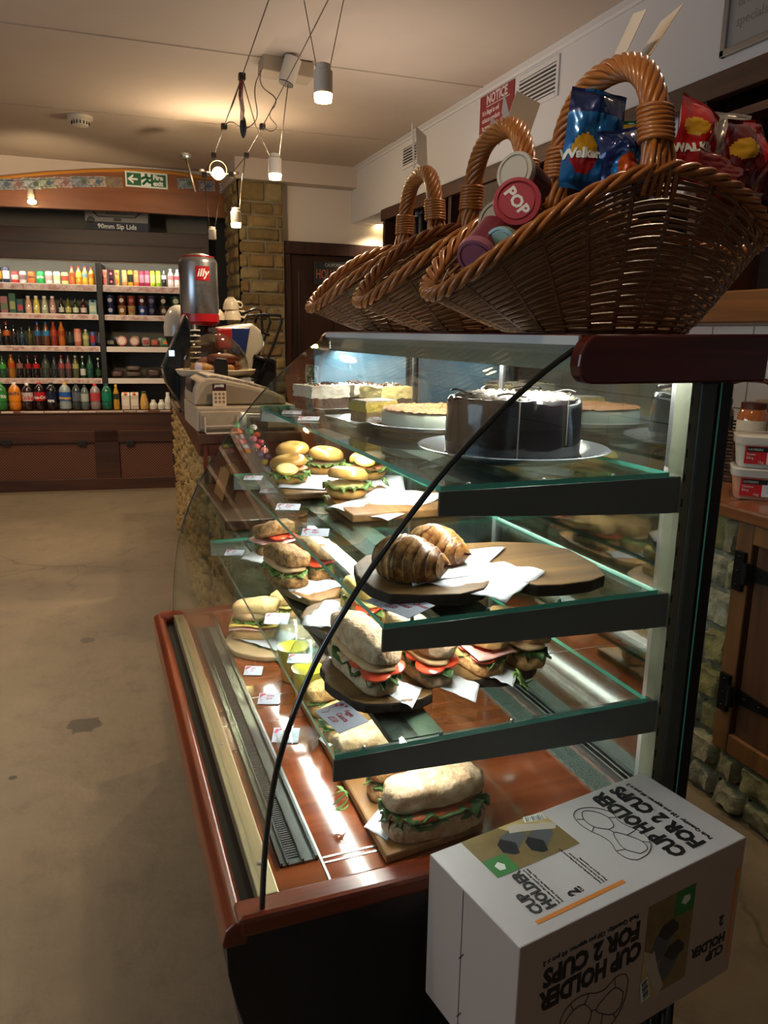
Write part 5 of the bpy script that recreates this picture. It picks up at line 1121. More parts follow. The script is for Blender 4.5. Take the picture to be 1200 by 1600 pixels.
def cred(s, q): return 1 if el(s, q, .25, .62, .2, .1) else (2 if abs(q - .34 - (s - .5) * .2) < .09 and s < .75 else (3 if el(s, q, .62, .62, .14, .1) else 0))
L_ = lambda u, v, y: ony(u, v, y)
packet('crisp_packet', 'large bright blue crisp packet with red and yellow round logo, left of the handle', L_(915, 300, 1.2), -.25, -.1, .12, .1, .165, .02, cblue, [bl, nv_, foil('logored', '#a01820'), yl_], 3, txt=('Walkers', .021, -.18, .3, .1, M_sw))
packet('crisp_packet', 'green crisp packet edge showing just behind the large blue packet', L_(952, 300, 1.27), -.9, 0, .1, .08, .12, .015, lambda s, q: 1 if q > .8 else 0, [gn, yl_], 5)
packet('crisp_packet', 'small navy crisp packet with orange flame badge beside the nearest handle', L_(985, 300, 1.15), -.35, -.15, -.15, .09, .105, .018, lambda s, q: 1 if el(s, q, .45, .38, .2, .16) else (2 if el(s, q, .5, .3, .36, .28) else 0), [nv_, foil('orange', '#d85a1c'), foil('midblue', '#1c78b8')], 7)
packet('crisp_packet', 'bright red crisp packet with yellow logo leaning right of the nearest handle', L_(1072, 290, 1.2), .15, -.1, .28, .105, .15, .022, cred, [rd, yl_, foil('logored', ''), foil('orange', '')], 11, txt=('WALKERS', .02, -.1, .36, .3, M_sw))
packet('crisp_packet', 'silver backed packet tucked behind the bright red one', L_(1112, 285, 1.26), -.8, .05, .2, .07, .12, .016, lambda s, q: 0, [sv], 12)
packet('crisp_packet', 'dark red crisp packet with yellow patch at the right edge of the photo', L_(1172, 315, 1.13), .3, -.1, -.15, .12, .135, .025, lambda s, q: 1 if el(s, q, .2, .62, .2, .13) else (2 if s > .45 and s < .8 and q > .3 else 0), [dr, yl_, rd], 15)
packet('crisp_packet', 'dark maroon crisp packet lying low between the two red packets', L_(1125, 320, 1.1), -.1, -.3, .2, .1, .09, .02, lambda s, q: 0, [dr], 18)
# ---- snack pots at the left tip
def pot(lab, u, v, y, axis, r, L, c, lid, txt=None, lidm=None):
    c0 = ony(u, v, y); a = Vector(axis).normalized(); Q = a.to_track_quat('Z', 'Y').to_matrix().to_4x4()
    t = thing('snack_pot', lab, 'snack pot', c0, 0, 'snack pots in the nearest basket'); t.rotation_euler = Q.to_euler()
    g = G(); lathe(g, [(r * .8, -L), (r * .82, -L + .004), (r, -.006)], 32); obj('pot_body', g, mk('potc_' + c, c, .35, coat=.3), t, smooth=True, auto=50)
    g = G(); lathe(g, [(r * 1.08, -.007), (r * 1.1, .0), (r * 1.06, .006), (r * .9, .0065), (r * .88, .004)], 36); obj('pot_lid', g, lidm or mk('potl_' + lid, lid, .3, coat=.3), t, smooth=True, auto=50)
    g = G(); lathe(g, [(r * .78, .0045), (r * .78, .006)], 32); obj('lid_print', g, mk('potp_' + lid, lid, .4), t)
    if txt: text('lettering', txt, r * .75, mk('white_ink', ''), t, Matrix.Translation((0, 0, .0062)) @ rot(-.9) @ Matrix.Translation((0, -r * .25, 0)), align='CENTER', bold=.001)
    return t
pot('maroon snack pot lying sideways with a clear lid, uppermost of the pots', 806, 270, 1.25, (-.85, -.5, .15), .032, .085, '#5c1428', '#b8b4a4')
pot('snack pot with a round pinkish red lid facing the camera', 808, 316, 1.18, (-.52, -.82, .15), .036, .08, '#c83a1c', '#b0404c', 'POP')
pot('snack pot with a large cloudy clear lid, left of the pinkish red one', 778, 345, 1.26, (-.8, -.55, .25), .034, .06, '#7c1c34', '#989484')
pot('green snack pot lying low under the pinkish red lid', 783, 385, 1.14, (-.8, -.5, -.1), .028, .07, '#2c5c40', '#6c8c78')
pot('maroon snack pot lying low near the left tip of the basket', 745, 400, 1.16, (-.6, -.5, -.6), .03, .08, '#701c34', '#a06070')
# ================================================================== FOOD
M_bun = mk('ciabatta_crust', '#b0743a', .75, n=(40, '#d4ac74', .22), bump=(48, 1, .01))
M_bun2 = mk('ciabatta_floury', '#ac7c4e', .8, n=(38, '#d8c4a4', .22), bump=(42, 1, .012))
M_crumb = mk('bread_crumb', '#e0cc9c', .85, n=(60, '#c8ac74', .3), bump=(120, .5, .002))
M_bagel = mk('bagel_crust', '#c68a3a', .35, n=(8, '#dcae60', .3), coat=.25)
M_seed = mk('seeded_crust', '#b98a50', .75, n=(90, '#5c4024', .12), bump=(110, .9, .003))
M_yel = mk('golden_crust', '#d8a040', .6, n=(30, '#f0d080', .3), bump=(60, .6, .003))
M_foc = mk('focaccia_crust', '#d29a5c', .7, n=(22, '#e8c890', .3), bump=(50, .7, .004))
M_tom = mk('tomato', '#c83018', .25, coat=.4, n=(40, '#e0603c', .2), sss=.1)
M_let = mk('lettuce', '#44702a', .5, n=(45, '#7c9c50', .25)); M_letd = mk('lettuce_dark', '#26421c', .5, n=(45, '#46682c', .25))
M_che = mk('cheese', '#e8c860', .45); M_ham = mk('ham', '#d89a90', .45, n=(30, '#e8c0b4', .3)); M_chk = mk('chicken', '#d8b890', .6, n=(30, '#b8905c', .3), bump=(60, .6, .003))
M_egg = mk('egg_mayo', '#e0c458', .55, n=(50, '#f0e4a8', .3), bump=(60, .8, .004)); M_sal = mk('salmon', '#e8804c', .4, n=(30, '#f0a880', .3)); M_org = mk('orange_filling', '#c86428', .5, n=(50, '#8c3c14', .3), bump=(70, .8, .004))
M_nap = mk('napkin', '#e4eaf0', .85, bump=(60, .15, .002)); M_napg = mk('napkin_green', '#157a60', .8)
M_wb = mk('board_wood', '#a87c48', .5, wood=('y', 22, '#7d5830')); M_wbd = mk('board_olive', '#8a6a3c', .5, wood=('x', 16, '#5c4224'), bump=(30, .2, .003)); M_bark = mk('bark', '#33261a', .85, bump=(60, .8, .005))
M_china = mk('china', '#b8c4cc', .12, coat=.6)

def bun(g, L, W_, H, z, seed, e=.75, amp=.004, flatb=None, tilt=0, dx=0, dy=0, sc=26):
    s0 = len(g.v); blob(g, L / 2, W_ / 2, H / 2, (0, 0, 0), e, 36, 18, amp, sc, seed, flatb); g.xf(tr(dx, dy, z) @ rot(tilt, 'X'), s0); return g
def ruffle(L, W_, z, seed, out=.002):
    g = G(); n = 60; per = []
    def fn(s, t):
        a = 2 * PI * s; x, y = ell(L / 2 - .012 + t * (out + .012), W_ / 2 - .012 + t * (out + .012), a, .8); w = .006 * t * (math.sin(a * 13 + seed) + .6 * math.sin(a * 23 + seed * 2)) + .006 * t * mnoise.noise(Vector((math.cos(a) * 4, math.sin(a) * 4, seed)))
        m = 1 + .25 * t * mnoise.noise(Vector((math.cos(a) * 3, math.sin(a) * 3, seed + 4))); return (x * m, y * m, z + w - .004 * t)
    sheet(g, fn, 90, 4, .0012); return g
def sandwich(lab, loc, rz, L, W_, fills, crust, cat='sandwich', group=None, seed=0, gap=.02, hb=.026, ht=.036, back=.006, tilt=-.12, e=.6, name='ciabatta_sandwich', amp=.006, top=True):
    t = thing(name, lab, cat, loc, rz, group)
    g = bun(G(), L, W_, hb * 1.6, hb * .55, seed, e, amp, -hb * .55); obj('bottom_bun', g, crust, t, smooth=True)
    z = hb + .002
    g = G(); bun(g, L * .93, W_ * .93, .006, z, seed + 3, .7, .001); obj('cut_face', g, M_crumb, t, smooth=True)
    for k, f in enumerate(fills):
        zz = z + gap * (k + .6) / max(len(fills), 1)
        if f == 'lettuce': obj('lettuce', ruffle(L, W_, zz, seed + k), M_let, t, smooth=True)
        elif f == 'dark_lettuce': obj('lettuce', ruffle(L, W_, zz, seed + k, .004), M_letd, t, smooth=True)
        elif f == 'tomato':
            for q, (x, y, s_) in enumerate([(L / 2 - .022, -.012, 1), (L / 2 - .03, .018, 1), (L / 2 - .065, -W_ / 2 + .022, .95)]):
                g = G(); lathe(g, [(.024, -.003), (.0265, -.0015), (.0265, .0015), (.024, .003)], 22); g.xf(tr(x, y, zz + .002 * q) @ rot(.12, 'X') @ rot(.18 - .1 * q, 'Y')); obj('tomato_slice', g, M_tom, t, smooth=True, auto=40)
        else:
            m = {'cheese': M_che, 'ham': M_ham, 'chicken': M_chk, 'egg': M_egg, 'salmon': M_sal, 'orange': M_org}[f]
            if f in ('cheese', 'ham'):
                g = G(); sheet(g, lambda s, q: ((s - .5) * (L + .008), (q - .5) * (W_ + .01), zz + .003 * math.sin(s * 7 + q * 5 + seed)), 14, 8, .003)
            else: g = G(); blob(g, L / 2 - .001, W_ / 2 + .001, gap * .45, (0, 0, zz), .8, 36, 8, .006, 55, seed + k)
            obj(f + '_filling', g, m, t, smooth=True)
    if top:
        g = G(); bun(g, L, W_, ht * 1.25, 0, seed + 7, e, amp * 1.3, -ht * .42); g.xf(tr(-.0, back, z + gap + ht * .42) @ rot(tilt, 'X') @ rot(-.05, 'Y')); obj('top_bun', g, crust, t, smooth=True)
    return t
def from_px(u1, v1, u2, v2, z):
    a, b = onz(u1, v1, z), onz(u2, v2, z); m = (a + b) / 2; return Vector((m.x, m.y, z)), math.atan2(b.y - a.y, b.x - a.x), (b - a).length
# ---------------- boards, plates, napkins
def slab(name, lab, cat, pts, z, h, mt, group=None, bark=None, bev=.004):
    cx = sum(p[0] for p in pts) / len(pts); cy = sum(p[1] for p in pts) / len(pts); t = thing(name, lab, cat, (cx, cy, z), 0, group)
    g = G(); prism(g, [(p[0] - cx, p[1] - cy) for p in pts], 'z', .0005, h)
    if bark:
        for k, f in enumerate(g.f):
            if len(f) == 4: g.mi[k] = 1
    obj('board', g, [mt, bark] if bark else mt, t, bevel=bev); return t
slab('wooden_board', 'long pale wooden board under the sandwiches on the case floor', 'board', [(.405, 1.035), (.60, 1.06), (.60, 1.66), (.41, 1.62)], DK, .018, M_wb)
def roundp(cx, cy, rx, ry, n=26, amp=.05, seed=0): return [(cx + rx * math.cos(a) * (1 + amp * mnoise.noise(Vector((math.cos(a) * 2, math.sin(a) * 2, seed)))), cy + ry * math.sin(a) * (1 + amp * mnoise.noise(Vector((math.cos(a) * 2, math.sin(a) * 2, seed)))) ) for a in [2 * PI * i / n for i in range(n)]]
slab('round_board', 'round pale wooden board under the focaccia sandwich and green napkin', 'board', roundp(.43, 2.02, .13, .13), DK, .016, mk('pale_round', '#c8b088', .5, n=(10, '#b0946a', .3)))
slab('bark_board', 'dark edged wooden slice under the row of tomato ciabattas, left part', 'board', roundp(.45, 1.21, .10, .12, amp=.2, seed=3), .7315, .02, M_wbd, 'bark edged boards on the lowest shelf', M_bark)
slab('bark_board', 'dark edged wooden slice under the rocket ciabatta at the row\'s right end', 'board', roundp(.665, 1.21, .11, .095, amp=.2, seed=5), .7315, .02, M_wbd, 'bark edged boards on the lowest shelf', M_bark)
slab('bark_board', 'wooden slice under the seeded rolls at the far left of the lowest shelf', 'board', roundp(.47, 1.83, .085, .2, amp=.15, seed=8), .7315, .018, M_wb, 'bark edged boards on the lowest shelf', mk('bark_light', '#8c7044', .8, bump=(50, .6, .004)))
slab('bark_board', 'grey brown wooden slice under the folded napkin and golden ciabatta', 'board', roundp(.50, 1.5, .11, .12, amp=.12, seed=9), .7315, .02, M_wbd, 'bark edged boards on the lowest shelf', mk('bark_grey', '#6c6454', .8))
slab('wooden_board', 'rectangular wooden board under the front bagel, its end grain showing', 'board', [(.53, 1.60), (.80, 1.60), (.84, 1.80), (.53, 1.83)], .9325, .02, M_wb)
slab('wooden_board', 'dark wooden board under the two left bagels and napkin', 'board', [(.44, 1.88), (.72, 1.86), (.72, 2.2), (.46, 2.2)], .9325, .018, M_wbd)
live = [(.395, 1.17), (.40, 1.10), (.415, 1.065), (.46, 1.045), (.52, 1.03), (.57, 1.045), (.60, 1.075), (.64, 1.06), (.66, 1.03), (.70, 1.02), (.76, 1.022), (.80, 1.04), (.825, 1.10), (.835, 1.2), (.80, 1.26), (.73, 1.29), (.66, 1.30), (.55, 1.29), (.45, 1.28), (.41, 1.23)]
slab('live_edge_board', 'live edge olive wood board under the croissants and napkins', 'board', live, .9325, .022, M_wbd, None, M_bark, .003)
def plate(lab, x, y, z, r, h=.02, square=False, group='plates on the top shelf'):
    t = thing('plate', lab, 'plate', (x, y, z), 0, group)
    g = G(); lathe(g, [(r * .6, .0005), (r * .66, .002), (r * .98, h), (r, h + .002), (r * .97, h + .003), (r * .7, .006), (0, .005)], 48 if not square else 4, caps=False)
    if square: g.xf(rot(PI / 4 + .1))
    obj('china', g, M_china, t, smooth=True, auto=60); return t
T1 = 1.1355
plate('large round plate under the black chocolate cake', .705, 1.21, T1, .172)
plate('round plate under the crumb topped cheesecake', .735, 1.605, T1, .165)
plate('square plate under the single lemon slice', .635, 1.76, T1, .13, .014, True)
plate('white plate under the chocolate gateau at the far end of the top shelf', .66, 2.1, T1, .15, .014, True)
def napkin(lab, pts, z, seed=0, m=None, amp=.006, group='napkins in the case'):
    t = thing('napkin', lab, 'napkin', (sum(p[0] for p in pts) / 4, sum(p[1] for p in pts) / 4, z), 0, group); c = t.location; a, b, d, e = [Vector((p[0] - c.x, p[1] - c.y, (p[2] if len(p) > 2 else 0))) for p in pts]
    g = G(); sheet(g, lambda s, q: (a * (1 - s) + b * s) * (1 - q) + (e * (1 - s) + d * s) * q + Vector((0, 0, .0015 + abs(amp * mnoise.noise(Vector((s * 3, q * 3, seed)))))), 14, 14, .0008); obj('paper', g, m or M_nap, t, smooth=True); return t
napkin('white paper napkin under the front bagel, hanging over the board', [(.50, 1.70, -.005), (.60, 1.56, -.012), (.83, 1.72), (.70, 1.85)], .954, 1, amp=.012)
napkin('white paper napkin under the two left bagels', [(.44, 1.95), (.60, 1.86), (.68, 2.08), (.50, 2.15)], .952, 2)
napkin('bluish white napkin under the salmon bagel at the right', [(.64, 1.92), (.76, 1.85, -.01), (.82, 2.02), (.68, 2.08)], .952, 3)
napkin('white napkin half under the croissants on the olive wood board', [(.46, 1.08), (.58, 1.10), (.72, 1.24), (.50, 1.25)], .956, 4)
napkin('white napkin hanging over the front edge of the olive wood board', [(.47, 1.10), (.585, 1.0, -.018), (.705, 1.075), (.60, 1.18)], .9585, 5, amp=.01)
napkin('folded white napkin left of the golden ciabatta on the lowest shelf', [(.375, 1.47), (.47, 1.38), (.56, 1.5), (.47, 1.6)], .7545, 6, amp=.018)
napkin('white napkin corner poking out under the first tomato ciabatta', [(.43, 1.13), (.46, 1.07, -.008), (.50, 1.12), (.46, 1.17)], .754, 7)
napkin('white napkin corner between the second and third tomato ciabattas', [(.52, 1.13), (.57, 1.055, -.008), (.60, 1.1), (.56, 1.17)], .754, 8)
napkin('white napkin corner in front of the rocket ciabatta', [(.62, 1.14), (.655, 1.08, -.004), (.69, 1.12), (.66, 1.17)], .754, 9)
napkin('white napkin under the seeded rolls, near corner', [(.39, 1.78), (.42, 1.66, -.006), (.54, 1.7), (.5, 1.84)], .751, 10)
napkin('white napkin tip left of the farthest seeded roll', [(.345, 2.0), (.42, 1.9), (.48, 2.05), (.42, 2.1)], .751, 11)
napkin('green paper napkin on the round board hanging over its edge', [(.36, 2.02), (.43, 1.83, -.014), (.53, 1.88), (.47, 2.06)], .508, 12, M_napg)
napkin('white napkin under the focaccia sandwich on the round board', [(.325, 2.04), (.42, 1.91), (.50, 2.0), (.42, 2.13)], .5105, 13)
napkin('white napkin corner beside the floury ciabatta on the case floor', [(.395, 1.12, -.003), (.42, 1.07, -.002), (.47, 1.12), (.45, 1.17)], .5095, 14)
napkin('small white napkin tip at the left edge of the long board', [(.40, 1.43), (.41, 1.39), (.45, 1.41), (.44, 1.45)], .5095, 15)
# ---------------- sandwiches
GS3 = 'tomato ciabattas on the lowest shelf'
for lab, (a, b, c_, d), fl, cr, sd, zz, W_, kw in [
 ('floury ciabatta with a big tomato slice, leftmost of the row on the lowest shelf', (528, 1012, 606, 1090), ['dark_lettuce', 'tomato', 'chicken'], M_bun2, 1, .752, .076, dict(ht=.042)),
 ('tomato and chicken ciabatta, second from the left of the lowest shelf row', (614, 1005, 690, 1078), ['dark_lettuce', 'tomato', 'chicken'], M_bun2, 2, .752, .068, {}),
 ('tomato and ham ciabatta, third from the left of the lowest shelf row', (692, 1000, 775, 1060), ['lettuce', 'tomato', 'ham'], M_bun, 3, .752, .07, {}),
 ('rocket ciabatta at the right end of the lowest shelf row', (772, 1002, 838, 1050), ['dark_lettuce', 'chicken'], M_bun, 4, .752, .07, {})]:
    p, a, L = from_px(a, b, c_, d, zz); sandwich(lab, p, a, max(L, .15), W_, fl, cr, group=GS3, seed=sd, **kw)
p, a, L = from_px(540, 935, 598, 990, .752)
sandwich('golden yellow ciabatta with tomato behind the black glass edge', p, a, .16, .07, ['lettuce', 'tomato', 'egg'], M_yel, seed=9, ht=.03)
for i, (lab, q, ln, fl, mt) in enumerate([('seeded roll with tomato and onion, farthest on the lowest shelf', (402, 868, 460, 858), .12, ['lettuce', 'ham', 'tomato'], M_seed), ('seeded roll held with cocktail sticks, front of the seeded rolls', (415, 885, 478, 930), .17, ['lettuce', 'chicken'], M_seed), ('seeded roll with tomato at the right of the seeded rolls', (465, 870, 520, 920), .17, ['lettuce', 'tomato'], M_seed)]):
    p, a, L = from_px(*q, .75); sandwich(lab, p, a, ln, .08, fl, mt, group='seeded rolls', seed=20 + i, tilt=-.25 if i == 0 else -.1, name='seeded_roll', amp=.008, gap=.022)
g = G()
for k, (u, v) in enumerate([(412, 872), (440, 888)]):
    p = onz(u, v, .80); o = G(); tube(o, [(0, 0, -.025), (.02, -.01, .03)], .0012, 5); st_ = obj('cocktail_stick', o, mk('stick', '#d8c49c', .6)); st_.location = p; tag(st_, 'cocktail stick in the front seeded roll, %s' % ['left one', 'right one'][k], 'stick', 'cocktail sticks')
p, a, L = from_px(366, 992, 432, 1000, .512)
sandwich('focaccia sandwich with cheese and ham slices on the round board', p + Vector((.01, .03, 0)), a + .3, .13, .11, ['ham', 'cheese', 'lettuce', 'chicken'], M_foc, seed=31, gap=.04, ht=.03, name='focaccia_sandwich', e=.6, amp=.006)
sandwich('second focaccia half hidden behind the front focaccia sandwich', (.52, 2.15, .512), .2, .11, .09, ['lettuce', 'egg'], M_foc, seed=33, gap=.02, name='focaccia_sandwich')
GL = 'ciabattas on the long floor board'
sandwich('big floury ciabatta with orange filling, nearest the white carton', (.512, 1.085, .509), .02, .185, .082, ['dark_lettuce', 'orange', 'dark_lettuce'], M_bun2, group=GL, seed=41, ht=.045, gap=.024)
sandwich('golden ciabatta with orange filling just behind the nearest floury one', (.53, 1.20, .509), .05, .2, .075, ['lettuce', 'orange'], M_bun, group=GL, seed=42, ht=.03, tilt=.05, back=0)
sandwich('floury ciabatta third from the front on the long board, seen through glass', (.50, 1.315, .509), .05, .19, .075, ['lettuce'], M_bun2, group=GL, seed=43, gap=.01)
sandwich('ciabatta fourth from the front on the long board, behind the price card', (.50, 1.425, .509), .05, .18, .075, ['lettuce', 'egg'], M_bun, group=GL, seed=44, gap=.012)
sandwich('round ended ciabatta at the far end of the long board', (.50, 1.545, .509), .08, .18, .08, ['lettuce'], M_bun, group=GL, seed=45, gap=.012)
# rocket sprigs
def sprig(lab, loc, rz, s=1):
    t = thing('rocket_sprig', lab, 'salad leaf', loc, rz, 'rocket leaves'); g = G()
    for k in range(5):
        a = -.8 + k * .4; L = .03 * s
        def fn(u, v, a=a, L=L, k=k): r = L * u; w = .006 * s * math.sin(PI * u) * (1 + .4 * math.sin(u * 14)); return (r * math.cos(a) - (v - .5) * w * math.sin(a), r * math.sin(a) + (v - .5) * w * math.cos(a), .012 * math.sin(u * 2.4 + k) * s)
        sheet(g, fn, 8, 2, .0006)
    obj('leaves', g, M_let, t, smooth=True)
# ---------------- bagels
def bagel(lab, loc, rz, fl, seed, lemon=False):
    t = thing('bagel', lab, 'bagel', loc, rz, 'filled bagels on the middle shelf')
    def torus(g, R, r, z0, top=True, sq=.75):
        n, m = 36, 14; vs = []; fs = []
        for i in range(n):
            a = 2 * PI * i / n
            for j in range(m):
                b = 2 * PI * j / m; zz = r * math.sin(b) * sq
                if top and zz < -r * .25: zz = -r * .25
                if not top and zz > r * .25: zz = r * .25
                vs.append(((R + r * math.cos(b)) * math.cos(a), (R + r * math.cos(b)) * math.sin(a), z0 + zz))
        fs = [(i * m + j, ((i + 1) % n) * m + j, ((i + 1) % n) * m + (j + 1) % m, i * m + (j + 1) % m) for i in range(n) for j in range(m)]; g.add(vs, fs); g.jit(.0015, 20, seed, len(g.v) - len(vs))
    g = G(); torus(g, .028, .0225, .017, False); obj('bottom_bagel', g, M_bagel, t, smooth=True)
    z = .024
    for k, f in enumerate(fl):
        if f == 'lettuce': obj('lettuce', ruffle(.10, .10, z + .003, seed, .006), M_let, t, smooth=True)
        else: g = G(); blob(g, .049, .049, .009, (0, 0, z + .008), 1, 30, 8, .006, 60, seed); obj(f + '_filling', g, {'egg': M_egg, 'salmon': M_sal, 'tuna': mk('tuna', '#a08c6c', .7, n=(60, '#5c5040', .2), bump=(70, .8, .004)), 'orange': M_org}[f], t, smooth=True)
        z += .008
    g = G(); torus(g, .0275, .0235, 0, True, .85); g.xf(tr(0, .003, z + .014) @ rot(-.12, 'X')); obj('top_bagel', g, M_bagel, t, smooth=True)
    return t
Zb = .953
for lab, u, v, fl, sd in [('filled bagel with salmon in front left, lemon slice on top', 457, 757, ['lettuce', 'salmon'], 1), ('bagel half hidden behind the salmon bagel at the far left', 462, 733, ['lettuce', 'tuna'], 2), ('tuna bagel second from the left on the middle shelf', 513, 742, ['tuna', 'lettuce'], 3), ('egg mayonnaise and rocket bagel nearest the camera', 548, 780, ['egg', 'lettuce'], 4), ('salmon bagel at the right with a lemon slice behind', 580, 750, ['salmon', 'lettuce'], 5)]:
    p = onz(u, v, Zb); bagel(lab, p + Vector((.0, .03, 0)), sd * 1.3, fl, sd)
for lab, u, v, z in [('lemon slice lying on the front left salmon bagel', 450, 735, 1.012), ('lemon slice leaning on the right salmon bagel', 572, 722, 1.012)]:
    p = onz(u, v, z); t = thing('lemon_slice', lab, 'lemon', p + Vector((0, .01, 0)), 0, 'lemon slices'); t.rotation_euler = (.35, -.2, .4)
    g = G(); lathe(g, [(.026, 0), (.028, .002), (.026, .004)], 24); obj('rind', g, mk('lemon_rind', '#e8c83c', .4), t, smooth=True, auto=40); g = G(); lathe(g, [(.0235, .0042), (.0235, .0048)], 24); obj('flesh', g, mk('lemon_flesh', '#f0e090', .3, coat=.3), t)
sprig('rocket leaf beside the nearest bagel', onz(512, 782, .955), 2.6, .9)
sprig('rocket leaves under the right salmon bagel', onz(598, 752, .96), -1.2, 1.1)
sprig('rocket leaves hanging from the right end ciabatta', onz(805, 1055, .76), -1.4, 1.3)
sprig('rocket stem poking from the golden ciabatta on the case floor', onz(545, 1248, .53), 2.9, 1.2)
# ---------------- croissants
M_cro = mk('croissant_crust', '#b4682a', .4, n=(28, '#d89a4c', .3), coat=.35, bump=(50, .4, .003)); M_crol = mk('croissant_layer', '#e0b870', .6)
def croissant(lab, loc, rz, sc, seed, tilt=0):
    t = thing('croissant', lab, 'croissant', loc, rz, 'croissants on the middle shelf'); t.rotation_euler = (tilt, 0, rz)
    g = G(); n, m = 200, 30; vs = []; K = 5.5
    dk, gd, pa = np.array(C('#b87838')), np.array(C('#e8b060')), np.array(C('#f4d898'))
    for i in range(n + 1):
        s = i / n; u_ = 2 * s - 1; a = u_ * .75
        C0 = Vector((.092 * math.sin(a), .07 * (1 - math.cos(a)), 0))
        env = (1 - abs(u_) ** 1.7) ** .8 * .033 + .0065 * (1 - abs(u_) ** 8)
        ph = (abs(u_) * K + .5) % 1; r0 = env + (.0048 * (1 - ph) ** 1.3 - .001) * (1 - .45 * abs(u_))
        tg = Vector((math.cos(a), .76 * math.sin(a), 0)).normalized(); nr = Vector((-tg.y, tg.x, 0))
        for j in range(m):
            b = 2 * PI * j / m; rr = r0 * (1 + .09 * mnoise.noise(Vector((s * 9, math.cos(b) * 2, math.sin(b) * 2 + seed)))) + .0007 * mnoise.noise(Vector((s * 70, math.cos(b) * 9, seed)))
            sh_ = .006 * math.cos(b) * (1 if u_ > 0 else -1)
            vs.append(C0 + nr * (rr * math.cos(b)) + tg * sh_ + Vector((0, 0, max(rr * math.sin(b) * .95, -.024))))
    for i in range(n):
        u_ = 2 * (i + .5) / n - 1; ph = (abs(u_) * K + .5) % 1
        c = gd * (1 - ph) + dk * ph if ph > .12 else pa * .55 + gd * .45
        for j in range(m):
            k = .8 + .35 * mnoise.noise(Vector((i * .11, j * .5, seed)))
            g.f.append((i * m + j, (i + 1) * m + j, (i + 1) * m + (j + 1) % m, i * m + (j + 1) % m)); g.mi.append(0); cc = np.clip(c * k, 0, 1); g.c.append((cc[0], cc[1], cc[2], 1.0))
    g.v = [tuple(v * sc + Vector((0, 0, .025 * sc))) for v in vs]; obj('pastry', g, mk('croissant_flake', '#c47c34', .38, vcol=True, coat=.3, n=(60, '#6c3410', .12), bump=(80, .6, .003)), t, smooth=True); return t
croissant('whole croissant in front on the olive wood board', (.468, 1.13, .956), -1.0, 1.12, 1)
t = croissant('croissant filled with cheese behind the whole one', (.545, 1.19, .958), -1.25, 1.05, 2)
g = G(); sheet(g, lambda s, q: ((s - .5) * .10, (q - .5) * .068, .024 + .003 * math.sin(s * 8)), 10, 8, .004); obj('cheese_filling', g, M_che, t, smooth=True)
# ---------------- cakes
M_choc = mk('dark_ganache', '#141015', .16, coat=.5, bump=(18, .35, .006), n=(5, '#1c161a', .3)); M_cream = mk('cream', '#c8c0ac', .5, bump=(35, .6, .006), n=(14, '#c9bda4', .25))
ck_ = thing('chocolate_cake', 'tall glossy black chocolate cake with cream on top and a cut line', 'cake', (.705, 1.215, T1 + .006))
g = G(); pr_ = [(.0, 0), (.118, 0), (.121, .006), (.1205, .05), (.119, .09), (.116, .1), (.110, .104), (.09, .1), (0, .1)]
n_ = 72; vs = []; fs = []
fine = smoothp(pr_, 4)
for r, z in fine:
    for i in range(n_):
        a = 2 * PI * i / n_; k = 1 + .018 * mnoise.noise(Vector((math.cos(a) * 3, math.sin(a) * 3, z * 22))) + .01 * mnoise.noise(Vector((math.cos(a) * 9, math.sin(a) * 9, z * 60))); dz = .003 * mnoise.noise(Vector((r * math.cos(a) * 40, r * math.sin(a) * 40, 3))) if z > .08 else 0
        vs.append((r * k * math.cos(a), r * k * math.sin(a), max(z + dz, 0)))
for q in range(len(fine) - 1):
    for i in range(n_): fs.append((q * n_ + i, q * n_ + (i + 1) % n_, (q + 1) * n_ + (i + 1) % n_, (q + 1) * n_ + i))
g.add(vs, fs); obj('ganache', g, M_choc, ck_, smooth=True)
def rosette(R0, R1, z, seed):
    g = G(); sheet(g, lambda s, q: (lambda a, r: (r * math.cos(a), r * math.sin(a), z + .008 * math.sin(PI * q) ** .5 + .004 * mnoise.noise(Vector((a * 6, q * 5, seed))) + .003 * math.sin(a * 40 + q * 6)))(2 * PI * s, R0 + (R1 - R0) * q + .003 * math.sin(s * 90)), 120, 8); return g
obj('cream_ring', rosette(.045, .108, .1, 1), mk('cream_swirl', '#a89f8e', .45, n=(16, '#3a2c24', .1), bump=(40, .6, .005)), ck_, smooth=True)
g = G()
for k in range(7):
    a0 = random.uniform(0, 6.28); tube(g, [(.112 * math.cos(a0 + .5 * t_) * (1 - .25 * t_), .112 * math.sin(a0 + .5 * t_) * (1 - .25 * t_), .112 + .003 * math.sin(t_ * 5)) for t_ in [i / 10 for i in range(11)]], .0018, 5)
obj('chocolate_drizzle', g, mk('drizzle', '#1c0f0c', .2, coat=.5), ck_, smooth=True)
ac = math.atan2(-1.215 + .02, -.705 + .14)
g = G()
for da, w in ((0, .0012), (.75, .001)):
    a = ac + da; tube(g, [(.1225 * math.cos(a), .1225 * math.sin(a), z) for z in (.108, .08, .05, .03 if da else .002)], w, 5)
obj('cut_line', g, mk('cut_cream', '#8f8678', .5), ck_)
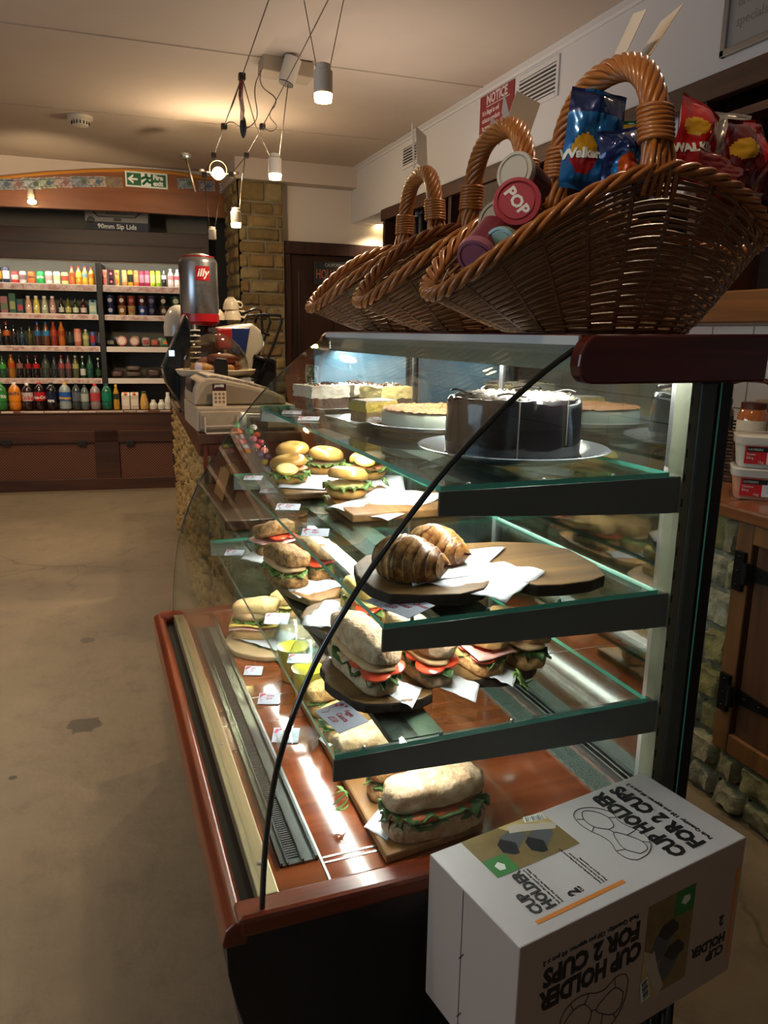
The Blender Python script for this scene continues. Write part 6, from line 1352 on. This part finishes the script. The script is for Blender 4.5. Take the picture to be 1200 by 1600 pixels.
# cheesecake
cc = thing('cheesecake', 'round white cheesecake with brown crumb topping behind the black cake', 'cake', (.735, 1.605, T1 + .006))
g = G(); lathe(g, [(0, 0), (.128, 0), (.130, .004), (.129, .012)], 60, caps=False); obj('biscuit_base', g, mk('biscuit', '#a8905c', .8, n=(60, '#7c6438', .3)), cc, smooth=True)
g = G(); lathe(g, [(.129, .012), (.1295, .02), (.1285, .038), (.12, .042), (0, .042)], 72, caps=False); g.jit(.0025, 30, 2); obj('cream_layer', g, mk('cheesecake_cream', '#b4bfb2', .4, n=(25, '#a8b09c', .3), bump=(30, .4, .004)), cc, smooth=True)
g = G(); sheet(g, lambda s, q: ((.127 * q + .002 * math.sin(s * 150)) * math.cos(2 * PI * s), (.127 * q + .002 * math.sin(s * 150)) * math.sin(2 * PI * s), .044 + .006 * abs(mnoise.noise(Vector((q * 14 * math.cos(6.283 * s), q * 14 * math.sin(6.283 * s), 1)))) + .004 * mnoise.noise(Vector((q * 34 * math.cos(6.283 * s), q * 34 * math.sin(6.283 * s), 1)))), 120, 26); obj('crumb_topping', g, mk('crumb_top', '#6c4420', .8, n=(90, '#a87440', .1), bump=(160, .9, .003)), cc, smooth=True)
def sbox(g, w, d, z0, z1, amp, seed, n=16):
    s0 = len(g.v)
    for fn in (lambda s, t: (-w / 2 + w * s, -d / 2 + d * t, z1), lambda s, t: (-w / 2 + w * s, -d / 2, z0 + (z1 - z0) * t), lambda s, t: (w / 2 - w * s, d / 2, z0 + (z1 - z0) * t), lambda s, t: (-w / 2, d / 2 - d * s, z0 + (z1 - z0) * t), lambda s, t: (w / 2, -d / 2 + d * s, z0 + (z1 - z0) * t)): sheet(g, fn, n, n)
    g.jit(amp, 55, seed, s0); g.jit(amp * .6, 160, seed, s0); return g
# gateau blocks
M_sp = mk('choc_sponge', '#22120c', .85, n=(130, '#4c382c', .08), bump=(130, .8, .003))
for lab, x, y, w, d, rz, c in [('chocolate gateau block with white cream and shavings, far left of top shelf', .60, 2.09, .12, .10, .25, '#d4ccba'), ('chocolate gateau slice with cream between the white and yellow ones', .715, 2.12, .075, .10, .2, '#d8d0be'), ('yellow cream topped chocolate gateau slice on the top shelf', .765, 2.02, .11, .09, .35, '#dcc684')]:
    t = thing('gateau_slice', lab, 'cake', (x, y, T1 + .008), rz, 'gateau on the top shelf')
    g = G(); box(g, -w / 2, w / 2, -d / 2, d / 2, 0, .034); obj('sponge', g, M_sp, t, bevel=.003)
    g = sbox(G(), w + .003, d + .003, .033, .066, .004, x * 10); obj('cream', g, mk('gat_' + c, c, .5, bump=(40, .6, .005)), t, smooth=True)
    for k in range(16):
        g = G(); tube(g, [(-.009, 0, 0), (0, .003, .005), (.009, 0, .001)], .0022, 4); g.xf(tr(random.uniform(-w / 2.4, w / 2.4), random.uniform(-d / 2.4, d / 2.4), .068) @ rot(random.random() * 6)); obj('chocolate_shaving', g, mk('shaving', '#3c241a', .5), t)
t = thing('lemon_slice_cake', 'square lemon layer cake slice with icing sugar on a plate', 'cake', (.635, 1.76, T1 + .008), .25)
g = G(); box(g, -.045, .045, -.035, .035, 0, .026); obj('sponge', g, mk('sponge_nut', '#a88c60', .85, n=(70, '#6c5030', .2)), t, bevel=.003)
g = sbox(G(), .093, .073, .025, .048, .003, 5); obj('lemon_cream', g, mk('lemon_cream', '#b8a040', .5, bump=(40, .5, .004)), t, bevel=.004)
g = G(); box(g, -.044, .044, -.034, .034, .048, .052); obj('icing_sugar', g, mk('icing', '#a8a298', .9, n=(80, '#8c7c60', .15)), t)
# added panel at the far end, window's blue reflection put in as colour
bp = thing('blue_reflection', 'pale blue window reflection painted on a panel at the far end of the top shelf', 'reflection', (.72, 2.285, T1))
a, b = ony(491, 560, 2.285), ony(634, 568, 2.285)
g = G(); box(g, a.x, b.x, 2.283, 2.288, T1, 1.305); m = mk('reflected_blue', '#5f93b8', .2, coat=.3)
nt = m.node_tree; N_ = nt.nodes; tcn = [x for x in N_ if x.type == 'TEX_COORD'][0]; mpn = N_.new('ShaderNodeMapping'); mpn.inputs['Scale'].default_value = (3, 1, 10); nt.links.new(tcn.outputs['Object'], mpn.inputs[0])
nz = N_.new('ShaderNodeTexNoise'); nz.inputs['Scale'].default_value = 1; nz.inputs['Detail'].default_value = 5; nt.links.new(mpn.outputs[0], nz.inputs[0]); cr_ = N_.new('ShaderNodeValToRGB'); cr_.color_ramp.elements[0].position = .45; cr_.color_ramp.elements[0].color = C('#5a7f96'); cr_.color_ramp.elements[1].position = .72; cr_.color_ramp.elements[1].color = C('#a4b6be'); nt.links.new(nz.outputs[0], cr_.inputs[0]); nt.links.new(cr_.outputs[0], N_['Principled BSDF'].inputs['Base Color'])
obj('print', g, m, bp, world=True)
# ---------------- juice cups
M_pet = thin('cup_plastic', '#f2f6f4', 1.45, white='#e8f0ee', wfac=.06)
def jcup(lab, x, y, grp='juice cups'):
    t = thing('juice_cup', lab, 'juice cup', (x, y, DK), 0, grp)
    g = G(); lathe(g, [(.029, .001), (.044, .12), (.046, .122)], 32, caps=False); obj('clear_cup', g, M_pet, t, smooth=True)
    g = G(); lathe(g, [(0, .003), (.028, .003), (.0325, .04), (.0395, .09), (0, .09)], 32, caps=False); m = mk('orange_juice', '#e8b010', .15, coat=.3, sss=.2); nt = m.node_tree
    if not any(x.type == 'VALTORGB' for x in nt.nodes):
        r_ = nt.nodes.new('ShaderNodeValToRGB'); tcn = [x for x in nt.nodes if x.type == 'TEX_COORD'][0]; s_ = nt.nodes.new('ShaderNodeSeparateXYZ'); nt.links.new(tcn.outputs['Object'], s_.inputs[0]); mm = nt.nodes.new('ShaderNodeMath'); mm.operation = 'MULTIPLY'; mm.inputs[1].default_value = 11; nt.links.new(s_.outputs[2], mm.inputs[0]); nt.links.new(mm.outputs[0], r_.inputs[0])
        r_.color_ramp.elements[0].color = C('#f0a000'); r_.color_ramp.elements[0].position = .2; r_.color_ramp.elements[1].color = C('#ecd82c'); r_.color_ramp.elements[1].position = .8; nt.links.new(r_.outputs[0], nt.nodes['Principled BSDF'].inputs['Base Color'])
    obj('juice', g, m, t, smooth=True, auto=50)
    g = G(); lathe(g, [(.047, .12), (.047, .126), (.042, .13), (.034, .15), (.018, .162), (.008, .164)], 32, caps=False); obj('dome_lid', g, M_pet, t, smooth=True)
    return t
p = onz(480, 1108, DK); q = onz(460, 1078, DK)
jcup('clear cup of yellow juice with dome lid, nearer of the pair', p.x + .01, p.y + .03); jcup('clear cup of yellow juice with dome lid, farther of the pair', q.x + .012, q.y + .06)
t = thing('empty_cups', 'nested clear plastic lids lying by the juice cups on the case floor', 'cup lids', (.355, 1.43, DK), .3)
for k in range(4): g = G(); lathe(g, [(.03, 0), (.042, .012), (.044, .014), (.044, .018)], 28, caps=False); g.xf(tr(0, 0, .003 + k * .006)); obj('clear_lid', g, M_pet, t, smooth=True)
# ---------------- price cards
M_pc = mk('price_card', '#c4cfe2', .6); M_red = mk('red_pen', '#a83048', .7); M_flor = mk('red_flower', '#b84858', .7)
def pcard(lab, a, b, z, lines, w=.055, h=.04, lift=.25, rz=None, lay=.0):
    """little handwritten card, its lower edge from pixel a towards b"""
    p, q = onz(*a, z), onz(*b, z); ang = math.atan2(q.y - p.y, q.x - p.x) if rz is None else rz
    t = thing('price_card', lab, 'price card', p, 0, 'handwritten price cards'); t.rotation_euler = (lift, 0, ang)
    g = G(); box(g, 0, w, 0, h, 0, .001); obj('card', g, M_pc, t)
    for i, s_ in enumerate(lines): text('handwriting', s_, h * .24, M_red, t, Matrix.Translation((w * .36, h * (.68 - .27 * i), .0012)), shear=.35, sx=.72, bold=.0002, depth=.0001)
    g = G(); lathe(g, [(.0045, .001), (.0045, .0014)], 7, (w * .14, h * .82, 0)); lathe(g, [(.003, .001), (.003, .0014)], 6, (w * .26, h * .88, 0)); lathe(g, [(.003, .001), (.003, .0014)], 6, (w * .08, h * .68, 0)); tube(g, [(w * .14, h * .7, .0012), (w * .08, h * .45, .0012), (w * .2, h * .3, .0012), (w * .14, h * .12, .0012)], .0006, 4); obj('flower_doodle', g, M_flor, t)
P_ = -PI / 2
pcard('handwritten price card at the front corner of the middle shelf by the croissants', (570, 940), (598, 970), .9335, ['Ham & Cheese', 'Croissant', '£3.50'], .10, .058, .12, P_ * .98 + .35)
pcard('handwritten price card for the veggie ciabatta on the lowest shelf corner', (492, 1112), (520, 1160), .7325, ['Veggie', 'Ciabatta', '£5.50'], .085, .055, .12, P_ + .2)
for lab, u, v, z, ln, k in [('price card lying on the focaccia sandwich', 412, 975, .58, ['Focaccia', 'ham', '£6'], 1.25), ('price card on the nearer juice cup', 448, 1036, .61, ['Juice', '£3'], 1.0), ('price card beside the grille, first behind the juice cups', 380, 1055, .492, ['Juice', '£3'], .9), ('price card beside the grille, left of the juice cups', 402, 1100, .492, ['Quiche', '£4.50'], .95), ('price card beside the grille, nearest the camera', 424, 1160, .492, ['Salad', '£5'], 1.1), ('price card on the lowest shelf left of the seeded rolls', 350, 868, .733, ['Roll', '£5'], 1.0), ('price card at the far end of the middle shelf edge', 380, 750, .934, ['Bagel', '£4'], 1.), ('price card on the middle shelf edge beside the bagels', 430, 797, .934, ['Salmon', 'bagel'], 1.1), ('pinkish price card on the middle shelf under the left bagels', 405, 770, .934, ['Tuna', 'bagel'], 1.), ('price card on the middle shelf edge behind the bright strip', 470, 838, .934, ['Egg', 'bagel'], 1.1), ('price card at the far corner of the top shelf', 440, 647, 1.1365, ['Gateau', '£4'], 1.), ('price card on the top shelf edge, second from the far corner', 465, 657, 1.1365, ['Lemon', 'slice'], 1.)]:
    pcard(lab, (u, v), (u + 10, v + 10), z, ln, .052 * k, .038 * k, .3 if z < .6 else .15, P_ + 1.2)
# ================================================================== CEILING LIGHTS AND WIRES
M_wire = mk('steel_wire', '#6c6358', .4, .8); M_lw = mk('lamp_white', '#cfc5b4', .45); M_hot = mk('lamp_hot', '#fff0d0', .5, emit=('#ffdc94', 30))
ws = thing('tension_wire_lighting', 'pair of thin tension wires with steel connectors strung under the ceiling', 'wire lighting', (.7, 3.4, 2.25))
def W_(u, v, z): return onz(u, v, z)
A_ = [W_(428, -30, 2.3), W_(420, 0, 2.28), W_(378, 120, 2.24), W_(350, 198, 2.2), W_(334, 243, 2.17)]
B_ = [W_(524, -22, 2.3), W_(513, 0, 2.29), W_(467, 90, 2.27), W_(410, 198, 2.24), W_(385, 243, 2.2)]
def wire(pts, r=.0022): g = G(); tube(g, pts, r, 6); return obj('wire', g, M_wire, ws, world=True, smooth=True)
wire(A_); wire(B_); wire([A_[2], W_(400, 198, 2.2), W_(421, 242, 2.14)]); wire([A_[2], W_(365, 160, 2.21), A_[3]])
wire([W_(450, 133, 2.22), W_(437, 242, 2.14)])
def sag(a, b, c_, d): 
    return [a.lerp(b, t) * (1 - t) + b.lerp(c_, t) * t if False else (a * (1 - t) ** 3 + b * 3 * t * (1 - t) ** 2 + c_ * 3 * t * t * (1 - t) + d * t ** 3) for t in [i / 16 for i in range(17)]]
wire(sag(W_(408, 110, 2.4), W_(398, 150, 2.3), W_(440, 140, 2.25), W_(430, 165, 2.23))); wire(sag(W_(430, 165, 2.23), W_(405, 190, 2.22), W_(445, 190, 2.22), W_(428, 204, 2.22))); wire(sag(W_(428, 204, 2.22), W_(420, 208, 2.22), W_(414, 200, 2.22), W_(410, 198, 2.22)))
wire(sag(A_[3], W_(366, 175, 2.2), W_(372, 210, 2.2), W_(390, 198, 2.2))); wire(sag(W_(390, 198, 2.2), W_(420, 180, 2.2), W_(380, 150, 2.2), W_(408, 112, 2.38)))
e0, e1 = A_[-1], B_[-1]
J = [W_(319, 274, 2.1), W_(342, 285, 2.1), W_(361, 273, 2.1)]
for a, b in [(e0, J[0]), (e1, J[2]), (J[0], W_(327, 354, 1.93)), (W_(344, 290, 2.1), W_(336, 354, 1.93)), (W_(352, 292, 2.1), W_(363, 326, 2.0)), (W_(383, 245, 2.2), W_(376, 300, 2.1))]: wire([a, b], .0026)
for k, p in enumerate([A_[2], A_[3], A_[4], B_[3], B_[4], J[0], J[2]]):
    g = G(); box(g, p.x - .012, p.x + .012, p.y - .012, p.y + .012, p.z - .012, p.z + .012); obj('connector', g, mk('connector', '#4c453c', .4, .7), ws, world=True, bevel=.003)
g = G(); tube(g, [tuple(W_(u, v, 2.18)) for u, v in [(377, 128), (376, 150), (379, 172), (378, 185)]], .008, 6); obj('bead_chain', g, mk('beads', '#2a2024', .5, n=(80, '#8c3028', .1)), ws, world=True, smooth=True)
g = G(); p = W_(380, 198, 2.18); blob(g, .014, .014, .045, p, 1, 12, 8); obj('black_weight', g, M_black, ws, world=True, smooth=True)
PL = [('white cylindrical pendant spotlight, nearest and highest', 505, 100, 157, 14, 2.7, 1), ('white pendant spotlight in front of the brick pier top', 430, 240, 279, 10, 3.9, 1), ('white pendant spotlight low beside the brick pier', 369, 325, 354, 8, 4.8, 1), ('unlit white pendant lamp hanging above the coffee tin', 332, 355, 374, 6, 4.8, 0)]
for lab, u, v0, v1, r, y, on in PL:
    a, b = ony(u, v0, y), ony(u, v1, y); rr = (ony(u + r, v1, y) - b).length; h = a.z - b.z
    t = thing('pendant_lamp', lab, 'pendant lamp', b, 0, 'pendant lamps on the wires')
    g = G(); lathe(g, [(rr * .95, .02 * on), (rr, .03 * on + .002), (rr, h * .8), (rr * .8, h * .83), (rr * .8, h * .97), (rr * .7, h)], 24); obj('lamp_body', g, M_lw, t, smooth=True, auto=40)
    if on: g = G(); lathe(g, [(rr * .9, -.004), (rr * .97, .019)], 24); obj('bulb_glow', g, M_hot, t, smooth=True); lamp('pendant_beam', 'SPOT', (b.x, b.y, b.z - .03), 34, WARM, .03, (b.x, b.y, 0), 125)
    for s in (-1, 1):
        g = G(); k = {0: (1.2, -1.), 1: (.5, .25)}.get(PL.index((lab, u, v0, v1, r, y, on)), (.3, .2))
        top = {505: [(475, 0), (537, 0)], 430: [(421, 242), (437, 242)], 369: [(362, 322), (376, 300)], 332: [(327, 354), (336, 354)]}[u][0 if s < 0 else 1]
        q = ony(*top, y) - b; tube(g, [(s * rr * .8, 0, h * .9), (s * rr * .8, 0, h * 1.0), tuple(q if u == 505 else q + Vector((0, 0, .0)))], .0018, 5); obj('hanging_wire', g, mk('wire_bright', '#a8987c', .35, .8), t, smooth=True)
bl_ = thing('spotlight', 'bright round halogen spotlight clipped between the wire ends', 'spotlight', ony(341, 271, 4.8))
g = G(); blob(g, .035, .03, .035, (0, 0, 0), 1, 16, 10); obj('glowing_bulb', g, M_hot, bl_, smooth=True)
g = G(); tube(g, [(.05 * math.cos(a), 0, .05 * math.sin(a) + .02) for a in [2 * PI * i / 20 for i in range(20)]], .003, 6, closed=True); obj('ring', g, mk('wire_bright', ''), bl_, smooth=True)
for s in (-1, 1): g = G(); tube(g, [(s * .03, 0, 0), (s * .1, 0, .01)], .004, 6); lathe(g, [(.02, -.005), (.02, .005)], 14, (s * .1, 0, .01)); obj('arm', g, M_wire, bl_, smooth=True)
p = bl_.location; lamp('halogen_light', 'POINT', (p.x, p.y - .05, p.z - .05), 16, WARM, .04)
# wall spot and pole
sp0 = ony(48, 305, 6.2); t = thing('spotlight', 'small spotlight on the amber arched board at the far left', 'spotlight', sp0)
g = G(); tube(g, [(0, 0.12, .03), (0, .0, .03)], .012, 8); tube(g, [(0, 0, .04), (0, -.01, -.02)], .022, 12); obj('lamp_body', g, M_lw, t, smooth=True)
g = G(); blob(g, .03, .03, .018, (0.005, -.015, -.045), 1, 14, 8); obj('glowing_bulb', g, M_hot, t, smooth=True); lamp('wall_spot_light', 'SPOT', sp0 + Vector((0, -.03, -.09)), 30, WARM, .03, (sp0.x, 6.5, .9), 110)
t = thing('ceiling_rod', 'grey metal rod hanging down at an angle from the ceiling left of the wires', 'rod', ony(290, 248, 5.0)); a, b = ony(290, 248, 5.0), ony(305, 300, 5.0)
g = G(); tube(g, [(0, 0, .02), tuple(b - a)], .008, 8); obj('rod', g, M_wire, t, smooth=True); g = G(); lathe(g, [(.03, .0), (.034, .02), (.02, .035)], 18); obj('rod_cap', g, M_alu, t, smooth=True)
# smoke detector
p = onz(125, 183, 2.535); t = thing('smoke_detector', 'round white smoke detector on the ceiling', 'smoke detector', p)
g = G(); lathe(g, [(.03, -.05), (.045, -.045), (.05, -.02), (.068, -.012), (.07, .004)], 28); obj('detector_body', g, M_lw, t, smooth=True, auto=40)
g = G()
for k in range(16): a = 2 * PI * k / 16; box(g, -.003, .003, -.0505, -.046, -.042, -.024); g.xf(rot(a), len(g.v) - 8)
obj('vent_slot', g, M_black, t)
# camera / white boxes on the ceiling
p = onz(448, 112, 2.5); t = thing('ceiling_transformer', 'pale flat boxes and tube shaped fitting fixed to the ceiling beside the wires', 'ceiling fitting', p)
q = ony(407, 105, p.y) - p; q2 = ony(485, 115, p.y) - p
g = G(); box(g, q.x, q2.x, -.06, .06, q.z - .03, q.z + .035); g.xf(rot(.05, 'Y')); obj('flat_box', g, mk('fitting_beige', '#a8977f', .6), t, bevel=.004)
a, b = ony(458, 92, p.y - .1) - p, ony(447, 130, p.y - .1) - p
g = G(); tube(g, [tuple(a), tuple(b)], .038, 20); obj('tube_housing', g, M_lw, t, smooth=True, auto=40)
g = G(); tube(g, [tuple(b), tuple(b + (b - a).normalized() * .004)], .034, 20); obj('lens', g, M_black, t)
g = G(); c_ = ony(458, 70, p.y) - p; tube(g, [tuple(a), tuple(c_)], .012, 10); lathe(g, [(.03, 0), (.03, .02)], 16, tuple(c_)); obj('mount', g, M_lw, t, smooth=True, auto=40)
# ================================================================== CARTON IN THE FOREGROUND
M_ctn = mk('carton_white', '#c9c7c8', .35, bump=(3, .1, .01), coat=.15); M_ctn_shade = mk('carton_side_shaded', '#b3a194', .6)  # side colour is darkened to carry the shade on the carton's upright faces
M_ink = mk('ink_black', '#121214', .5); M_or = mk('ink_orange', '#d8842c', .5)
c00, c10, c11, c01 = Vector((.457, .701, 0)), Vector((.902, .777, 0)), Vector((.858, .983, 0)), Vector((.427, .928, 0))
ex = (c10 - c00).normalized(); ey = Vector((-ex.y, ex.x, 0)); BW, BD, BH = .452, .206, .245; ZT = .60
bx = thing('cup_holder_carton', 'white cardboard carton of two cup holders printed with black lettering, beside the case', 'carton', (c00.x, c00.y, ZT - BH), math.atan2(ex.y, ex.x))
g = G(); box(g, 0, BW, 0, BD, 0, BH)
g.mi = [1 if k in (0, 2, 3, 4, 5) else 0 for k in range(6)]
obj('carton_body', g, [M_ctn, M_ctn_shade], bx, bevel=.002)
g = G(); box(g, -.0006, 0, BD * .58, BD * .585, .0, BH - .002); obj('flap_seam', g, mk('seam_dark', '#3c342c', .8), bx)
g = G()
for k in range(2): tube(g, [(-.001, BD * .58 + .003, .03 + k * .1), (-.0012, BD * .58 - .006, .045 + k * .1)], .0006, 4)
obj('pen_mark', g, mk('ink_black', ''), bx)
TOP = lambda x, y, dx, dy: basis((x, y, BH + .0006), dx, dy)
def tt(s, size, M_, par=bx, **k): return text('lettering', s, size, k.pop('mat', M_ink), par, M_, **k)
# top face: reading direction runs from the front edge to the back edge
RD, UP_ = (0, 1, 0), (-1, 0, 0)
def fit(s_, base, y0, L, cap, par=bx, mat=None, bold=.002, F=None):
    e = text('lettering', s_, cap / .69, mat or M_ink, par, Matrix(), bold=bold); xs = [v.co.x for v in e.data.vertices]; a, b = min(xs), max(xs)
    for v in e.data.vertices: x = (v.co.x - a) / (b - a) * L; v.co = F(base, y0, x, v.co.y, v.co.z)
    return e
FT = lambda base, y0, x, y, z: Vector((base - y, y0 + x, BH + .0004 + z))
FF = lambda base, x0, x, y, z: Vector((x0 - x, -.0004 - z, base - y))
fit('CUP HOLDER', .342, .02, .178, .027, F=FT); fit('FOR 2 CUPS', .384, .022, .173, .027, F=FT); fit('Pack Quantity: 120 pcs approx. 60 pcs x 2', .403, .024, .169, .007, bold=.0002, F=FT)
fit('CUP', .071, .034, .042, .0165, F=FT, bold=.001); fit('HOLDER', .0925, .034, .08, .0165, F=FT, bold=.001); fit('2', .139, .036, .011, .018, F=FT, bold=.001); fit('CUP', .146, .036, .012, .004, F=FT, bold=.0001)
for k, s_ in enumerate(['Pack Quantity: 120 pcs approx. 60 pcs x 2', 'Product: Cup Holder for 2 Cups, White']): fit(s_, .100 + .006 * k, .035, .075, .003, F=FT, bold=0)
for k, s_ in enumerate(['Recyclable moulded fibre carrier tray holding two hot drinks', 'Keep dry. Store flat in a cool place away from heat', 'Please dispose of responsibly']): fit(s_, .178 + .006 * k, .036, .085 - .015 * k, .0025, F=FT, bold=0)
g = G(); box(g, .047, .209, .0195, .026, BH, BH + .0005); obj('orange_bar', g, M_or, bx)
def outline(F, m=M_ink):
    R = [(0, .2), (.06, .05), (.2, .0), (.36, .12), (.5, .1), (.62, .02), (.8, .0), (.95, .12), (1, .4), (.92, .75), (.75, .95), (.6, .86), (.47, .9), (.3, 1.0), (.12, .85), (.02, .55), (0, .2)]
    for pts in [R, [(.06, .4), (.2, .22), (.36, .3), (.47, .45), (.36, .62), (.2, .75), (.08, .66), (.06, .4)], [(.54, .42), (.66, .2), (.82, .2), (.94, .4), (.86, .64), (.7, .74), (.56, .62), (.54, .42)], [(.2, .22), (.22, .02)], [(.36, .62), (.38, .96)], [(.66, .2), (.6, .03)], [(.82, .2), (.86, .05)], [(.7, .74), (.66, .9)], [(.2, .75), (.14, .88)], [(.47, .45), (.54, .42)]]:
        fine = smoothp([(a, b) for a, b in pts], 5) if len(pts) > 4 else pts
        g = G(); tube(g, [F(a, b) for a, b in fine], .0007, 4); obj('line_drawing', g, m, bx)
outline(lambda a, b: Vector((.248 + .07 * b, .045 + .135 * a, BH + .0004)))
fit('CUP HOLDER', .155, .231, .193, .028, F=FF); fit('FOR 2 CUPS', .190, .223, .18, .027, F=FF); fit('Pack Quantity: 120 pcs approx. 60 pcs x 2', .205, .218, .177, .007, bold=.0002, F=FF)
fit('CUP', .062, .428, .042, .0165, F=FF, bold=.001); fit('HOLDER', .084, .428, .08, .0165, F=FF, bold=.001); fit('2', .118, .42, .011, .017, F=FF, bold=.001)
outline(lambda a, b: Vector((.21 - .13 * a, -.0005, .115 - .085 * b)))
g = G(); box(g, .437, .443, -.0006, 0, .03, .195); obj('orange_bar', g, M_or, bx)
# photo panel on the top
def ppanel(face, x0, y0, w, h, par=bx):
    """face(x,y,z)->local point; panel printed flat"""
    def q(name, x, y, ww, hh, z, m):
        vs = [face(x, y, z), face(x + ww, y, z), face(x + ww, y + hh, z), face(x, y + hh, z)]; g = G(); g.add(vs, [(0, 1, 2, 3)]); return obj(name, g, m, par)
    def poly(name, pts, z, m): g = G(); g.add([face(x0 + a * w, y0 + b * h, z) for a, b in pts], [tuple(range(len(pts)))]); return obj(name, g, m, par)
    def rib(name, pts, z, r, m): g = G(); tube(g, [face(x0 + a * w, y0 + b * h, z) for a, b in pts], r, 4); return obj(name, g, m, par)
    q('photo_print', x0, y0, w, h, .0004, mk('photo_brown', '#5a4c30', .4, n=(9, '#9a8450', .35), coat=.2))
    poly('photo_print', [(.55, .75), (1, .6), (1, 1), (.45, 1)], .0005, mk('photo_gold', '#a88f50', .4, n=(20, '#d8c890', .3)))
    poly('photo_label', [(.0, .0), (.26, .0), (.26, .42), (.0, .42)], .0006, mk('photo_green', '#2c7c34', .5))
    poly('leaf_mark', [(.08, .12), (.14, .1), (.17, .2), (.13, .3), (.07, .24)], .0008, M_sw)
    for a, b in ((.26, .44), (.52, .26)):
        poly('photo_cup', [(a, b), (a + .1, b - .12), (a + .36, b + .16), (a + .4, b + .36), (a + .3, b + .44), (a + .1, b + .32)], .0007, mk('cup_grey', '#54585c', .5))
        poly('photo_cup', [(a, b), (a + .08, b - .14), (a + .14, b - .14), (a + .2, b + .1), (a + .1, b + .3), (a + .02, b + .2)], .0009, mk('cup_lid_dark', '#1c1e22', .4))
    poly('photo_holder', [(.5, .78), (.62, .72), (.78, .62), (.95, .5), (1.02, .62), (.92, .72), (.8, .78), (.66, .92), (.54, .95)], .0008, mk('holder_cream', '#b8b0a2', .6))
    poly('barcode', [(.74, .88), (.98, .78), (1.0, .96), (.78, 1.02)], .001, M_sw)
    for k in range(9): rib('barcode_line', [(.77 + k * .022, .885 - k * .009), (.80 + k * .022, .99 - k * .009)], .0012, .0006 if k % 3 else .0011, M_ink)
ppanel(lambda x, y, z: Vector((x, y, BH + z)), .056, .115, .158, .09)
ppanel(lambda x, y, z: Vector((.34 - y * 1.13 + .115 * 1.13, -z, .207 - x * 1.05 + .056 * 1.05)), .056, .115, .158, .09)
# stool that carries the carton
sl = thing('black_stool', 'low black stool mostly hidden under the white carton', 'stool', (.66, .84, 0), bx.rotation_euler.z)
g = G(); box(g, -.16, .16, -.08, .08, .33, .3545); obj('seat', g, M_dk, sl, bevel=.006)
for x in (-.14, .14):
    for y in (-.06, .06): g = G(); tube(g, [(x, y, .33), (x * 1.08, y * 1.1, 0.001)], .011, 8); obj('leg', g, M_dk, sl, smooth=True)
